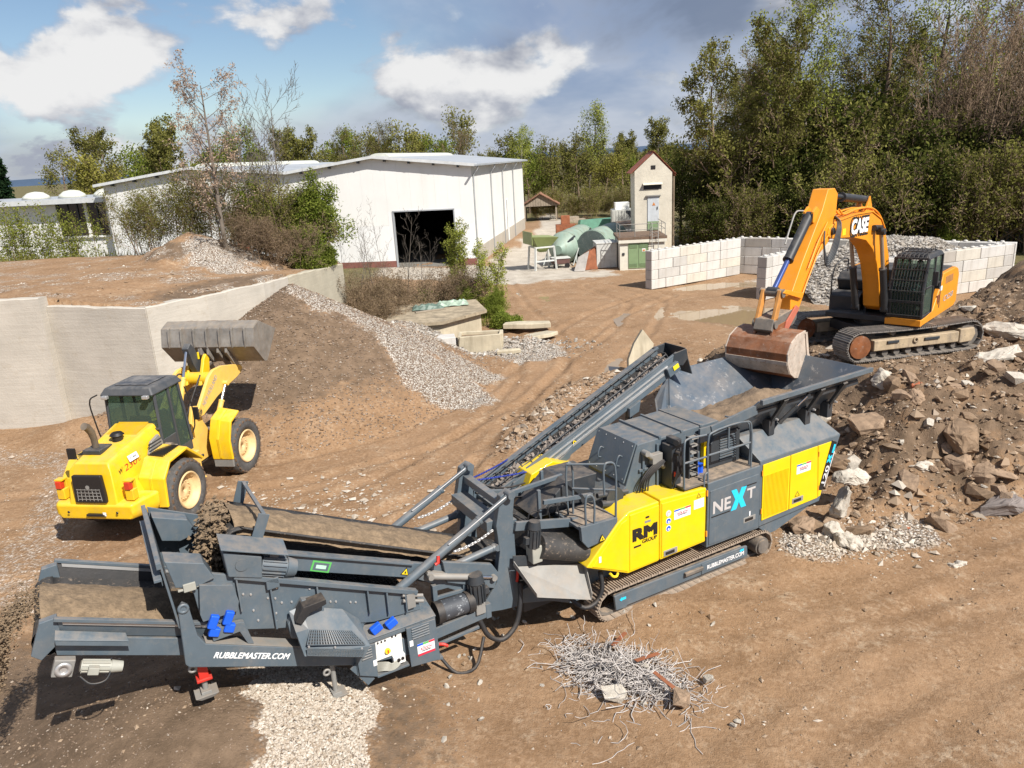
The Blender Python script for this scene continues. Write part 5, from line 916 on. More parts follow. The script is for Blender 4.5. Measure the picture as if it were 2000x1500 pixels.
# ---------------------------------------------------------------- excavator
OR = mat('excavator_orange', (.78, .29, .014), .4, var=.08, scale=2, dust=.25, dustcol=(.5, .30, .14, 1), wear=.12, wearcol=(.30, .18, .1, 1), coat=.15)
EXB = mat('excavator_black', (.022, .024, .028), .45, var=.15, dust=.5, dustcol=(.16, .14, .12, 1))
RUST = mat('rusty_bucket', (.235, .085, .032), .55, metal=.25, var=.4, scale=2.5, dust=.5, dustcol=(.38, .29, .22, 1), wear=.4, wearcol=(.36, .30, .25, 1), bump=.25)
RUSTP = mat('caked_side_plate', (.46, .38, .31), .75, var=.25, scale=4, wear=.7, wearcol=(.30, .15, .08, 1), bump=.3)
TRF = mat('caked_track_frame', (.40, .31, .20), .8, var=.25, scale=3, dust=.7, wear=.5, wearcol=(.16, .13, .11, 1), streak=.6, bump=.3)
EX = thing('excavator', 'orange tracked excavator holding its rusty bucket over the crusher hopper', 'excavator', (11.6, 23.1, 2.15), 0)
def orient(o, a): o.rotation_euler = (0, 0, R(a)); return o
def eu(name, mb, m=OR, bv=.015, par=None):
    o = mb.build(name, m, par or EX, bv); return o if par else orient(o, -134)
def el(name, mb, m=TRF, bv=.015, par=None):
    o = mb.build(name, m, par or EX, bv); return o if par else orient(o, 11.8)
for y0, y1 in ((-1.66, -.94), (.94, 1.66)):
    before = set(bpy.data.objects); tk = make_track(EX, y0, y1, track_loop(-1.86, 1.84, .47, .42, .05), 50, mat('grouser_steel', (.24, .22, .20), .6, metal=.3, var=.35, scale=5, dust=.6, dustcol=(.36, .29, .22, 1))); orient(tk, 11.8)
    yo = y0 if y0 < 0 else y1; sg = -1 if y0 < 0 else 1
    tf = el('track_frame', MB().prism([(-1.42, .62), (1.45, .62), (1.45, .30), (-1.42, .30)], 'y', yo-sg*.02, yo-sg*.55), TRF, .03)
    el('frame_box', MB().prism([(1.47, .68), (1.95, .70), (2.02, .5), (1.9, .28), (1.47, .26)], 'y', yo-sg*.01, yo-sg*.5), TRF, .03, tf)
    el('frame_step', MB().box(-1.0, -.62, yo-.02, yo+.02, .5, .58).box(.25, .75, yo-.02, yo+.02, .48, .56), GREYD, .01, tf)
    el('tow_eye', MB().rev([(.05, -.02), (.05, .02), (.085, .02), (.085, -.02)], 14, 'y', (-.05, yo+sg*.0, .52)), TRF, 0, tf)
    el('idler', MB().tube((-1.86, yo-sg*.03, .47), (-1.86, yo-sg*.6, .47), .34, 26), RUST, .02)
    el('sprocket', MB().tube((1.84, yo-sg*.1, .47), (1.84, yo-sg*.6, .47), .34, 26), DIRTY, .02)
    for x in (-.75, .65): el('carrier_roller', MB().tube((x, yo-sg*.1, .80), (x, yo-sg*.55, .80), .09, 14), DIRTY, .01)
    rl = MB()
    for k in range(8): rl.tube((-1.35+k*.39, yo-sg*.12, .2), (-1.35+k*.39, yo-sg*.5, .2), .10, 12)
    tag(el('track_rollers', rl, DIRTY, 0), kind='stuff')
el('car_body', MB().box(-1.0, 1.0, -1.1, 1.1, .45, .75).tube((0, 0, .7), (0, 0, 1.0), .75, 28), EXB, .03)
up_ = eu('upper_frame', MB().box(-2.3, .95, -1.35, 1.35, .95, 1.12), EXB, .02)
eu('side_panel', MB().prism([(.98, .93), (-2.3, .98), (-2.58, 1.10), (-2.62, 1.95), (-2.45, 2.16), (-2.2, 2.24), (-.86, 2.22), (-.78, 2.05), (-.05, 1.22), (.98, 1.12)], 'y', 1.30, 1.45), OR, .03)
eu('side_panel', MB().prism([(.2, .95), (-2.3, .98), (-2.58, 1.10), (-2.62, 1.95), (-2.45, 2.16), (-2.2, 2.24), (-.9, 2.22), (-.5, 1.9), (.2, 1.4)], 'y', -1.45, -1.30), OR, .03)
eu('front_skirt', MB().box(.90, 1.08, .46, 1.45, .93, 1.12), OR, .02); eu('front_skirt', MB().box(.30, .48, -1.45, -.48, .92, 1.06), OR, .02)
eu('counterweight', MB().loft([(-2.3, -1.40, 1.0), (-2.3, 1.40, 1.0), (-2.3, 1.40, 2.2), (-2.3, -1.40, 2.2)], [(-2.75, -1.15, 1.05), (-2.75, 1.15, 1.05), (-2.72, 1.15, 2.1), (-2.72, -1.15, 2.1)]), OR, .06)
eu('engine_deck', MB().box(-2.3, -.8, -1.32, 1.32, 1.6, 2.26).box(-.8, .2, -.5, .48, 1.1, 1.9), EXB, .04)
eu('tank_box', MB().prism([(.30, .98), (.46, 1.0), (.46, 1.55), (.30, 1.66), (-.9, 1.66), (-.9, 1.0)], 'y', -1.44, -.50), EXB, .03)
eu('tank_top', MB().prism([(-.1, 1.66), (.05, 2.0), (-.2, 2.2), (-.8, 2.24), (-.8, 1.66)], 'y', -1.40, -.52), EXB, .05)
eu('hand_rail', MB().path([(.44, -1.4, 1.5), (.40, -1.4, 2.15), (.25, -1.35, 2.5), (-.25, -1.2, 2.62), (-.3, -1.2, 2.2)], .022, 6).path([(.1, -1.3, 2.3), (-.3, -1.2, 2.35)], .018, 6), EXB, 0)
pnl = eu('model_badge', MB().box(-1.9, -1.1, 1.45, 1.456, 1.86, 2.08), mat('vent_brown', (.35, .16, .05), .7), .01)
text('CX250', PRG, pnl, (-1.05, 1.455, 1.32), (-1, 0, .03), (0, 0, 1), width=1.0, height=.17, bold=.02, shear=.2)
eu('shield_badge', MB().prism([(-.35, 1.62), (-.35, 1.44), (-.47, 1.32), (-.59, 1.44), (-.59, 1.62)], 'y', 1.45, 1.457), mat('badge_brown', (.20, .06, .02), .5), 0); eu('white_label', MB().box(-.8, -.55, 1.45, 1.456, 1.72, 1.86), PRW, 0)
# cab
cb = eu('cab', MB().box(-.62, .98, .50, 1.44, 1.12, 1.22).box(-.70, -.55, .50, 1.44, 1.2, 2.3), EXB, .02)
pl = MB()
for y in (.53, 1.41):
    pl.bar((.98, y, 1.15), (1.02, y, 1.9), .09, .08); pl.bar((1.02, y, 1.9), (.72, y, 2.86), .09, .08); pl.bar((-.62, y, 1.2), (-.58, y, 2.86), .10, .08); pl.bar((.1, y, 1.2), (.08, y, 2.88), .08, .07); pl.bar((-.62, y, 2.0), (1.0, y, 2.0), .05, .06)
eu('cab_pillars', pl, EXB, .02, cb)
eu('cab_roof', MB().loft([(-.70, .48, 2.82), (.78, .48, 2.82), (.78, 1.46, 2.82), (-.70, 1.46, 2.82)], [(-.6, .56, 2.96), (.62, .56, 2.96), (.62, 1.38, 2.96), (-.6, 1.38, 2.96)]), EXB, .04, cb)
eu('roof_panel', MB().box(-.5, .1, .66, 1.28, 2.96, 2.985), mat('roof_grey', (.08, .085, .09), .35, dust=.4), .015, cb)
def pane(n, A, t): return eu(n, MB().plate(A, t), GLASS, 0, cb)
pane('windscreen', [(1.0, .58, 1.2), (1.0, 1.36, 1.2), (1.02, 1.36, 1.9), (.74, 1.36, 2.8), (.74, .58, 2.8), (1.02, .58, 1.9)], (-.012, 0, 0))
pane('door_window', [(.16, 1.42, 1.25), (.92, 1.42, 1.25), (.96, 1.42, 1.95), (.70, 1.42, 2.8), (.14, 1.42, 2.8)], (0, -.012, 0)); pane('rear_side_window', [(-.5, 1.42, 2.05), (.04, 1.42, 2.05), (.04, 1.42, 2.8), (-.5, 1.42, 2.8)], (0, -.012, 0))
pane('inner_side_window', [(-.5, .52, 1.3), (.9, .52, 1.3), (.96, .52, 1.95), (.70, .52, 2.8), (-.5, .52, 2.8)], (0, .012, 0))
st = eu('driver_seat', MB().box(-.35, .12, .72, 1.22, 1.55, 1.70).box(-.42, -.25, .72, 1.22, 1.65, 2.45), EXB, .05, cb)
gs = MB()
for k in range(12): y = .52+k*.082; gs.path([(1.07, y, 1.18), (1.08, y, 1.62), (1.10, y, 1.92), (.80, y, 2.88)], .011, 4)
for z, x in ((1.24, 1.09), (1.62, 1.095), (1.66, 1.095), (1.95, 1.10), (2.25, 1.005), (2.55, .912), (2.84, .82)): gs.bar((x, .50, z), (x, 1.44, z), .03, .025)
gg = eu('cab_guard', gs, EXB, 0, cb)
gt = MB()
for k in range(8): gt.path([(.84, .56+k*.117, 2.86), (.70, .56+k*.117, 3.04), (.1, .56+k*.117, 3.08), (.02, .56+k*.117, 3.0)], .013, 4)
for x, z in ((.84, 2.88), (.7, 3.05), (.5, 3.07), (.3, 3.08), (.05, 3.05)): gt.bar((x, .52, z), (x, 1.42, z), .03, .02)
eu('roof_guard', gt, EXB, 0, cb)
eu('mirror', MB().box(.78, .86, 1.58, 1.72, 2.12, 2.52).path([(.9, 1.46, 2.6), (.88, 1.6, 2.62), (.84, 1.66, 2.4)], .016, 5), EXB, .02, cb)
# a person at the controls
SHIRT = mat('grey_blue_jacket', (.14, .19, .22), .85, var=.15); SKIN = mat('skin', (.42, .24, .16), .6, var=.05)
def skin_person(par, joints, edges, radii, m, name):
    me = bpy.data.meshes.new(name); me.from_pydata(joints, edges, []); o = bpy.data.objects.new(name, me); COL.objects.link(o)
    sk = o.modifiers.new('skin', 'SKIN'); sb = o.modifiers.new('sub', 'SUBSURF'); sb.levels = sb.render_levels = 2; me.materials.append(m)
    for i, r_ in enumerate(radii): me.skin_vertices[0].data[i].radius = (r_, r_)
    me.skin_vertices[0].data[0].use_root = True; return o
PJ = [(-.12, .97, 1.78), (-.14, .97, 2.02), (-.13, .97, 2.26), (-.11, .97, 2.36), (-.09, .97, 2.50), (-.07, .97, 2.60), (-.12, .77, 2.24), (.02, .70, 2.0), (.26, .74, 1.98), (-.12, 1.17, 2.24), (.02, 1.24, 2.0), (.26, 1.2, 1.98), (.02, .87, 1.76), (.42, .85, 1.78), (.50, .85, 1.38), (.66, .85, 1.28), (.02, 1.07, 1.76), (.42, 1.09, 1.78), (.50, 1.09, 1.38), (.66, 1.09, 1.28)]
PE = [(0, 1), (1, 2), (2, 3), (3, 4), (4, 5), (2, 6), (6, 7), (7, 8), (2, 9), (9, 10), (10, 11), (0, 12), (12, 13), (13, 14), (14, 15), (0, 16), (16, 17), (17, 18), (18, 19)]
PR = [.13, .13, .13, .055, .10, .08, .07, .05, .04, .07, .05, .04, .09, .075, .05, .045, .09, .075, .05, .045]
pr = skin_person(EX, PJ, PE, PR, SHIRT, 'person'); pr.parent = None; pr.matrix_world = Matrix.Translation((11.6, 23.1, 2.15)) @ Matrix.Rotation(R(-134), 4, 'Z'); tag(pr, 'person in a grey-blue jacket seated at the controls of the orange excavator', 'person')
hd = MB().rev([(.001, -.13), (.06, -.12), (.085, -.05), (.09, .03), (.07, .10), (.001, .13)], 16, 'z', (-.055, .97, 2.55)).obox((.04, .97, 2.54), (.03, .025, .05)).build('head', SKIN, pr); MB().rev([(.001, .0), (.10, -.03), (.10, .03), (.075, .10), (.001, .125)], 16, 'z', (-.07, .97, 2.58)).build('hair', EXB, pr)
for y in (.74, 1.2):
    hn = MB().obox((.31, y, 1.99), (.09, .075, .04))
    for k in range(4): hn.path([(.34, y-.03+.02*k, 2.0), (.385, y-.03+.02*k, 1.99), (.39, y-.03+.02*k, 1.955)], .010, 5)
    hn.path([(.29, y+.035, 1.99), (.33, y+.055, 1.97), (.36, y+.05, 1.96)], .011, 5); hn.build('hand', SKIN, pr, .008)
eu('control_lever', MB().tube((.36, .74, 1.6), (.37, .74, 2.0), .02, 8).tube((.36, 1.2, 1.6), (.37, 1.2, 2.0), .02, 8), EXB, 0, cb)
# boom, stick, bucket
bm_ = eu('boom', MB().prism([(.22, 1.5), (.26, 2.2), (.46, 2.85), (.98, 3.62), (1.45, 4.02), (2.2, 4.28), (3.5, 4.32), (4.75, 4.26), (5.18, 4.15), (5.24, 3.98), (5.08, 3.86), (4.6, 3.82), (3.6, 3.74), (2.5, 3.54), (1.9, 3.22), (1.45, 2.75), (1.12, 2.1), (.92, 1.4), (.55, 1.22)], 'y', -.24, .24), OR, .02)
eu('boom_flange', MB().prism([(.95, 3.64), (1.43, 4.05), (2.2, 4.31), (3.5, 4.35), (4.7, 4.29), (4.7, 4.26), (3.5, 4.32), (2.2, 4.28), (1.45, 4.02), (.98, 3.62)], 'y', -.27, .27), OR, .004, bm_)
pp = MB()
for y in (-.18, -.08, .08, .18): pp.path([(.55, y, 3.1), (1.0, y, 3.78), (1.45, y, 4.16), (2.2, y, 4.40), (3.4, y, 4.44), (4.2, y, 4.40), (4.5, y, 4.55)], .026, 6)
eu('boom_pipes', pp, OR, 0, bm_)
text('CASE', PRW, bm_, (3.72, .245, 3.84), (-1, 0, -.03), (0, 0, 1), width=1.22, height=.36, bold=.07, depth=.016, shear=.12); text('CASE', PRK, bm_, (3.74, .245, 3.81), (-1, 0, -.03), (0, 0, 1), width=1.26, height=.40, bold=.2, depth=.004, shear=.12)
sticker(bm_, (4.32, .243, 3.86), .22, .17, (-1, 0, 0), (0, 0, 1), m=PRY); 
eu('work_lamp', MB().tube((1.95, .25, 3.82), (1.95, .46, 3.82), .09, 14).tube((1.8, .3, 3.80), (2.15, .3, 3.84), .085, 14), EXB, .006, bm_)
for s in (-1, 1): eu('boom_foot', MB().prism([(.0, 1.1), (.55, 1.1), (.6, 1.55), (.4, 1.7), (.15, 1.55)], 'y', s*.26, s*.32), EXB, .01)
for s in (-1, 1): orient(ram(EX, (1.02, s*.42, 1.35), (1.9, s*.42, 3.72), .10, .52, 'boom_cylinder', EXB, mat('dull_rod', (.35, .30, .25), .4, metal=.5)), -134)
orient(ram(EX, (2.2, 0, 4.62), (4.86, 0, 4.92), .11, .62, 'stick_cylinder', EXB, EXB), -134)
eu('cylinder_lug', MB().prism([(1.9, 4.25), (2.2, 4.72), (2.5, 4.29)], 'y', -.16, -.1), OR, .008); eu('cylinder_lug', MB().prism([(1.9, 4.25), (2.2, 4.72), (2.5, 4.29)], 'y', .1, .16), OR, .008)
sk_ = eu('stick', MB().prism([(4.68, 4.95), (4.9, 5.10), (5.32, 5.10), (5.6, 4.62), (6.65, 3.45), (7.2, 2.75), (7.18, 2.40), (6.95, 2.18), (6.72, 2.30), (5.85, 3.45), (5.1, 3.78), (4.82, 4.0), (4.72, 4.5)], 'y', -.20, .20), OR, .02)
eu('joint_pin', MB().tube((5.02, -.30, 4.05), (5.02, .30, 4.05), .09, 16), EXB, .006, sk_)
eu('stick_pipes', MB().path([(5.1, .22, 4.0), (5.7, .25, 3.75), (6.2, .24, 3.2), (6.7, .23, 2.6)], .02, 6).path([(5.3, .22, 4.3), (5.9, .26, 3.9), (6.4, .25, 3.3)], .02, 6), OR, 0, sk_)
hh = MB()
for k in range(5): hh.path([(4.7+.04*k, .12+.03*k, 4.4), (4.95, .34+.02*k, 4.25), (5.25, .36+.02*k, 3.7-.05*k), (5.5, .34, 3.45-.05*k), (5.62, .3, 3.75), (5.5, .24, 4.1)], .022, 6)
eu('hoses', hh, GREYD, 0)
BLR = mat('blue_rod', (.16, .22, .50), .15, metal=.8)
bc = ram(EX, (5.86, -.02, 4.50), (7.70, -.02, 2.92), .115, .58, 'bucket_cylinder', EXB, BLR); orient(bc, -134)
eu('cylinder_bracket', MB().prism([(5.55, 4.6), (5.75, 4.72), (5.95, 4.6), (5.95, 4.35), (5.7, 4.3)], 'y', -.14, -.08), OR, .008); eu('cylinder_bracket', MB().prism([(5.55, 4.6), (5.75, 4.72), (5.95, 4.6), (5.95, 4.35), (5.7, 4.3)], 'y', .06, .12), OR, .008)
eu('cylinder_pipe', MB().path([(5.9, -.15, 4.62), (6.1, -.24, 4.62), (6.4, -.24, 4.3), (6.75, -.2, 3.9)], .022, 6), GALV, 0)
eu('link_pin', MB().tube((7.72, -.30, 2.9), (7.72, .26, 2.9), .10, 16), DIRTY, .01); eu('link_pin', MB().tube((8.04, -.30, 2.22), (8.04, .26, 2.22), .10, 16), DIRTY, .01)
for y in (-.22, .18): eu('bucket_link', MB().prism([(7.62, 2.98), (7.82, 2.98), (8.14, 2.24), (8.06, 2.10), (7.94, 2.16)], 'y', y-.04, y+.04), mat('dirty_orange', (.50, .22, .05), .6, var=.3, scale=4, dust=.6), .012)
for y in (-.28, .26): eu('guide_link', MB().prism([(7.66, 2.98), (7.8, 2.92), (6.75, 2.62), (6.68, 2.75)], 'y', y-.025, y+.025), OR, .01)
eu('quick_hitch', MB().prism([(6.85, 2.35), (7.05, 2.42), (8.1, 2.35), (8.22, 2.1), (8.05, 1.98), (7.0, 2.02), (6.82, 2.15)], 'y', -.24, .22), DIRTY, .02); eu('red_latch', MB().prism([(6.8, 2.4), (7.0, 2.5), (7.5, 2.2), (7.6, 2.0), (7.4, 1.98)], 'y', .23, .27), mat('faded_red', (.45, .13, .08), .6), .01)
prof = [(7.60, 2.06), (8.02, 2.04), (8.34, 1.92), (8.52, 1.68), (8.50, 1.42), (8.34, 1.18), (8.08, 1.02), (7.55, .90), (6.86, .80)]
inn = [(6.88, .84), (7.54, .94), (8.05, 1.07), (8.29, 1.22), (8.44, 1.44), (8.46, 1.66), (8.30, 1.87), (8.0, 1.99), (7.60, 2.01)]
bk_ = eu('bucket', MB().prism(prof+inn, 'y', -.74, .74), RUST, .008)
for s in (-1, 1):
    eu('bucket_cheek', MB().prism(prof+[(7.05, 1.05), (7.42, 1.42), (7.55, 1.8)], 'y', s*.74, s*.775), RUSTP, .008, bk_)
    eu('cheek_strip', MB().prism([(6.9, .88), (7.02, .9), (7.5, 1.42), (7.66, 2.0), (7.56, 2.02), (7.4, 1.48)], 'y', s*.775, s*.80), RUSTP, .006, bk_)
eu('wear_strip', MB().prism([(8.53, 1.5), (8.52, 1.42), (8.345, 1.16), (8.335, 1.20), (8.51, 1.5)], 'y', -.76, .76), RUSTP, .004, bk_)
for y in (-.22, .20): eu('bucket_ear', MB().prism([(7.3, 2.04), (7.45, 2.2), (8.1, 2.16), (8.2, 1.96)], 'y', y-.03, y+.03), RUST, .01, bk_)
# ---------------------------------------------------------------- retaining walls
def board_concrete(name, c, dark=.0):
    m = mat(name, c, .88, var=.13, scale=.7, bump=.22, bscale=14, wear=.3, wearcol=(.36, .30, .22, 1))
    t = m.node_tree; n = t.nodes; L = t.links; b = n['Principled BSDF']; bp = [q for q in n if q.type == 'BUMP'][0]
    tcn = n.new('ShaderNodeTexCoord'); mp = n.new('ShaderNodeMapping'); L.new(tcn.outputs['Object'], mp.inputs[0]); mp.inputs['Scale'].default_value = (.06, .06, 1)
    w = n.new('ShaderNodeTexNoise'); L.new(mp.outputs[0], w.inputs[0]); w.inputs['Scale'].default_value = 9; w.inputs['Detail'].default_value = 4
    ad = n.new('ShaderNodeMath'); ad.operation = 'ADD'; L.new(w.outputs[0], ad.inputs[0]); old = bp.inputs['Height'].links[0].from_socket; L.new(old, ad.inputs[1]); L.new(ad.outputs[0], bp.inputs['Height']); bp.inputs['Distance'].default_value = .05
    bc = b.inputs['Base Color'].links[0].from_socket; mr = n.new('ShaderNodeMapRange'); L.new(w.outputs[0], mr.inputs[0]); mr.inputs[1].default_value = .52; mr.inputs[2].default_value = .70; mr.inputs[4].default_value = .14; mx = n.new('ShaderNodeMix'); mx.data_type = 'RGBA'; L.new(mr.outputs[0], mx.inputs[0]); L.new(bc, mx.inputs[6]); mx.inputs[7].default_value = (c[0]*.68, c[1]*.65, c[2]*.6, 1); L.new(mx.outputs[2], b.inputs['Base Color'])
    return m
BC = board_concrete('board_marked_concrete', (.47, .43, .37)); BC2 = board_concrete('weathered_board_concrete', (.44, .40, .31))
def slab(label, pts, tops, m, th=.5):
    mb = MB(); n = len(pts); rnd = random.Random(len(label)); P = []; T = []
    for (a, b), (ta, tb) in zip(zip(pts[:-1], pts[1:]), zip(tops[:-1], tops[1:])):
        k = max(2, int(math.dist(a, b)/.45))
        for i in range(k): t = i/k; P.append((a[0]+(b[0]-a[0])*t, a[1]+(b[1]-a[1])*t)); T.append(ta+(tb-ta)*t+rnd.uniform(-.03, .03))
    P.append(pts[-1]); T.append(tops[-1]); vs = []
    for i, ((x, y), z) in enumerate(zip(P, T)):
        a = P[max(i-1, 0)]; b = P[min(i+1, len(P)-1)]; d = Vector((b[0]-a[0], b[1]-a[1])).normalized(); nx, ny = -d.y, d.x
        vs += [(x, y, -.4), (x, y, z-.03), (x+nx*.05, y+ny*.05, z), (x+nx*th, y+ny*th, z-.02), (x+nx*th, y+ny*th, -.4)]
    K = len(P); fs = [(5*i+j, 5*(i+1)+j, 5*(i+1)+(j+1) % 5, 5*i+(j+1) % 5) for i in range(K-1) for j in range(5)]+[(0, 1, 2, 3, 4), tuple(5*(K-1)+j for j in (4, 3, 2, 1, 0))]
    return tag(mb.add(vs, fs).build('retaining_wall', m), label, 'wall', 'board-marked retaining walls', 'thing')
slab('tall pale concrete wall slab at the left edge, taller than its neighbour', [(-27, 26.1), (-16.05, 25.95)], [4.75, 4.66], BC)
slab('pale board-marked concrete wall directly behind the wheel loader cab', [(-16.04, 26.3), (-12.18, 25.32)], [4.30, 4.22], BC)
slab('concrete wall running back behind the raised loader bucket', [(-12.15, 25.34), (-10.9, 27.5), (-9.75, 30.5), (-9.46, 33.0)], [4.24, 4.2, 4.1, 3.98], BC)
slab('weathered yellow-grey end of the retaining wall beside the brambles', [(-9.43, 33.03), (-8.65, 40.6)], [3.98, 3.5], BC2)
# ---------------------------------------------------------------- interlocking block bays
rnd = random.Random(4)
BLK_M = [mat('block_concrete_%s' % n, c, .85, var=.10, scale=1.2, bump=.25, bscale=16, fine=.12, streak=.5, wearcol=(.33, .29, .24, 1)) for n, c in (('pale', (.56, .535, .50)), ('cream', (.55, .51, .44)), ('grey', (.46, .44, .41)), ('stained', (.40, .365, .32)))]
def block_mesh(L, m):
    mb = MB().prism([(0.012, 0), (L-.012, 0), (L-.012, .588), (0.012, .588)], 'y', 0, .6)
    return mb.mesh('concrete_block', m)
KN = MB().rev([(.001, .0), (.13, .0), (.11, .06), (.07, .10), (.001, .11)], 10, 'z').mesh('stud', BLK_M[0])
def block_wall(label, a, b, courses, z0=0.0, start=(0, .5), studs=True, skip=None):
    a = Vector((*a, 0)); b = Vector((*b, 0)); L = (b-a).length; an = math.atan2(b.y-a.y, b.x-a.x); w = thing('block_wall', label, 'wall', (a.x, a.y, z0), an, 'interlocking concrete block walls')
    for c in range(courses):
        x = 0.0; first = (c % 2 == 1)
        while x < L-.05:
            l = .6 if (first and x == 0) else rnd.choice([1.8, 1.2, 1.8, 1.8, 1.2]) ; first = False
            l = min(l, L-x); l = L-x if L-x-l < .3 else l
            me = block_mesh(l, rnd.choices(BLK_M, (5, 2, 2, 1))[0]); o = bpy.data.objects.new('concrete_block', me); COL.objects.link(o); o.parent = w; o.location = (x, rnd.uniform(-.012, .012), c*.6)
            bv = o.modifiers.new('b', 'BEVEL'); bv.width = .02; bv.segments = 1; x += l
    if studs:
        k = int(L/.6)
        for i in range(k): inst('stud', KN, w, (.3+i*.6, .3, courses*.6-.012))
    return w
block_wall('long pale block wall left of the empty bay with a row of studs on top', (9.1, 47.25), (15.9, 51.3), 4)
block_wall('shaded back wall of the concrete block bays below the wood', (15.75, 51.9), (28.4, 42.1), 4)
block_wall('short divider wall of concrete blocks between empty bay and rubble bay', (14.45, 41.9), (20.3, 46.6), 4)
block_wall('pale block wall on the right half buried by the dirt slope', (19.6, 38.9), (28.2, 41.9), 4)
# rubble stored in the second bay
def heightpatch(name, x0, x1, y0, y1, st, f, m, **k):
    xs, ys = np.arange(x0, x1, st), np.arange(y0, y1, st); X_, Y_ = np.meshgrid(xs, ys); Z_ = f(X_, Y_); a, b = X_.shape; I = np.arange(a*b).reshape(a, b)
    return tag(np_obj(name, np.stack([X_, Y_, Z_], -1).reshape(-1, 3), np.stack([I[:-1, :-1], I[:-1, 1:], I[1:, 1:], I[1:, :-1]], -1).reshape(-1, 4), m, smooth=False), **k)
CRUSH = mat('crushed_concrete', (.27, .235, .195), .9, var=.4, scale=5, bump=.8, bscale=9)
def bayz(x, y):
    z = np.minimum(2.7, 2.95-.60*np.maximum(0, np.hypot((x-22.6)*.8, (y-43.9)*1.0)-1.2))+.3*(fbm(x*2.2, y*2.2, 3)-.5)
    r = (-(x-19.6)*.329+(y-38.9)*.944); l = -(-(x-14.45)*.626+(y-41.9)*.78)
    return np.where((r < .35) & (x > 19.4), -1, np.where((l < .1) & (x > 14.4), -1, z))
heightpatch('rubble_pile', 16.5, 27.2, 38.0, 47.6, .16, bayz, CRUSH, label='grey pile of crushed concrete filling the block bay behind the excavator', cat='pile')
# ---------------------------------------------------------------- white hall
WH = mat('white_sheet', (.80, .79, .76), .5, var=.04, scale=.3, streak=.12, wearcol=(.5, .45, .36, 1)); WHL = mat('white_lower_sheet', (.80, .80, .79), .5, var=.03, scale=.4, streak=.12, wearcol=(.55, .5, .42, 1)); ROOFM = mat('roof_sheet', (.42, .44, .46), .5, metal=.2, var=.1, scale=.3)
PLINTH = mat('plinth_concrete', (.42, .38, .32), .85, var=.1, scale=.5, streak=.4); DARKI = mat('hall_inside', (.05, .05, .048), .9)
HA = thing('white_hall', 'large white sheet-metal hall with double gable and open dark doorway', 'hall', (-2.36, 63.6, 0), R(-9.3))
def hp(name, mb, m=WH, bv=0.0, par=None): return mb.build(name, m, par or HA, bv)
E8, RG = 8.02, 9.0
roofline = [(0, E8), (-8.1, RG), (-15.6, E8+.1), (-24.2, RG-.05), (-32.8, E8-.05)]
def roof_z(x):
    for (xa, za), (xb, zb) in zip(roofline[:-1], roofline[1:]):
        if xb <= x <= xa: return za+(zb-za)*(x-xa)/(xb-xa)
    return E8
x = 0.0; pw = 1.04; k = 0
while x > -32.7:                                       # sheet panels of the front, leaving the doorway open
    x1 = max(x-pw, -32.8); cuts = [x, x1]
    lo = 4.62 if (x1 < -1.66 and x > -6.9) else .0
    dy = .006*(k % 2)
    xs_l = [x-.006]+([-8.1] if x1 < -8.1 < x else [])+([-15.6] if x1 < -15.6 < x else [])+([-24.2] if x1 < -24.2 < x else [])+[x1]
    up = [(q, roof_z(q)-.05) for q in xs_l]
    zb = max(lo, 3.5)
    hp('wall_panel', MB().prism(up+[(x1, zb), (x-.006, zb)], 'y', dy, .12), WH)
    if lo < .1: hp('wall_panel', MB().prism([(x-.006, 3.49), (x1, 3.49), (x1, .55), (x-.006, .55)], 'y', dy-.012, .11), WHL)
    x = x1; k += 1
hp('plinth', MB().box(-1.64, .0, -.02, .15, -.2, .55).box(-32.8, -6.86, -.02, .15, -.2, .55), mat('red_plinth', (.22, .09, .07), .85, var=.2))
hp('door_jamb', MB().box(-1.68, -1.04, .0, .12, .55, 4.62), WHL); hp('door_jamb', MB().box(-7.28, -6.84, .0, .12, .55, 4.62), WHL); df = hp('door_frame', MB().box(-1.70, -1.60, -.06, .2, 0, 4.66).box(-6.9, -6.8, -.06, .2, 0, 4.66).box(-6.9, -1.6, -.06, .2, 4.58, 4.68), ROOFM)
y = 0.0; k = 0
while y < 31:                                           # right side wall
    y1 = min(y+1.03, 31); hp('wall_panel', MB().box(-.12, -.004*(k % 2), y+.125 if y == 0 else y+.006, y1, 1.32, E8-.05), WH); y = y1; k += 1
hp('plinth', MB().box(-.14, .03, .15, 31, -.2, 1.32), PLINTH)
sd_ = hp('side_door', MB().box(-.02, .05, 17.0, 18.3, .1, 4.3), WHL); hp('door_gap', MB().box(.05, .06, 17.0, 17.25, .1, 4.3), DARKI, 0, sd_)
hp('back_wall', MB().box(-32.8, -.13, 30.88, 31, 0, E8), DARKI); hp('left_wall', MB().box(-32.8, -32.68, .13, 30.87, 0, E8-.1), WH); hp('inner_wall', MB().box(-15.7, -15.6, .2, 30.8, 0, E8), DARKI); hp('hall_floor', MB().box(-32.6, -.2, -.1, 30.8, -.3, .03), mat('hall_floor', (.2, .19, .17), .8))
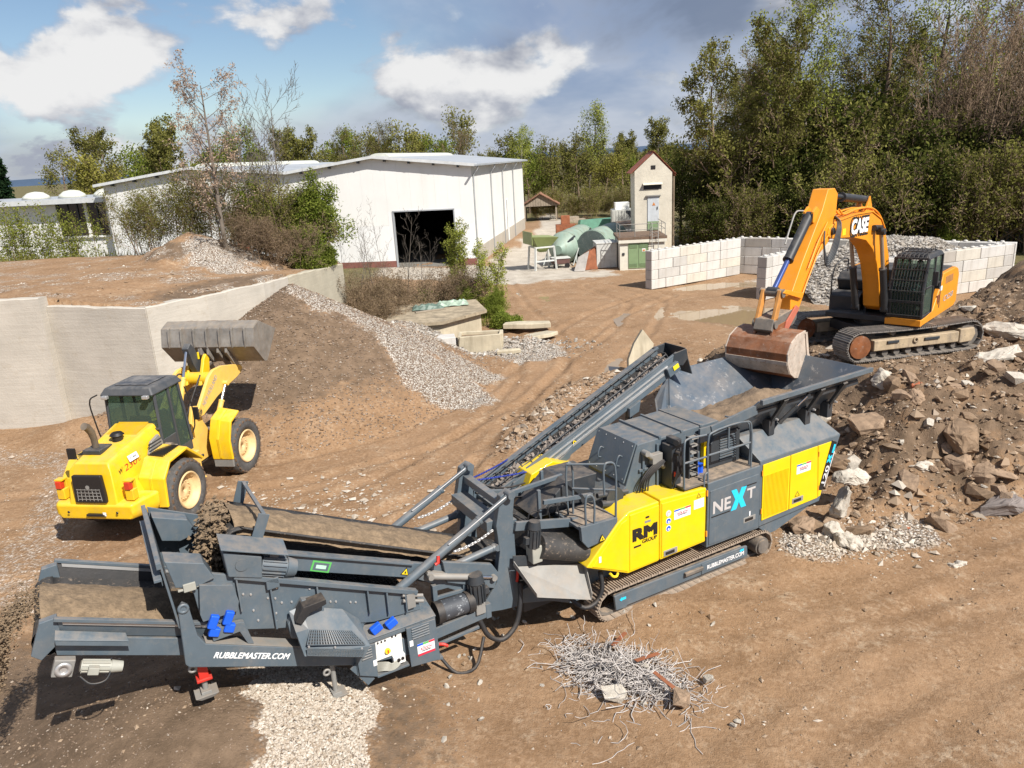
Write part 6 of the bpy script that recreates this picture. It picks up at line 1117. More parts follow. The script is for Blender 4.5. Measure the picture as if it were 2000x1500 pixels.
for (xa, za), (xb, zb) in zip(roofline[:-1], roofline[1:]):
    ov = .6 if xa == 0 else 0; ov2 = .6 if xb == -32.8 else 0; s_ = (zb-za)/(xb-xa)
    r_ = hp('roof', MB().prism([(xa+ov, za+s_*ov), (xb-ov2, zb-s_*ov2), (xb-ov2, zb-s_*ov2+.14), (xa+ov, za+s_*ov+.14)], 'y', -.45, 31.5), ROOFM)
    hp('fascia', MB().prism([(xa+ov, za+s_*ov-.06), (xb-ov2, zb-s_*ov2-.06), (xb-ov2, zb-s_*ov2+.17), (xa+ov, za+s_*ov+.17)], 'y', -.51, -.452), mat('fascia_pale', (.62, .63, .63), .5), 0, r_)
    n_ = int(abs(xb-xa)/1.9)
    for i in range(n_): q = xa+(xb-xa)*(i+.5)/n_; hp('purlin_end', MB().box(q-.06, q+.06, -.43, .0, roof_z(q)-.24, roof_z(q)-.03), GREYD, 0, r_)
for xr, y0, y1 in ((-8.1, 1.5, 26), (-24.2, 2, 26)):
    mb = MB(); prof_ = [(.9*math.cos(t), .38*math.sin(t)) for t in np.linspace(0, math.pi, 9)]; mb.prism([(xr+a, RG+b-.02) for a, b in prof_], 'y', y0, y1); hp('ridge_skylight', mb, mat('milky_plastic', (.60, .60, .52), .4, var=.1))
hp('gutter', MB().bar((.55, -.9, E8-.02), (.55, 31.4, E8-.02), .14, .12), ROOFM)
for yq in (.4, 8.6, 15.3, 22.5): hp('downpipe', MB().path([(.5, yq, E8-.06), (.45, yq, E8-.35), (.12, yq, E8-.75), (.08, yq, E8-1.2), (.08, yq, .05)], .06, 8), mat('pipe_grey', (.30, .31, .32), .5))
# ---------------------------------------------------------------- low flat building on the far left
LB = thing('flat_building', 'low white flat-roofed building with dark window band at far left', 'building', (-35.4, 70.6, 0), R(168))
def lb(name, mb, m=WH, par=None): return mb.build(name, m, par or LB)
lb('wall', MB().box(0, 6.3, 0, -.25, 3.9, 6.4) if False else MB().box(5.6, 40, -.25, 0, 0, 6.5).box(0, 5.6, -.25, 0, 0, 3.6).box(0, .4, -.25, 0, 3.6, 6.5), WH); lb('back_wall', MB().box(.1, 40, -14, -13.8, 0, 6.6), DARKI); lb('side_wall', MB().box(.0, .2, -13.8, -.26, 0, 6.5), WH)
lb('roof', MB().box(-.6, 40.5, -14.2, .9, 6.6, 6.95), ROOFM)
lb('roof_edge', MB().box(-.62, 40.5, .88, .98, 6.55, 6.98), mat('fascia_pale', (.62, .63, .63), .5))
wn_ = lb('window', MB().box(.4, 5.6, -.16, -.14, 3.6, 6.5), mat('dark_pane', (.03, .025, .022), .15))
for x in (.5, 1.35, 2.5, 3.4, 4.4, 5.4): lb('mullion', MB().box(x-.05, x+.05, -.18, -.06, 3.6, 6.5) if x != 2.5 else MB().box(x-.14, x+.14, -.2, .0, 3.6, 6.5), GREYD if x != 2.5 else WH, wn_)
lb('window_sill', MB().box(.2, 5.8, -.1, .2, 3.45, 3.6), WH)
for x in (3.5, 7.4, 11.5): 
    d_ = MB(); d_.rev([(.001, .75), (.7, .62), (1.15, .3), (1.3, .0), (.001, .0)], 14, 'z', (x, -4.5, 6.95)); lb('dome_skylight', d_, mat('milky_plastic', (.60, .60, .52), .4, var=.1))
# ---------------------------------------------------------------- transformer tower and annex
PLAS = mat('rough_plaster', (.60, .55, .45), .9, var=.12, scale=1.0, bump=.9, bscale=7, wear=.25, wearcol=(.45, .40, .32, 1), fine=.1)
TILE = mat('roof_tile', (.30, .085, .045), .8, var=.35, scale=3, wear=.3, wearcol=(.16, .07, .05, 1))
GREEN = mat('green_door', (.20, .29, .15), .55, var=.08, dust=.2)
TW = thing('transformer_tower', 'narrow plastered tower house with red tiled gable roof and grey door', 'tower', (10.25, 60.0, 0), R(-3))
def tw(name, mb, m=PLAS, par=None, bv=0.0): return mb.build(name, m, par or TW, bv)
front = [(0, -.2), (2.85, -.2), (2.85, 6.65), (1.42, 8.10), (0, 6.95)]
def holes(): pass
tw('wall', MB().prism([(0, -.2), (2.85, -.2), (2.85, 6.7), (1.42, 8.15), (0, 6.9)], 'y', 0, 2.8), PLAS)
dr_ = tw('door', MB().box(.98, 1.85, -.06, .01, 2.5, 5.0), mat('grey_steel_door', (.52, .55, .57), .5, streak=.4), bv=.01)
tw('door_lower', MB().box(.98, 1.85, -.07, -.05, 2.45, 3.1), GREEN, dr_); tw('door_lintel', MB().box(.85, 1.98, -.18, .02, 5.0, 5.08), GALV, dr_)
tri = Vector((1.32, -.065, 4.3)); MB().plate([tri, tri+Vector((.26, 0, 0)), tri+Vector((.13, 0, .25))], (0, -.01, 0)).build('warning_sign', mat('sign_orange', (.55, .20, .04), .5), dr_); tw('door_handle', MB().box(1.70, 1.75, -.12, -.05, 4.0, 4.2), PRK, dr_)
sl_ = tw('vent_slot', MB().box(.68, 2.05, -.03, .02, 5.52, 5.95), PRK); tw('slot_hood', MB().plate([(.62, -.02, 5.98), (2.1, -.02, 5.98), (2.1, -.30, 5.86), (.62, -.30, 5.86)], (0, 0, .03)), PLAS, sl_)
tw('small_window', MB().box(1.24, 1.58, -.03, .02, 7.0, 7.28), PRK)
for s in (-1, 1):
    rx = [(1.42, 8.18), (1.42+s*1.72, 8.18-1.75 if s > 0 else 8.18-1.45)]; rr = tw('roof', MB().prism([rx[0], rx[1], (rx[1][0], rx[1][1]+.05), (rx[0][0], rx[0][1]+.06)], 'y', .03, 3.0), TILE)
    for i in range(9):
        for j in range(8):
            t0 = i/9; t1 = (i+1.12)/9; y0 = -.03+j*.38; a = Vector((rx[0][0]+(rx[1][0]-rx[0][0])*t0, 0, rx[0][1]+(rx[1][1]-rx[0][1])*t0+.13)); b = Vector((rx[0][0]+(rx[1][0]-rx[0][0])*t1, 0, rx[0][1]+(rx[1][1]-rx[0][1])*t1+.17))
            if s > 0: tw('roof_tile', MB().hexa([a+Y1*y0, b+Y1*y0, b+Y1*(y0+.37), a+Y1*(y0+.37), a+Y1*y0+Z1*.04, b+Y1*y0+Z1*.04, b+Y1*(y0+.37)+Z1*.04, a+Y1*(y0+.37)+Z1*.04]), TILE, rr)
tw('corner_pole', MB().tube((2.98, .1, 0), (2.98, .1, 6.4), .09, 10), mat('weathered_wood', (.20, .15, .10), .85, var=.3))
AN = thing('substation_annex', 'low white substation hut with green double doors and railed flat roof', 'hut', (8.45, 56.0, 0), R(-3))
def an(name, mb, m=None, par=None, bv=0.0): return mb.build(name, m or mat('annex_plaster', (.64, .61, .52), .85, var=.08, bump=.2), par or AN, bv)
an('wall', MB().box(0, 3.3, 0, 3.9, -.1, 2.2)); an('roof', MB().box(-.12, 3.42, -.15, 3.95, 2.2, 2.4), mat('roof_felt', (.14, .09, .06), .9, var=.3, wear=.3)); an('roof_face', MB().box(-.10, 3.40, -.16, -.152, 1.98, 2.2), mat('annex_plaster', (.64, .61, .52), .85))
for i, x in enumerate((.62, 1.36)):
    d_ = an('door', MB().box(x, x+.72, -.05, .02, .12, 1.95), GREEN, None, .01)
    for z in (.25, 1.6): 
        for k in range(5): an('louvre', MB().box(x+.08, x+.64, -.075, -.05, z+.05*k, z+.03+.05*k), GREEN, d_)
    if i: sticker(d_, (x+.25, -.055, 1.32), .25, .22, m=PRW); sticker(d_, (x+.29, -.062, 1.35), .17, .12, m=mat('sign_orange', (.55, .20, .04), .5), name='warning_sign')
an('meter_box', MB().box(.18, .34, -.06, .01, 1.1, 1.28), GREYD)
rl_ = MB()
for x0, y0, x1, y1 in ((0, 0, 3.3, 0), (3.3, 0, 3.3, 3.6), (0, 0, 0, 2.2)):
    rl_.path([(x0, y0, 3.3), (x1, y1, 3.3)], .025, 6); rl_.path([(x0, y0, 2.9), (x1, y1, 2.9)], .02, 6)
for x, y in ((0, 0), (1.1, 0), (2.2, 0), (3.3, 0), (3.3, 1.8), (0, 2.2)): rl_.path([(x, y, 2.35), (x, y, 3.3)], .025, 6)
an('roof_rail', rl_, GALV)
ldm = MB().path([(2.3, -.3, 0), (2.3, -.3, 3.3), (2.3, 0, 3.4)], .025, 6).path([(2.75, -.3, 0), (2.75, -.3, 3.3), (2.75, 0, 3.4)], .025, 6)
for k in range(10): ldm.tube((2.3, -.3, .3+.3*k), (2.75, -.3, .3+.3*k), .018, 6)
an('ladder', ldm, GALV)
# ---------------------------------------------------------------- scrap corner
tag(MB().box(0, 1.55, 0, 2.2, .05, 1.85).box(-.04, 1.6, -.04, 2.25, 1.85, 1.93).build('storage_box', mat('stained_white_box', (.52, .52, .49), .6, var=.15, streak=.6, wearcol=(.3, .24, .18, 1)), None, .02), 'stained white steel storage box between rusty hopper and green-doored hut', 'box').location = (6.9, 57.4, 0)
SILO = mat('silo_green', (.25, .34, .28), .5, var=.15, scale=.8, dust=.3, wear=.25, streak=.5, wearcol=(.16, .17, .12, 1))
def silo(label, p0, p1, r, cone):
    p0 = Vector(p0); p1 = Vector(p1); d = (p1-p0).normalized(); t = thing('fallen_silo', label, 'silo', p0); q = p1-p0
    MB().tube((0, 0, 0), q, r, 32).build('silo_body', SILO, t)
    if cone: MB().tube((0, 0, 0), -d*cone, r, 32, r*.28).build('silo_cone', SILO, t); MB().bar(-d*cone*.9+Vector((-.4, 0, -.3)), Vector((.9, -r*.5, r*.75)), .16, .12).build('outlet_chute', GREYD, t)
    else: MB().tube(-d*.02, -d*.04, r*.97, 32).build('silo_end', mat('silo_dark', (.10, .13, .12), .5, wear=.5), t)
    for k in (.05, .5, .95): a = q*k; MB().tube(a-d*.05, a+d*.05, r*1.02, 32).build('ring', SILO, t)
    u = Z1.cross(d).normalized()
    for s in (-1, 1): MB().path([-d*(cone or .2)+u*s*r+Z1*(-1.2), u*s*r*1.02+d*.1, u*s*r*1.02+q], .05, 6).build('silo_leg', mat('frame_grey', (.38, .40, .38), .5, dust=.2), t)
    return t
silo('pale green silo lying down with its cone towards the camera', (4.7, 61.2, 1.30), (6.6, 65.4, 1.45), 1.25, 1.3)
silo('second green silo lying behind, its dark open end showing', (6.9, 60.2, 1.35), (9.2, 64.5, 1.5), 1.3, 0)
HF = thing('feed_hopper', 'small green steel hopper on a pale four-legged frame beside the hall road', 'hopper', (2.35, 58.0, 0), R(18))
FRM = mat('frame_white', (.58, .59, .56), .5, dust=.25)
for x in (0, 1.5):
    for y in (0, 1.4): MB().bar((x+(-.12 if x == 0 else .12), y-.1 if y == 0 else y+.1, 0), (x, y, 1.75), .14, .12).build('leg', FRM, HF)
for a, b in (((0, 0, 1.75), (1.5, 0, 1.75)), ((0, 1.4, 1.75), (1.5, 1.4, 1.75)), ((0, 0, 1.75), (0, 1.4, 1.75)), ((1.5, 0, 1.75), (1.5, 1.4, 1.75)), ((-.05, 0, .7), (1.55, 0, .7))): MB().bar(a, b, .11, .11).build('frame_bar', FRM, HF)
OLV = mat('olive_green', (.24, .29, .10), .5, dust=.2)
MB().loft([(-.3, -.3, 2.6), (1.8, -.3, 2.45), (1.8, 1.7, 2.45), (-.3, 1.7, 2.6)], [(.5, .4, 1.35), (1.0, .4, 1.35), (1.0, .9, 1.35), (.5, .9, 1.35)]).build('hopper_body', OLV, HF)
MB().plate([(-.35, -.35, 2.0), (-.35, -.35, 2.95), (-.35, 1.7, 2.95), (-.35, 1.7, 2.0)], (-.04, 0, 0)).build('splash_plate', OLV, HF)
RST = mat('rust', (.26, .09, .04), .85, var=.35, scale=2, wear=.4, wearcol=(.14, .07, .04, 1))
RH = thing('rusty_chute', 'rust-brown sheet steel chute lying on the ground beside the silos', 'chute', (5.4, 56.9, 0), 0); MB().loft([(0, 0, 0), (1.6, .5, 0), (1.6, 1.6, 0), (0, 1.4, 0)], [(.2, .5, .9), (1.7, .7, 1.75), (1.7, 1.5, 1.75), (.3, 1.4, .9)]).build('chute_body', RST, RH, .02); MB().plate([(-.3, -.1, .0), (.1, .3, 1.0), (.9, .35, 1.4), (.5, -.2, .0)], (.02, -.02, 0)).build('chute_flap', mat('scoured_steel', (.36, .33, .30), .5, var=.2), RH)
CT = thing('scrap_cart', 'small rusty cart with pale rim standing under the green silo', 'cart', (3.7, 58.6, 0), R(8)); MB().box(0, 1.3, 0, .9, .35, .75).build('tub', mat('dark_rust', (.12, .06, .05), .8), CT, .02); MB().box(-.05, 1.35, -.05, .95, .75, .82).build('rim', FRM, CT)
for x in (.2, 1.1): MB().tube((x, -.02, .2), (x, .1, .2), .2, 14).build('wheel', PRK, CT)
SH = thing('plank_shed', 'open wooden shed with weathered gable at the end of the hall road', 'shed', (3.0, 104, 0), R(-4)); WD = mat('grey_planks', (.30, .25, .19), .9, var=.25, scale=3)
for x in (0, 4.2):
    for y in (0, 4): MB().box(x-.1, x+.1, y-.1, y+.1, 0, 2.2).build('post', WD, SH)
for k in range(14): x = -.2+k*.34; h = 2.2+1.35*(1-abs(x+.15-2.1)/2.4); MB().box(x, x+.31, -.05, 0, 2.0, max(2.2, h)).build('plank', WD, SH)
for s in (-1, 1): MB().prism([(2.1, 3.6), (2.1+s*2.6, 2.1), (2.1+s*2.6, 2.2), (2.1, 3.72)], 'y', -.4, 4.4).build('roof', mat('old_tiles', (.26, .13, .08), .9, var=.3), SH)
def simple(name, label, cat, mb, m, loc, rz=0.0, bv=.02, group=None): o = mb.build(name, m, None, bv); o.location = loc; o.rotation_euler = (0, 0, R(rz)); return tag(o, label, cat, group)
CONT = thing('steel_container', 'pale corrugated container with a dark diagonal stripe in front of the wood', 'container', (11.6, 82, 0), R(-4))
MB().box(0, 5.6, 0, 2.4, .1, 2.5).build('container_body', mat('container_pale', (.50, .50, .46), .6, var=.1, streak=.4), CONT)
for k in range(18): MB().box(.1+k*.3, .22+k*.3, -.04, 0, .25, 2.4).build('rib', mat('container_pale', (.50, .50, .46), .6), CONT)
MB().plate([(1.4, -.05, 2.4), (2.3, -.05, 2.4), (3.4, -.05, .4), (2.9, -.05, .4)], (0, -.01, 0)).build('dark_stripe', GREYD, CONT)
simple('white_crate', 'small white crate standing on top of the pale container', 'crate', MB().box(0, 1.5, 0, 1, 0, .75), WHT, (12.0, 82.4, 2.5))
GS = thing('roller_shutter_cabin', 'pale cabin with grey roller shutter and brown roof behind the silos', 'cabin', (10.2, 70, 0), R(-8)); MB().box(0, 4.2, 0, 2.5, 0, 2.0).build('wall', mat('cabin_pale', (.55, .55, .50), .6), GS); MB().box(.8, 3.2, -.05, 0, .2, 1.6).build('shutter', mat('shutter_grey', (.30, .32, .33), .5), GS)
for k in range(7): MB().box(.8, 3.2, -.08, -.05, .22+.2*k, .36+.2*k).build('shutter_slat', mat('shutter_grey', (.30, .32, .33), .5), GS)
MB().prism([(-.3, 2.0), (4.6, 2.3), (4.6, 2.4), (-.3, 2.1)], 'y', -.3, 2.8).build('roof', mat('roof_brown', (.25, .17, .12), .9, var=.2), GS)
simple('stacked_beams', 'stack of pale steel beams lying behind the silos', 'beams', MB().box(0, 6, 0, .3, 0, .3).box(.2, 6.3, .4, .7, 0, .3).box(.1, 5.8, .2, .5, .3, .6), FRM, (5.4, 74, .6), 12)
simple('green_tarp', 'green sheeted load beyond the silos', 'tarp', MB().loft([(0, 0, 0), (5, 0, 0), (5, 2, 0), (0, 2, 0)], [(.3, .3, 1.3), (4.7, .3, 1.2), (4.7, 1.7, 1.3), (.3, 1.7, 1.2)]), mat('tarp_green', (.08, .22, .15), .6, var=.2), (8.2, 84, .2), 4)
simple('rusty_drum', 'rusty upright machine part standing by the hall road', 'scrap', MB().tube((0, 0, 0), (0, 0, 1.9), .6, 14).box(-.9, .9, -.5, .5, 1.2, 2.2).box(-.4, .4, -.3, .3, 2.2, 3.0), RST, (5.8, 72, 0))
simple('wooden_pallets', 'pile of grey timber by the open wooden shed', 'timber', MB().box(0, 2.2, 0, 1.4, 0, .25).box(.2, 2.6, .1, 1.2, .25, .5).box(0, 1.8, .3, 1.3, .5, .8), WD, (8.0, 98, 0), 10)
simple('pipe_stack', 'low heap of grey scrap pipes on the grass by the road', 'scrap', MB().tube((0, 0, .3), (3.2, .4, .3), .28, 10).tube((0, .6, .3), (3.2, 1, .3), .28, 10).tube((.1, .3, .75), (3.0, .7, .75), .28, 10), GALV, (9.2, 90, 0))
simple('blue_barrel', 'dark barrel among scrap left of the pale container', 'barrel', MB().tube((0, 0, 0), (0, 0, 1.0), .35, 14), GREYD, (9.6, 79, 0)); simple('rust_frame', 'rusty lattice frame lying near the road edge', 'scrap', MB().box(0, 2.0, 0, .1, 0, 1.1).box(0, .1, 0, 1.5, 0, 1.1).box(1.9, 2.0, 0, 1.5, 0, .9), RST, (7.0, 79, 0))
# far red crane arm behind the shrubs
RC = thing('red_loader_crane', 'red crane arm reaching over the shrubs in front of the hall', 'crane', (-16.4, 55, 3.4), R(0)); RDM = mat('crane_red', (.62, .06, .015), .45, dust=.15)
MB().bar((-2.2, 0, .6), (.6, 0, 1.75), .3, .38).build('lower_arm', RDM, RC, .03); MB().bar((.5, 0, 1.75), (1.25, 0, .55), .26, .30).build('upper_arm', RDM, RC, .03); MB().obox((1.5, 0, .4), (.6, .4, .5)).build('grapple', GREYD, RC, .05); MB().bar((-2.2, 0, -3.4), (-2.2, 0, .8), .6, .6, (0, 1, 0)).build('column', RDM, RC)
# ---------------------------------------------------------------- old hut, blocks and slabs by the road
HU = thing('buried_hut', 'half-buried concrete hut with mossy flat roof and torn sheeting', 'hut', (-5.75, 35.2, 0), R(8))
OLDC = mat('old_concrete', (.47, .41, .30), .9, var=.2, scale=1.2, bump=.5, streak=.5, wearcol=(.22, .18, .12, 1)); 
MB().prism([(0, -.3), (2.45, -.3), (4.65, 1.6), (4.45, 4.4), (.6, 4.4)], 'z', -.2, 1.05).build('wall', OLDC, HU)
MB().prism([(-.2, -.5), (2.6, -.52), (4.95, 1.5), (4.75, 4.7), (.4, 4.7)], 'z', 1.05, 1.2).build('roof', mat('mossy_roof', (.32, .26, .18), .95, var=.4, scale=2, wear=.6, wearcol=(.09, .075, .05, 1), bump=.5), HU)
ed = MB().bar((3.2, .42, .62), (3.75, .9, .62), .05, .35); ed.build('vent_window', mat('vent_grey', (.25, .28, .30), .4), HU); MB().bar((2.65, -.06, .45), (3.0, .25, .45), .04, .6).build('pale_plate', WHT, HU)
sh_ = MB()
def crumple(x0, x1, y0, y1, z0, seed): 
    r_ = random.Random(seed); n = 9; vs = [(x0+(x1-x0)*i/n+r_.uniform(-.05, .05), y0+(y1-y0)*j/n, z0+r_.uniform(0, .22)*(1 if 0 < i < n and 0 < j < n else .2)) for i in range(n+1) for j in range(n+1)]
    return MB().add(vs, [(i*(n+1)+j, (i+1)*(n+1)+j, (i+1)*(n+1)+j+1, i*(n+1)+j+1) for i in range(n) for j in range(n)])
for (a, l, m) in (((1.3, 2.9, 2.5, 3.6), 'crumpled dark green sheet lying on the hut roof', (.10, .15, .12)), ((2.6, 4.2, 3.0, 4.3), 'pale green corrugated sheet lying at the back of the hut roof', (.30, .38, .30))):
    o = crumple(*a, .03, int(a[0]*10)).build('roof_sheet', mat('sheet_%d' % int(a[0]*10), m, .5, var=.2), None, recalc=False); o.location = (-5.75, 35.2, 1.2); o.rotation_euler = (0, 0, R(8)); s_ = o.modifiers.new('s', 'SOLIDIFY'); s_.thickness = .015; tag(o, l, 'sheet')
simple('plank', 'loose grey plank lying on the mossy hut roof', 'plank', MB().box(0, 1.6, 0, .2, 0, .05), WD, (-4.6, 37.4, 1.21), 25, .005)
simple('concrete_block', 'smooth pale concrete block left of the rough trough', 'block', MB().box(0, 1.3, 0, .8, -.1, .83), BLK_M[0], (-3.7, 33.05, 0), 8, .03)
TR = thing('concrete_trough', 'rough pale concrete trough filled with earth beside the smooth block', 'trough', (-2.35, 33.35, 0), R(-2)); MB().prism([(0, .08), (.1, .78), (1.95, .85), (2.0, .1), (1.2, -.02), (.5, .05)], 'y', 0, .16).build('front_side', OLDC, TR, .03); MB().box(1.88, 2.05, .16, .9, .05, .86).build('end_side', OLDC, TR, .03); MB().box(0, .14, .16, .9, .05, .8).build('end_side', OLDC, TR, .03); MB().box(.0, 2.0, .9, 1.05, .05, .82).build('back_side', OLDC, TR, .03); MB().box(.1, 1.9, .14, .92, .1, .68).build('earth_fill', SOILM, TR)
for k, (l, loc, rz, sz) in enumerate((('tilted flat slab on gravel right of the concrete trough', (1.0, 34.6, .15), 30, (1.7, 1.1, .18)), ('pale slab lying behind the trough by the green shrub', (-.3, 37.2, .2), -10, (2.4, .7, .25)), ('small pale kerb stone below the trough corner', (-.6, 32.6, .05), 5, (1.1, .25, .18)), ('low pale block at the foot of the smooth concrete block', (-3.6, 32.7, 0), 6, (1.0, .5, .2)))):
    a, b, c = sz; o = simple('concrete_slab', l, 'slab', MB().prism([(0, 0), (a*.6, -b*.1), (a, b*.2), (a*.95, b), (a*.3, b*1.05), (.05, b*.7)], 'z', 0, c), OLDC, loc, rz, .03); o.rotation_euler.x = .12*(k % 3-1)
simple('leaning_slab', 'pale cracked concrete slab leaning at the foot of the rubble heap', 'slab', MB().prism([(0, 0), (.9, .1), (1.15, 1.1), (.75, 1.7), (.35, 1.2), (.05, .6)], 'y', 0, .22), OLDC, (4.55, 28.2, .1), 12, .02).rotation_euler.x = -.25
# ---------------------------------------------------------------- trees and shrubs
def leaf_mat(name, c1, c2, trans=.35):
    m = bpy.data.materials.new(name); m.use_nodes = True; t = m.node_tree; n = t.nodes; L = t.links; n.clear()
    g = n.new('ShaderNodeNewGeometry'); oi = n.new('ShaderNodeObjectInfo'); mx = n.new('ShaderNodeMix'); mx.data_type = 'RGBA'; L.new(g.outputs['Random Per Island'], mx.inputs[0]); mx.inputs[6].default_value = (*c1, 1); mx.inputs[7].default_value = (*c2, 1)
    hs = n.new('ShaderNodeHueSaturation'); mr = n.new('ShaderNodeMapRange'); L.new(oi.outputs['Random'], mr.inputs[0]); mr.inputs[3].default_value = .75; mr.inputs[4].default_value = 1.25; L.new(mr.outputs[0], hs.inputs['Value']); L.new(mx.outputs[2], hs.inputs['Color'])
    d = n.new('ShaderNodeBsdfDiffuse'); tr = n.new('ShaderNodeBsdfTranslucent'); L.new(hs.outputs[0], d.inputs[0]); L.new(hs.outputs[0], tr.inputs[0]); ms = n.new('ShaderNodeMixShader'); ms.inputs[0].default_value = trans; L.new(d.outputs[0], ms.inputs[1]); L.new(tr.outputs[0], ms.inputs[2]); o = n.new('ShaderNodeOutputMaterial'); L.new(ms.outputs[0], o.inputs[0]); return m
LF = {'spring': leaf_mat('spring_leaf', (.165, .195, .028), (.35, .37, .085)), 'olive': leaf_mat('olive_leaf', (.125, .128, .030), (.25, .235, .07)), 'dark': leaf_mat('dark_leaf', (.035, .050, .012), (.12, .125, .032), .25), 'green': leaf_mat('green_leaf', (.10, .14, .02), (.24, .27, .055)), 'blossom': leaf_mat('blossom', (.30, .20, .13), (.55, .42, .32), .25), 'willow': leaf_mat('willow_leaf', (.18, .175, .035), (.31, .28, .075)), 'brown': leaf_mat('dry_leaf', (.13, .09, .05), (.24, .18, .11), .2), 'pine': leaf_mat('needle', (.008, .022, .010), (.03, .055, .022), .1)}
BARK = {'grey': mat('bark_grey', (.15, .125, .10), .9, var=.3, scale=2, bump=.5), 'brown': mat('bark_brown', (.17, .12, .08), .9, var=.3, scale=2), 'dark': mat('bark_dark', (.05, .042, .032), .9, var=.3), 'pale': mat('bark_pale', (.42, .38, .32), .85, var=.25, scale=4), 'twig': mat('twig_tan', (.25, .175, .115), .9, var=.25)}
def tree_meshes(seed, H, r0, nch=(12, 6, 5), ratio=(.42, .5, .5), ang=(52, 45, 42), first=.28, curve=.12, up=.10, leaves=10, lsize=.16, lspread=.25, leaf='spring', bark='grey', stems=1, ivy=0.0, twig_r=.012, base_spread=.15, conifer=False, narrow=1.0, droop=0.0):
    rs = np.random.RandomState(seed); V = []; F = []; tips = []; nv = [0]; depth = len(nch)
    def tube(pts, rad, k):
        P = np.array(pts); d = np.gradient(P, axis=0); d /= np.linalg.norm(d, axis=1)[:, None]+1e-9; a = np.cross(d, [.31, .17, .93]); a /= np.linalg.norm(a, axis=1)[:, None]+1e-9; b = np.cross(d, a); th = np.arange(k)*2*np.pi/k
        ring = P[:, None, :]+np.array(rad)[:, None, None]*(np.cos(th)[None, :, None]*a[:, None, :]+np.sin(th)[None, :, None]*b[:, None, :]); V.append(ring.reshape(-1, 3)); n = len(P); I = np.arange(n*k).reshape(n, k)+nv[0]
        F.append(np.stack([I[:-1], np.roll(I, -1, 1)[:-1], np.roll(I, -1, 1)[1:], I[1:]], -1).reshape(-1, 4)); nv[0] += n*k
    def br(p, d, L, r, lev):
        n = 6 if lev == 0 else (4 if lev < depth else 3); pts = [p]; rad = [r]; q = p
        for i in range(n): d = d+rs.normal(0, curve*(1 if lev else .5), 3)+np.array([0, 0, up if lev < depth else up-droop]); d = d/np.linalg.norm(d); q = q+d*L/n; pts.append(q); rad.append(max(twig_r*.5, r*(1-.82*(i+1)/n)))
        tube(pts, rad, 7 if lev == 0 else (5 if lev == 1 else 3)); P = np.array(pts)
        if lev >= depth-1: tips.append(P)
        if lev == depth: return
        c = nch[lev]
        for k in range(c):
            t = first+(1-first)*((k+rs.rand())/c) if lev == 0 else .2+.8*((k+rs.rand())/c); f = t*n; i = min(int(f), n-1); pos = P[i]+(P[i+1]-P[i])*(f-i); dd = P[i+1]-P[i]; dd /= np.linalg.norm(dd)
            az = 2.4*k+rs.rand()*1.2; s = np.cross(dd, [.2, .1, .97]); s /= np.linalg.norm(s)+1e-9; s2 = np.cross(dd, s); an = R(ang[lev]+rs.normal(0, 9)); nd = dd*math.cos(an)+(s*math.cos(az)+s2*math.sin(az))*math.sin(an)
            if conifer and lev == 0: nd = np.array([math.cos(az), math.sin(az), -.12]); l = L*.30*(1.06-t)+.1
            else: l = L*ratio[lev]*rs.uniform(.7, 1.2)*((1.15-.55*t) if lev == 0 else (1.1-.5*t))*narrow
            br(pos, nd, l, max(twig_r, r*(1-.8*t)*(.5 if lev else .42)), lev+1)
    for s in range(stems):
        a = rs.rand()*6.28; rr = base_spread*rs.rand()*(stems > 1); ln = (.05 if stems == 1 else .28)*rs.rand(); br(np.array([rr*math.cos(a), rr*math.sin(a), -.3]), np.array([ln*math.cos(a), ln*math.sin(a), 1.]), H*rs.uniform(.75, 1)*(1 if stems > 1 else 1), r0*(1 if stems == 1 else rs.uniform(.6, 1)), 0)
    trunk = np_mesh('trunk', np.concatenate(V), np.concatenate(F), BARK[bark], True)
    def quads(C, s, m, name):
        n = len(C); a = rs.normal(0, 1, (n, 3)); a /= np.linalg.norm(a, axis=1)[:, None]; b = np.cross(a, rs.normal(0, 1, (n, 3))); b /= np.linalg.norm(b, axis=1)[:, None]; s = s*rs.uniform(.6, 1.35, (n, 1)); a = a*s; b = b*s*.62
        Q = np.stack([C-a*.9, C+b*.8-a*.1, C+a, C-b*.8+a*.15], 1).reshape(-1, 3); return np_mesh(name, Q, np.arange(4*n).reshape(n, 4), m)
    crown = ivym = None
    if leaves:
        T = np.concatenate([p[1:] for p in tips]); C = np.repeat(T, leaves, 0)+rs.normal(0, lspread, (len(T)*leaves, 3)); C = C[C[:, 2] > .05]; crown = quads(C, lsize, LF[leaf], 'crown')
    if ivy:
        n = int(9000); z = rs.rand(n)**.8*ivy*H; a = rs.rand(n)*6.28; rr = (.25+.55*rs.rand(n)**.6)*(1.15-.7*z/(ivy*H)); ivym = quads(np.stack([rr*np.cos(a), rr*np.sin(a), z], -1)*np.array([1.5, 1.5, 1]), .17, LF['dark'], 'ivy')
    return trunk, crown, ivym
def plant(name, label, cat, ms, loc, rz=0.0, sc=1.0, group=None, sz=None):
    t = thing(name, label, cat, loc, rz, group); t.scale = (sc, sc, sz or sc)
    for n, me in zip(('trunk', 'crown', 'ivy'), ms):
        if me: o = bpy.data.objects.new(n, me); COL.objects.link(o); o.parent = t
    return t
T_ = {}
T_['oak'] = tree_meshes(1, 20, .42, (15, 7, 6, 4), (.40, .48, .5, .55), (58, 48, 45, 42), .30, .18, .06, 1, .11, .30, 'spring', 'grey', twig_r=.022)
T_['oak2'] = tree_meshes(12, 19, .38, (14, 7, 6, 4), (.36, .48, .5, .55), (50, 46, 45, 42), .25, .18, .09, 1, .10, .30, 'olive', 'brown', twig_r=.022)
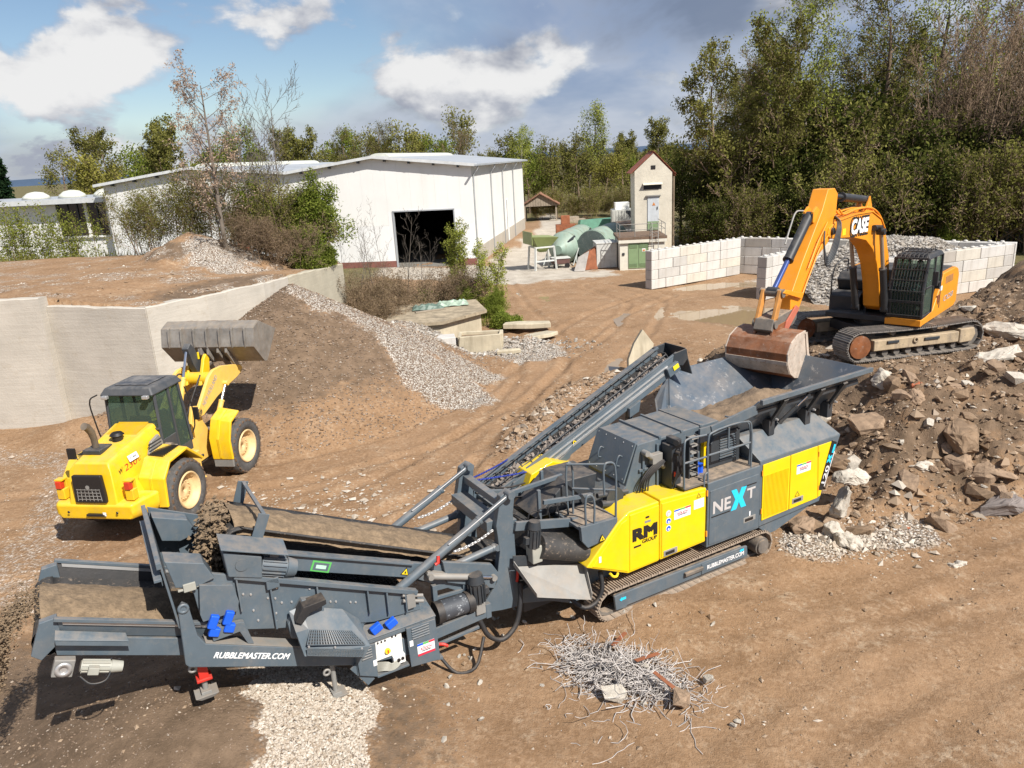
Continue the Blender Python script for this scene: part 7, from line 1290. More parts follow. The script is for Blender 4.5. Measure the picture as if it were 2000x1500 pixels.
T_['bare'] = tree_meshes(2, 15, .25, (13, 7, 5, 4), (.40, .5, .52, .6), (42, 40, 38, 36), .28, .14, .12, 1, .07, .15, 'olive', 'twig', twig_r=.02)
T_['russet'] = tree_meshes(3, 16, .16, (11, 6, 5, 3), (.34, .5, .52, .6), (34, 36, 36, 36), .30, .10, .12, 0, .08, .12, 'brown', 'twig', stems=7, base_spread=1.6, twig_r=.02)
T_['ivy'] = tree_meshes(4, 15, .26, (11, 6, 5, 3), (.34, .5, .52, .6), (46, 42, 40, 36), .42, .12, .1, 2, .12, .2, 'olive', 'twig', ivy=.62, twig_r=.02)
T_['birch'] = tree_meshes(5, 14, .11, (12, 5, 4), (.28, .5, .5), (40, 40, 40), .45, .10, .05, 5, .10, .25, 'spring', 'pale', droop=.1)
T_['poplar'] = tree_meshes(6, 16, .25, (16, 6, 5), (.36, .5, .5), (38, 38, 40), .30, .12, .16, 2, .13, .34, 'spring', 'grey', twig_r=.02)
T_['far'] = tree_meshes(7, 10, .2, (12, 6, 5), (.40, .5, .5), (55, 45, 42), .2, .15, .08, 2, .15, .38, 'olive', 'brown', twig_r=.02)
T_['fargreen'] = tree_meshes(8, 10, .2, (12, 6, 5), (.42, .5, .5), (55, 45, 42), .18, .15, .08, 3, .16, .38, 'green', 'brown', twig_r=.02)
T_['willow'] = tree_meshes(9, 10, .3, (12, 6, 6), (.45, .5, .55), (50, 45, 40), .2, .18, .06, 2, .15, .34, 'willow', 'brown', droop=.2, twig_r=.02)
T_['farbare'] = tree_meshes(10, 10, .16, (12, 6, 5, 2), (.40, .5, .5, .5), (42, 40, 38, 36), .25, .12, .12, 2, .14, .2, 'olive', 'twig')
T_['pine'] = tree_meshes(11, 10, .2, (60, 6), (.3, .45), (80, 45), .08, .06, .02, 12, .17, .18, 'pine', 'dark', conifer=True)
T_['under'] = tree_meshes(13, 5.5, .06, (9, 6, 5), (.5, .5, .5), (45, 45, 42), .12, .16, .08, 2, .12, .30, 'dark', 'brown', stems=6, twig_r=.02, base_spread=1.8)
T_['under2'] = tree_meshes(14, 6, .05, (9, 6, 5), (.45, .5, .5), (40, 42, 40), .12, .14, .10, 1, .10, .25, 'olive', 'twig', stems=8, base_spread=1.8, twig_r=.02)
T_['bush'] = tree_meshes(15, 3.4, .035, (8, 6, 4), (.5, .5, .5), (42, 42, 40), .1, .16, .10, 2, .04, .14, 'olive', 'twig', stems=9, base_spread=1.2, twig_r=.006)
T_['bushbare'] = tree_meshes(16, 2.6, .022, (8, 6, 5), (.55, .55, .55), (45, 45, 42), .1, .2, .03, 1, .035, .08, 'brown', 'twig', stems=14, base_spread=1.4, twig_r=.006, droop=.1)
T_['bushgreen'] = tree_meshes(17, 3.2, .04, (8, 6, 4), (.5, .5, .5), (45, 42, 40), .12, .16, .08, 7, .055, .15, 'green', 'twig', stems=7, base_spread=.8, twig_r=.006)
T_['cherry'] = tree_meshes(18, 9.8, .13, (26, 5, 4), (.36, .45, .5), (58, 44, 40), .18, .08, .10, 3, .05, .09, 'blossom', 'grey', twig_r=.008)
T_['bareyoung'] = tree_meshes(19, 8.2, .08, (12, 6, 5), (.42, .5, .5), (36, 36, 36), .2, .1, .12, 0, .1, .1, 'brown', 'grey', stems=4, base_spread=.9, twig_r=.011)
T_['barethin'] = tree_meshes(20, 5.8, .035, (11, 4, 3), (.28, .45, .5), (36, 38, 36), .2, .08, .10, 0, .1, .1, 'brown', 'grey', stems=2, base_spread=.5, twig_r=.006)
T_['sapling'] = tree_meshes(21, 5.0, .04, (16, 5, 3), (.30, .42, .5), (38, 38, 36), .12, .08, .14, 3, .05, .09, 'spring', 'twig', stems=2, base_spread=.3, twig_r=.006)
T_['whip'] = tree_meshes(22, 4.6, .025, (14, 4), (.28, .45), (34, 36), .12, .08, .14, 4, .06, .13, 'spring', 'twig', stems=8, base_spread=1.3, twig_r=.006)
T_['ivymound'] = tree_meshes(23, 1.0, .03, (8, 6, 4), (.6, .5, .5), (60, 50, 45), .1, .2, .0, 14, .06, .14, 'green', 'dark', stems=7, base_spread=.9, twig_r=.006)
WOOD = 'trees of the wood on the right'
ORD = 'leftmost second third fourth fifth sixth seventh eighth ninth tenth eleventh twelfth thirteenth fourteenth fifteenth sixteenth seventeenth eighteenth nineteenth twentieth twenty-first rightmost'.split(); CNT = {}
def nth(k): CNT[k] = CNT.get(k, -1)+1; return ORD[CNT[k]]
spots = [('ivy', 17.6, 63, .95, 'ivy-clad tree at the left end of the wood nearest the tower'), ('ivy', 21.2, 61.5, 1.02, 'second ivy-clad tree, its dark column right of the first'), ('bare', 19.3, 67, 1.0, 'bare tan tree rising between the two ivy-clad trees'), ('bare', 23.4, 64.5, 1.02, 'bare tree standing just right of the ivy-clad pair'),
    ('oak', 27.5, 68, 1.08, 'tall spreading tree with yellow-green spring leaves left of the wood centre'), ('oak2', 31.5, 66, 1.08, 'broad olive-leaved tree above the excavator boom'), ('russet', 35.2, 60, 1.06, 'large russet bare tree with many stems behind the excavator'), ('russet', 39.5, 62.5, .98, 'smaller russet bare tree towards the right edge'),
    ('oak', 38.5, 70, 1.12, 'tall spring-leaved tree behind the russet trees'), ('oak2', 44.5, 66, 1.12, 'tall olive tree at the right edge of the wood'), ('birch', 40.8, 57.5, 1.0, 'slim pale-stemmed birch near the right edge'), ('birch', 43.4, 57.0, .92, 'second slim pale birch leaning at the right edge'), ('oak', 49, 68, 1.1, 'spring-leaved tree cut by the right edge of the picture')]
for i, (k, x, y, s, l) in enumerate(spots): t = plant('tree', l, 'tree', T_[k], (x, y, 0), i*1.7, s, WOOD)
for i, (x, y) in enumerate(((16.6, 72), (22, 74), (26.5, 79), (31, 78), (35.5, 78), (41, 79), (46, 77), (51, 80), (29, 88), (38, 90), (47, 92), (55, 75))): plant('tree', (ORD[i] + ' olive tree from the left in the second row of the wood') if i < 8 else ['faint olive tree deep in the wood left of centre', 'faint olive tree deep in the wood at its centre', 'faint olive tree deep in the wood right of centre', 'olive tree at the outer right rim of the wood'][i-8], 'tree', T_['oak2' if i % 3 else 'far'], (x, y, 0), i*2.1+.4, (1.0 if i % 3 else 1.35)*(.62 if i == 0 else .75 if i == 1 else .95), 'trees deep in the wood')
for i, (k, x, y, s) in enumerate((('under', 16.2, 60.5, .72), ('under2', 18.8, 59.4, .8), ('under', 22.0, 58.6, .9), ('under2', 25.0, 58.0, 1.05), ('under2', 27.6, 57.0, 1.05), ('under', 30.2, 57.2, 1.15), ('under2', 33.0, 55.6, 1.1), ('under2', 35.8, 55.0, 1.15), ('under2', 38.4, 55.0, 1.2), ('under', 41.2, 53.0, 1.15), ('under2', 44.0, 52.0, 1.2), ('under', 46.6, 52.4, 1.3), ('under', 24.0, 62.0, 1.3), ('under2', 28.6, 61.6, 1.5), ('under', 33.4, 61.0, 1.5), ('under', 37.6, 59.6, 1.5), ('under2', 42.4, 59.0, 1.6), ('under', 47.5, 57.5, 1.6), ('under2', 20.0, 64.5, 1.5), ('under2', 31, 64, 1.7), ('under', 26.0, 66.0, 1.8), ('under', 36, 65.5, 1.8), ('under', 44.5, 63.0, 1.8), ('under', 18.6, 68.5, 1.3), ('under', 30.5, 69.5, 2.0), ('under', 40.5, 67, 2.0))):
    plant('undergrowth_shrub', (nth('uf')+' dark shrub from the tower in the front row of undergrowth' if y < 58.7 else nth('ub')+' dark shrub from the tower in the rear undergrowth of the wood') if k == 'under' else nth('ut')+' tan twiggy shrub from the tower in the undergrowth', 'shrub', T_[k], (x, y, 0), i*1.3, s, 'dark undergrowth shrubs' if k == 'under' else 'twiggy undergrowth shrubs')
bg = [('poplar', 14.2, 128, 1.12, 'tall airy poplar standing above the tree line left of the tower'), ('birch', 3.2, 112, .85, 'white-stemmed birch close behind the right hall corner'), ('fargreen', 4.2, 120, 1.15, 'bright green tree behind the birch at the hall corner'), ('far', 0.6, 118, 1.1, 'olive tree just left of the bright green one at the hall corner'), ('far', 8.2, 122, 1.0, 'olive tree between the bright green tree and the poplar'), ('far', 11.5, 116, 1.05, 'olive tree in front of the tall poplar'), ('willow', 15.6, 116, .95, 'yellow-green tree right below the tall poplar'), ('far', 18.4, 118, .9, 'olive tree just left of the tower roof'), ('fargreen', 20.5, 126, .85, 'green tree right behind the tower roof'), ('farbare', 21.8, 135, 1.0, 'bare tree left of the tower gable'), ('farbare', 26.5, 130, 1.15, 'bare tree right of the tower gable'), ('far', 24.0, 112, .6, 'low olive tree right behind the tower wall'),
    ('oak2', -21.5, 112, .72, 'green tree behind the hall ridge on the left'), ('oak2', -16.5, 112, .74, 'second green tree behind the hall ridge'), ('far', -12.4, 110, 1.25, 'smaller tree right of the two green ones behind the hall'), ('bare', -7.4, 112, .86, 'sparse tree behind the right half of the hall roof'), ('farbare', -27.5, 112, 1.2, 'bare tree behind the roof valley of the hall'), ('farbare', -44, 104, 1.2, 'bare tree behind the left gable of the hall'), ('willow', -54.5, 108, 1.35, 'yellowish willow-like tree above the left hall roof'), ('fargreen', -48.5, 110, 1.2, 'green tree beside the yellowish tree on the left'), ('fargreen', -38.5, 104, 1.15, 'green tree behind the cherry on the left'), ('pine', -62.0, 96, 1.28, 'dark conifer at the far left edge'), ('willow', -66, 92, .9, 'yellow-green tree below the conifer at the left edge')]
for i, (k, x, y, s, l) in enumerate(bg): plant('tree', l, 'tree', T_[k], (x, y, 0), i*1.9, s, 'trees on the horizon')
for i in range(22): x = -2+i*1.5; plant('tree', ORD[i]+' low tree from the left in the distant tree line', 'tree', T_['far' if i % 3 else 'farbare'], (x, 134+4*math.sin(i*2.1), 0), i*2.3, .82+.1*math.sin(i*1.7), 'distant tree line')
for i in range(21): x = -78+i*3.6; plant('tree', ORD[i]+' tree from the left in the far belt behind the hall roofs', 'tree', T_[('far', 'farbare', 'willow', 'far', 'fargreen')[i % 5]], (x, 140+5*math.sin(i*1.9), 0), i*2.9, 1.32+.25*math.sin(i*2.3), 'far belt of trees behind the hall')
for i in range(9): plant('undergrowth_shrub', ORD[i]+' pale shrub from the hall at the foot of the tree line', 'shrub', T_['under2'], (5.5+i*1.9, 106+2.2*math.sin(i*1.7), 0), i, .55+.08*math.sin(i*2.2), 'shrubs before the tree line')
# shrubs near the yard
near = [('cherry', -13.6, 37.6, 1.0, 'tree', 'blossoming young tree on the gravel mound above the retaining wall'), ('bareyoung', -12.0, 40.2, 1.0, 'tree', 'bare grey multi-stemmed tree right of the blossoming one'),
    ('bush', -18.6, 41.2, 1.0, 'shrub', 'yellowish bush left of the gravel mound'), ('bush', -16.6, 40.8, 1.15, 'shrub', 'olive bush left behind the blossoming tree'), ('bush', -14.9, 41.0, 1.25, 'shrub', 'dense olive bush directly behind the blossoming tree'), ('bushgreen', -13.0, 40.6, 1.0, 'shrub', 'dark green bush at the foot of the bare grey tree'), ('bush', -11.4, 40.0, 1.2, 'shrub', 'olive bush right of the bare grey tree'), ('bushgreen', -10.0, 40.4, 1.2, 'shrub', 'fresh green bush at the end of the retaining wall'), ('bushbare', -12.2, 38.2, .9, 'shrub', 'bare twiggy brush hanging over the wall below the blossoming tree'), ('bushbare', -10.6, 38.6, .9, 'shrub', 'bare brush leaning over the weathered wall end'), ('ivymound', -9.6, 38.6, 1.0, 'shrub', 'low green ivy mound on the weathered wall top'),
    ('whip', -30.5, 43.6, .95, 'shrub', 'yellow-green whippy shrub at the far left edge'), ('whip', -27.6, 44.0, 1.05, 'shrub', 'second yellow-green whippy shrub in front of the flat building'), ('whip', -24.6, 44.2, 1.0, 'shrub', 'third whippy shrub before the dark windows'), ('barethin', -21.4, 43.0, .9, 'shrub', 'thin bare sapling in front of the hall left corner'), ('barethin', -20.0, 42.6, .85, 'shrub', 'second thin bare sapling left of the bushes'),
    ('barethin', -7.6, 44.2, 1.05, 'shrub', 'tall thin bare sapling before the hall doorway'), ('barethin', -6.2, 44.8, 1.12, 'shrub', 'bare sapling left edge of the doorway'), ('barethin', -8.8, 43.0, .95, 'shrub', 'thin bare sapling beside the wall end'), ('barethin', -5.0, 44.0, .8, 'shrub', 'short bare sapling below the doorway'),
    ('bushbare', -7.0, 40.6, 1.0, 'bramble', 'brown bramble beside the wall end'), ('bushbare', -5.4, 41.2, 1.0, 'bramble', 'brown bramble in the middle of the thicket behind the hut'), ('bushbare', -6.6, 38.0, .85, 'bramble', 'brown bramble creeping over the hut roof corner'), ('bushbare', -3.6, 42.4, .95, 'bramble', 'brown bramble right of the thicket centre'), ('bushbare', -7.4, 43.2, 1.0, 'bramble', 'brown bramble at the back of the thicket'), ('bushbare', -2.0, 43.6, .9, 'bramble', 'brown bramble below the yellow sapling'), ('ivymound', -4.4, 43.6, 1.1, 'shrub', 'low green patch behind the brambles'), ('bushgreen', -2.3, 42.4, .5, 'shrub', 'small green shrub right of the brambles'),
    ('sapling', -3.3, 46.6, 1.15, 'sapling', 'yellow-green sapling in front of the dark doorway'), ('sapling', -.9, 41.6, .95, 'sapling', 'yellow-green sapling right of the brambles by the road'), ('bushgreen', -.6, 41.0, .42, 'shrub', 'low green shrub at the foot of the roadside sapling'), ('ivymound', -.3, 38.6, .7, 'shrub', 'low green weeds behind the pale slab'), ('bushgreen', 31.5, 54.0, .6, 'shrub', 'bright green shrub behind the block bay'), ('bushgreen', 22.5, 55.0, .7, 'shrub', 'bright green shrub behind the corner of the block bay')]
for i, (k, x, y, s, c, l) in enumerate(near): plant({'tree': 'tree', 'shrub': 'shrub', 'bramble': 'bramble_bush', 'sapling': 'sapling'}[c], l, c, T_[k], (x, y, gz(x, y)), i*1.1, s)
# grass fringe
def grass(name, label, pts, seed, h, m):
    rs = np.random.RandomState(seed); P = np.array(pts); n = len(P); a = rs.rand(n)*6.28; w = .02; hh = h*rs.uniform(.5, 1.3, n); lx, ly = rs.normal(0, .3, n)*hh, rs.normal(0, .3, n)*hh
    V = np.stack([P+np.stack([np.cos(a)*w, np.sin(a)*w, 0*a], -1), P-np.stack([np.cos(a)*w, np.sin(a)*w, 0*a], -1), P+np.stack([lx, ly, hh], -1)], 1).reshape(-1, 3); return tag(np_obj(name, V, np.arange(3*n).reshape(n, 3), m), label, 'grass', None, 'stuff')
rs = np.random.RandomState(3)
def onz_(x, y): return np.stack([x, y, ground_z(x, y)], -1)
x = rs.uniform(-34, -9, 9000); y = rs.uniform(41.0, 46.5, 9000); grass('grass', 'rough grass along the far edge of the upper yard', onz_(x, y), 1, .5, LF['olive'])
x = rs.uniform(-8.6, -.2, 5000); y = rs.uniform(39, 47, 5000); grass('weeds', 'weeds between the brambles and the road', onz_(x, y), 2, .35, LF['green'])
x = rs.uniform(3.5, 9, 4000); y = rs.uniform(62, 100, 4000); grass('verge', 'grass verge beside the hall road', onz_(x, y)[(x > 5.6+.05*(y-62))], 4, .4, LF['green'])
# ---------------------------------------------------------------- rubble, stones, wire
RM_ = {'pale': mat('pale_concrete_chunk', (.46, .415, .35), .9, var=.25, scale=3, bump=.8, bscale=9, wear=.75, wearcol=(.25, .175, .115, 1)), 'tan': mat('earthy_chunk', (.275, .19, .125), .92, var=.3, scale=3, bump=.9, bscale=9, wear=.6, wearcol=(.19, .125, .078, 1)), 'brown': mat('muddy_chunk', (.215, .145, .09), .93, var=.3, scale=4, bump=.5, bscale=12), 'brick': mat('brick_shard', (.42, .13, .06), .9, var=.2), 'grey': mat('grey_slab', (.19, .16, .145), .85, var=.25, bump=.4)}
def hull(seed, sx, sy, sz, m, n=15, boxy=.5):
    r = random.Random(seed); bm = bmesh.new()
    for i in range(n):
        p = [r.uniform(-1, 1) for _ in range(3)]; k = r.randrange(3); p[k] = math.copysign(1, p[k]) if r.random() < boxy else p[k]; L = max(.75, Vector(p).length); bm.verts.new((p[0]/L*sx*1.2, p[1]/L*sy*1.2, p[2]/L*sz*1.2))
    bmesh.ops.convex_hull(bm, input=bm.verts); bmesh.ops.delete(bm, geom=[v for v in bm.verts if not v.link_faces], context='VERTS'); bmesh.ops.recalc_face_normals(bm, faces=bm.faces)
    me = bpy.data.meshes.new('rubble_chunk'); bm.to_mesh(me); bm.free(); me.materials.append(m); return me
special = [('pale', (7.75, 16.15, .95), (.62, .20, .22), 20, 'long pale concrete chunk leaning against the rear corner of the crusher'), ('pale', (7.25, 15.55, .55), (.26, .22, .55), 60, 'upright pale chunk below the rear corner of the crusher'), ('pale', (6.9, 15.0, .2), (.32, .26, .24), 10, 'roundish pale chunk at the foot of the heap behind the track'), ('pale', (7.0, 14.55, .16), (.36, .22, .2), -30, 'flat pale chunk lowest at the foot of the heap'), ('tan', (6.35, 15.3, .2), (.36, .3, .24), 5, 'tan boulder under the slanted end of the crusher'), ('grey', (11.0, 15.7, .22), (.62, .42, .24), 5, 'dark grey-brown flat block alone at the right edge'), ('tan', (12.1, 19.4, 1.75), (1.0, .7, .42), 25, 'largest earth-caked slab just below the excavator track'), ('pale', (10.4, 20.1, 2.0), (.42, .4, .34), 50, 'white rough chunk below the front end of the excavator track'), ('pale', (14.1, 20.9, 2.3), (.9, .45, .16), 12, 'white flat slab right of the excavator track'), ('pale', (16.0, 23.4, 2.3), (.9, .5, .3), -20, 'pale rough slab behind the excavator track end'), ('tan', (10.5, 18.7, 1.85), (.32, .28, .3), 40, 'square tan block beside the orange tile shards'), ('brick', (10.85, 19.3, 2.0), (.22, .12, .14), 20, 'orange hollow tile shard on the heap'), ('tan', (11.5, 16.7, .62), (.62, .4, .16), -20, 'flat tan slab above the dark block at the right'), ('tan', (10.8, 17.1, .75), (.42, .36, .36), 35, 'big square tan boulder in the middle of the heap'), ('brown', (11.0, 17.6, 1.2), (.8, .55, .5), 60, 'big mud-brown boulder above the square tan one'), ('tan', (9.3, 18.6, 1.25), (.7, .45, .35), 10, 'broad tan rock left on the upper heap'), ('pale', (9.85, 17.0, .72), (.4, .24, .15), 15, 'small pale slab in the middle of the heap'), ('pale', (8.85, 13.6, .04), (.22, .14, .08), 0, 'lone white stone on the dirt below the heap'), ('tan', (9.5, 21.4, 1.9), (.32, .3, .42), 0, 'rounded tan rock between excavator bucket and track'), ('brown', (8.4, 17.9, .45), (.7, .4, .4), 0, 'dark muddy rock behind the leaning pale chunk')]
CTEX = bpy.data.textures.new('crumble', 'CLOUDS'); CTEX.noise_scale = .16; CTEX.noise_depth = 3
for i, (k, p, s, rz, l) in enumerate(special):
    o = inst('rubble_chunk', hull(100+i, *s, RM_[k], 18), None, p, (.15*math.sin(i), .15*math.cos(i*2), R(rz))); o.scale = (.86, .86, .86); o.location.z -= .06; b = o.modifiers.new('b', 'BEVEL'); b.width = .03; b.segments = 2; sb = o.modifiers.new('s', 'SUBSURF'); sb.subdivision_type = 'SIMPLE'; sb.levels = sb.render_levels = 2; dm = o.modifiers.new('d', 'DISPLACE'); dm.texture = CTEX; dm.strength = .16; dm.mid_level = .5; dm.texture_coords = 'GLOBAL'; tag(o, l, 'rubble', 'large chunks on the rubble heap')
CH = {k: [hull(200+j+17*len(k), 1, rnd.uniform(.55, .9), rnd.uniform(.35, .7), RM_[k]) for j in range(7)] for k in ('pale', 'tan', 'brown', 'brick')}
rs = np.random.RandomState(8); n = 0
def heap_ok(x, y): return bool(inside(np.array([x]), np.array([y]), HEAP)[0]) and not (abs((x-11.6)*.979+(y-23.1)*.2045) < 2.8 and abs(-(x-11.6)*.2045+(y-23.1)*.979) < 2.0)
LBL = {'pale': 'small pale broken concrete chunk lying on the rubble heap', 'tan': 'small tan earth-caked chunk lying on the rubble heap', 'brown': 'small mud-brown chunk lying on the rubble heap', 'brick': 'small orange-red brick shard lying on the rubble heap'}
while n < 292:
    x, y = rs.uniform(6.2, 17.5), 15.0+14*rs.rand()**1.6
    if not heap_ok(x, y) or (y > 21 and rs.rand() < .45): continue
    k = rs.choice(['pale', 'tan', 'brown', 'brick'], p=[.22, .42, .30, .06]); s = min(.34, .07*(1-rs.rand())**-.6)*(.6 if k == 'brick' else 1); sl = CH[k][rs.randint(7)]
    tag(inst('rubble_chunk', sl, None, (x, y, gz(x, y)+s*.08), (rs.uniform(-.5, .5), rs.uniform(-.5, .5), rs.rand()*6.3), (s, s, s)), LBL[k], 'rubble', k+' small chunks on the heap'); n += 1
def scatter(name, label, P, size, m, seed, cat='gravel', flat=.65, par=None):
    r_ = np.random.RandomState(seed); n = len(P); b = np.array([(1, 0, 0), (-1, 0, 0), (0, 1, 0), (0, -1, 0), (0, 0, 1), (0, 0, -1)], float); V = b[None]*r_.uniform(.55, 1.2, (n, 6, 1))+r_.normal(0, .18, (n, 6, 3)); a = r_.rand(n)*6.28; c, s = np.cos(a), np.sin(a)
    V = V*np.array([1.15, .85, flat]); V = np.stack([V[..., 0]*c[:, None]-V[..., 1]*s[:, None], V[..., 0]*s[:, None]+V[..., 1]*c[:, None], V[..., 2]], -1)*size[:, None, None]+P[:, None, :]
    f = np.array([(0, 2, 4), (2, 1, 4), (1, 3, 4), (3, 0, 4), (2, 0, 5), (1, 2, 5), (3, 1, 5), (0, 3, 5)]); F = (f[None]+6*np.arange(n)[:, None, None]).reshape(-1, 3); return tag(np_obj(name, V.reshape(-1, 3), F, m, par), label, cat, None, 'stuff')
def stone_mat(name, cs):
    m = bpy.data.materials.new(name); m.use_nodes = True; t = m.node_tree; nn = t.nodes; b = nn['Principled BSDF']; b.inputs['Roughness'].default_value = .92; b.inputs['Specular IOR Level'].default_value = .2; g = nn.new('ShaderNodeNewGeometry'); cr = nn.new('ShaderNodeValToRGB'); t.links.new(g.outputs['Random Per Island'], cr.inputs[0]); t.links.new(cr.outputs[0], b.inputs['Base Color'])
    e = cr.color_ramp.elements; e[0].color = (*cs[0], 1); e[1].color = (*cs[-1], 1)
    for i, c in enumerate(cs[1:-1]): q = e.new((i+1)/(len(cs)-1)); q.color = (*c, 1)
    return m
SM = stone_mat('mixed_pebbles', [(.15, .10, .065), (.26, .18, .115), (.33, .25, .18), (.24, .16, .10), (.55, .48, .40)]); SW = stone_mat('pale_chips', [(.25, .19, .135), (.42, .36, .29), (.52, .46, .39), (.34, .27, .20), (.58, .53, .46)]); SH_ = stone_mat('heap_crumbs', [(.15, .098, .06), (.25, .17, .11), (.33, .245, .17), (.20, .135, .085), (.50, .45, .38)]); SG = stone_mat('gravel_heap_stones', [(.11, .075, .052), (.20, .14, .098), (.27, .205, .155), (.165, .115, .08), (.36, .31, .26)]); SB = stone_mat('bay_rubble', [(.14, .12, .10), (.30, .27, .23), (.42, .39, .35), (.22, .185, .15), (.52, .49, .45)])
def put(x, y, s, lift=.2): return np.stack([x, y, ground_z(x, y)+s*lift], -1)
N = 11000; x = rs.uniform(-17, 15, N); y = 8+(34-8)*rs.rand(N)**1.25; k = fbm(x*.9, y*.9, 3)+.25*rs.rand(N) > .60; x, y = x[k], y[k]; s = .014*(1-rs.rand(len(x)))**-.35; s = np.minimum(s, .06)*(1+.02*y); scatter('pebbles', 'loose pebbles strewn over the dirt yard', put(x, y, s), s, SM, 1)
N = 26000; x = rs.uniform(-20, 9, N); y = rs.uniform(7, 37, N); zv = zone(x, y)[:, 0]; N2 = 26000; t = rs.rand(N2); x2 = -4.65+rs.rand(N2)*2.6; y2 = 6.6+4.3*t; x = np.concatenate([x, x2]); y = np.concatenate([y, y2]); zv = zone(x, y)[:, 0]; k = (zv > .45) & ~(inside(x, y, PLAT) & (rs.rand(len(x)) < .5)); x, y = x[k], y[k]; s = rs.uniform(.012, .034, len(x))*(1+.035*np.maximum(0, y-11)); scatter('pale_chippings', 'pale stone chippings in strips and patches on the yard', put(x, y, s, .3), s, SW, 2)
N = 16000; a = rs.rand(N)*6.28; d = 7.6*rs.rand(N)**.55; x = -8.4+d*np.cos(a); y = 29.6+d*np.sin(a)*1.05; k = ~inside(x, y, PLAT); x, y = x[k], y[k]; s = rs.uniform(.02, .055, len(x)); scatter('heap_gravel', 'coarse gravel grains covering the brown heap by the wall', put(x, y, s), s, SG, 3)
N = 24000; x = rs.uniform(5, 22, N); y = rs.uniform(14.8, 31, N); k = inside(x, y, HEAP); x, y = x[k], y[k]; s = np.minimum(.022*(1-rs.rand(len(x)))**-.42, .12); scatter('heap_crumbs', 'small stones and clods covering the rubble heap', put(x, y, s), s, SH_, 4)
N = 1500; x = rs.uniform(5.5, 18, N); y = 15.0+13*rs.rand(N)**1.5; k = inside(x, y, HEAP); x, y = x[k], y[k]; s = np.minimum(.05*(1-rs.rand(len(x)))**-.5, .20); scatter('heap_lumps', 'fist to head sized lumps half sunk in the rubble heap', put(x, y, s, .0), s, SH_, 14)
N = 7000; x = rs.uniform(16.6, 27, N); y = rs.uniform(38.2, 47.4, N); z = bayz(x, y); k = (z > .05) & (z < 2.9); x, y, z = x[k], y[k], z[k]; s = rs.uniform(.05, .16, len(x)); scatter('bay_stones', 'crushed concrete pieces covering the grey pile in the bay', np.stack([x, y, z+.02], -1), s, SB, 5)
N = 1300; t = rs.rand(N); P_ = np.array([(-.2, 20.6), (1.0, 23.8), (2.5, 26.6), (4.0, 27.6)]); u = t*3; i = np.minimum(u.astype(int), 2); f_ = (u-i)[:, None]; q = P_[i]*(1-f_)+P_[i+1]*f_+rs.normal(0, .42, (N, 2)); s = np.minimum(.03*(1-rs.rand(N))**-.5, .17); scatter('berm_stones', 'broken stones in the low berm behind the conveyor', put(q[:, 0], q[:, 1], s), s, SH_, 6)
N = 2200; x = rs.normal(-1.6, 2.2, N); y = rs.normal(33.9, .9, N); s = np.minimum(.03*(1-rs.rand(N))**-.5, .14); scatter('slab_stones', 'grey stones around the concrete blocks by the hut', put(x, y, s), s, SB, 7)
N = 900; x = rs.normal(7.2, .8, N); y = rs.normal(14.75, .45, N); s = np.minimum(.02*(1-rs.rand(N))**-.6, .10); scatter('foot_stones', 'pale crumbs spilled at the foot of the heap behind the crusher', put(x, y, s), s, SW, 8)
N = 420; x = rs.normal(-4.6, 1.5, N); y = rs.normal(18.4, .9, N); s = np.minimum(.025*(1-rs.rand(N))**-.5, .13); scatter('pale_flakes', 'flat pale flakes scattered on the dirt behind the conveyor', put(x, y, s, .15), s, SW, 9, 'debris', .22)
N = 700; x = rs.uniform(-15, -6, N); y = rs.uniform(12.5, 20, N); s = rs.uniform(.012, .05, N); k = fbm(x*.7+3, y*.7, 3) > .52; scatter('left_flakes', 'pale specks ground into the dirt around the loader', put(x, y, s, .1)[k], s[k], SW, 10, 'debris', .2)
N = 9000; a = rs.rand(N)*6.28; d = 5.2*rs.rand(N)**.6; x = -6.0+d*np.cos(a); y = 8.9+d*np.sin(a); s = rs.uniform(.006, .02, N); scatter('fines_grains', 'gritty grains on the fines heap below the discharge belt', put(x, y, s), s, SG, 11)
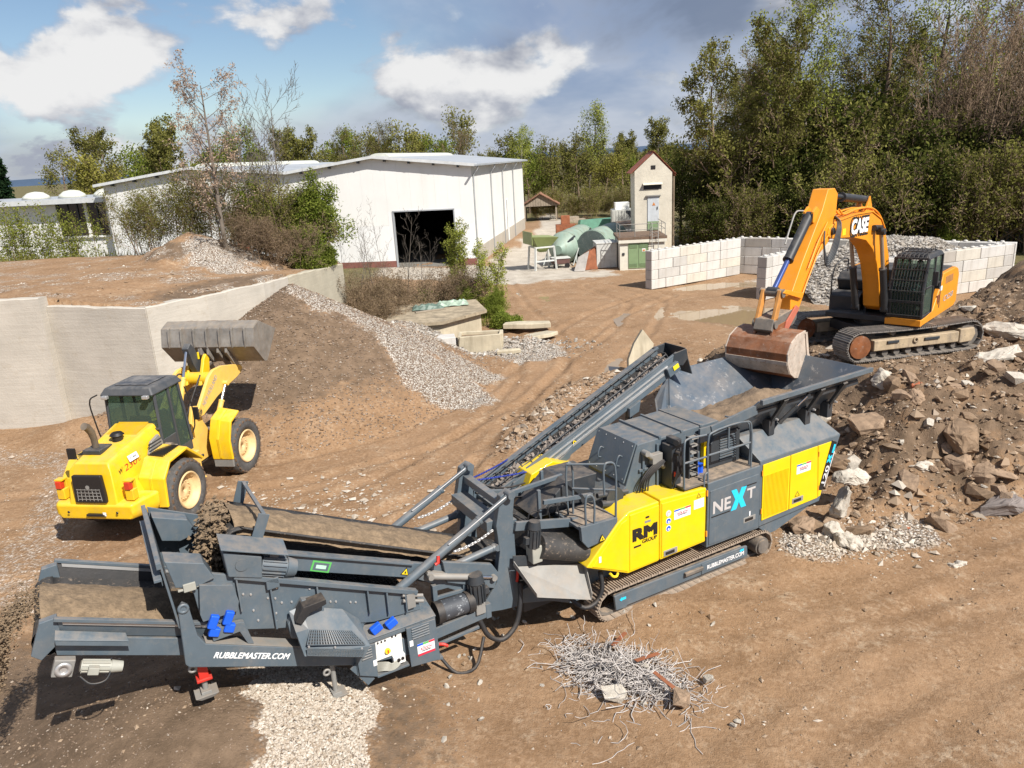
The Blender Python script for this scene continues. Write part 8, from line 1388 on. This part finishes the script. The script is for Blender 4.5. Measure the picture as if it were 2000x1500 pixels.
# single stones near the wire heap
for i in range(46):
    x, y = (rs.uniform(-1.4, 3.6), rs.uniform(9.2, 12.9)); s = rs.uniform(.025, .07)
    tag(inst('stone', CH['pale'][i % 7], None, (x, y, gz(x, y)+s*.25), (rs.rand(), rs.rand(), rs.rand()*6), (s, s, s)), 'small whitish stone on the dirt near the wire tangle', 'stone', 'whitish stones on the dirt')
WIRE = mat('bent_wire', (.50, .46, .43), .55, metal=.15, var=.35, scale=6, wear=.55, wearcol=(.3, .17, .09, 1))
wv = MB(); rw = random.Random(9)
def wire(mb, c, L, r, h, curl):
    p = Vector(c); d = Vector((rw.uniform(-1, 1), rw.uniform(-1, 1), rw.uniform(-.12, .14))).normalized(); ax = Vector((rw.uniform(-.4, .4), rw.uniform(-.4, .4), 1)); pts = [p]; k = rw.choice((5, 6, 7, 8)); cu = rw.gauss(0, curl)
    for i in range(k):
        d = (Matrix.Rotation(cu+rw.gauss(0, .45), 3, ax) @ d + Vector((0, 0, rw.gauss(0, .06)-.02))).normalized(); p = p+d*L/k; p.z = max(p.z, r+.0); pts.append(p.copy())
    mb.path(pts, r, 4)
for i in range(1250):
    t = rw.gauss(0, .52); u = rw.gauss(0, .30); x = 1.55+.86*t+.35*u; y = 10.75-.55*t+.75*u; e = math.exp(-(t/.8)**2-(u/.45)**2); wire(wv, (x, y, gz(x, y)+rw.random()*.30*e), rw.uniform(.2, .75), rw.uniform(.004, .009), e, .3)
for i in range(46): wire(wv, (rw.uniform(.2, 3.3), rw.uniform(9.0, 12.0), .03), rw.uniform(.2, .8), .006, 0, .45)
tag(wv.build('wire_tangle', WIRE, recalc=False), 'tangled heap of bent reinforcing wire on the dirt in front of the crusher', 'scrap wire', None, 'stuff')
for i, (x, y, s, k, l) in enumerate(((1.35, 10.15, .2, 'pale', 'whitish chunk stuck in the front of the wire tangle'), (2.35, 9.95, .22, 'tan', 'tan flat chunk at the lower right of the wire tangle'), (1.95, 10.75, .16, 'pale', 'pale chunk lying on the middle of the wire tangle'), (2.9, 10.35, .1, 'pale', 'small white chunk at the right end of the wire tangle'), (1.55, 11.35, .13, 'tan', 'small tan chunk at the back of the wire tangle'))):
    tag(inst('rubble_chunk', CH[k][i], None, (x, y, .16), (rs.rand(), .3, i), (s, s, s)), l, 'rubble')
for i, (x, y, L, a, l) in enumerate(((1.8, 10.6, .55, 35, 'rusty flat steel strip lying across the wire tangle'), (1.5, 11.05, .6, 60, 'second rusty strip at the back of the wire tangle'), (2.0, 10.3, .4, -50, 'short rusty strip in the front half of the wire tangle'))): simple('steel_strip', l, 'scrap', MB().box(0, L, 0, .07, 0, .012), RST, (x, y, .36), a, 0).rotation_euler.y = .2
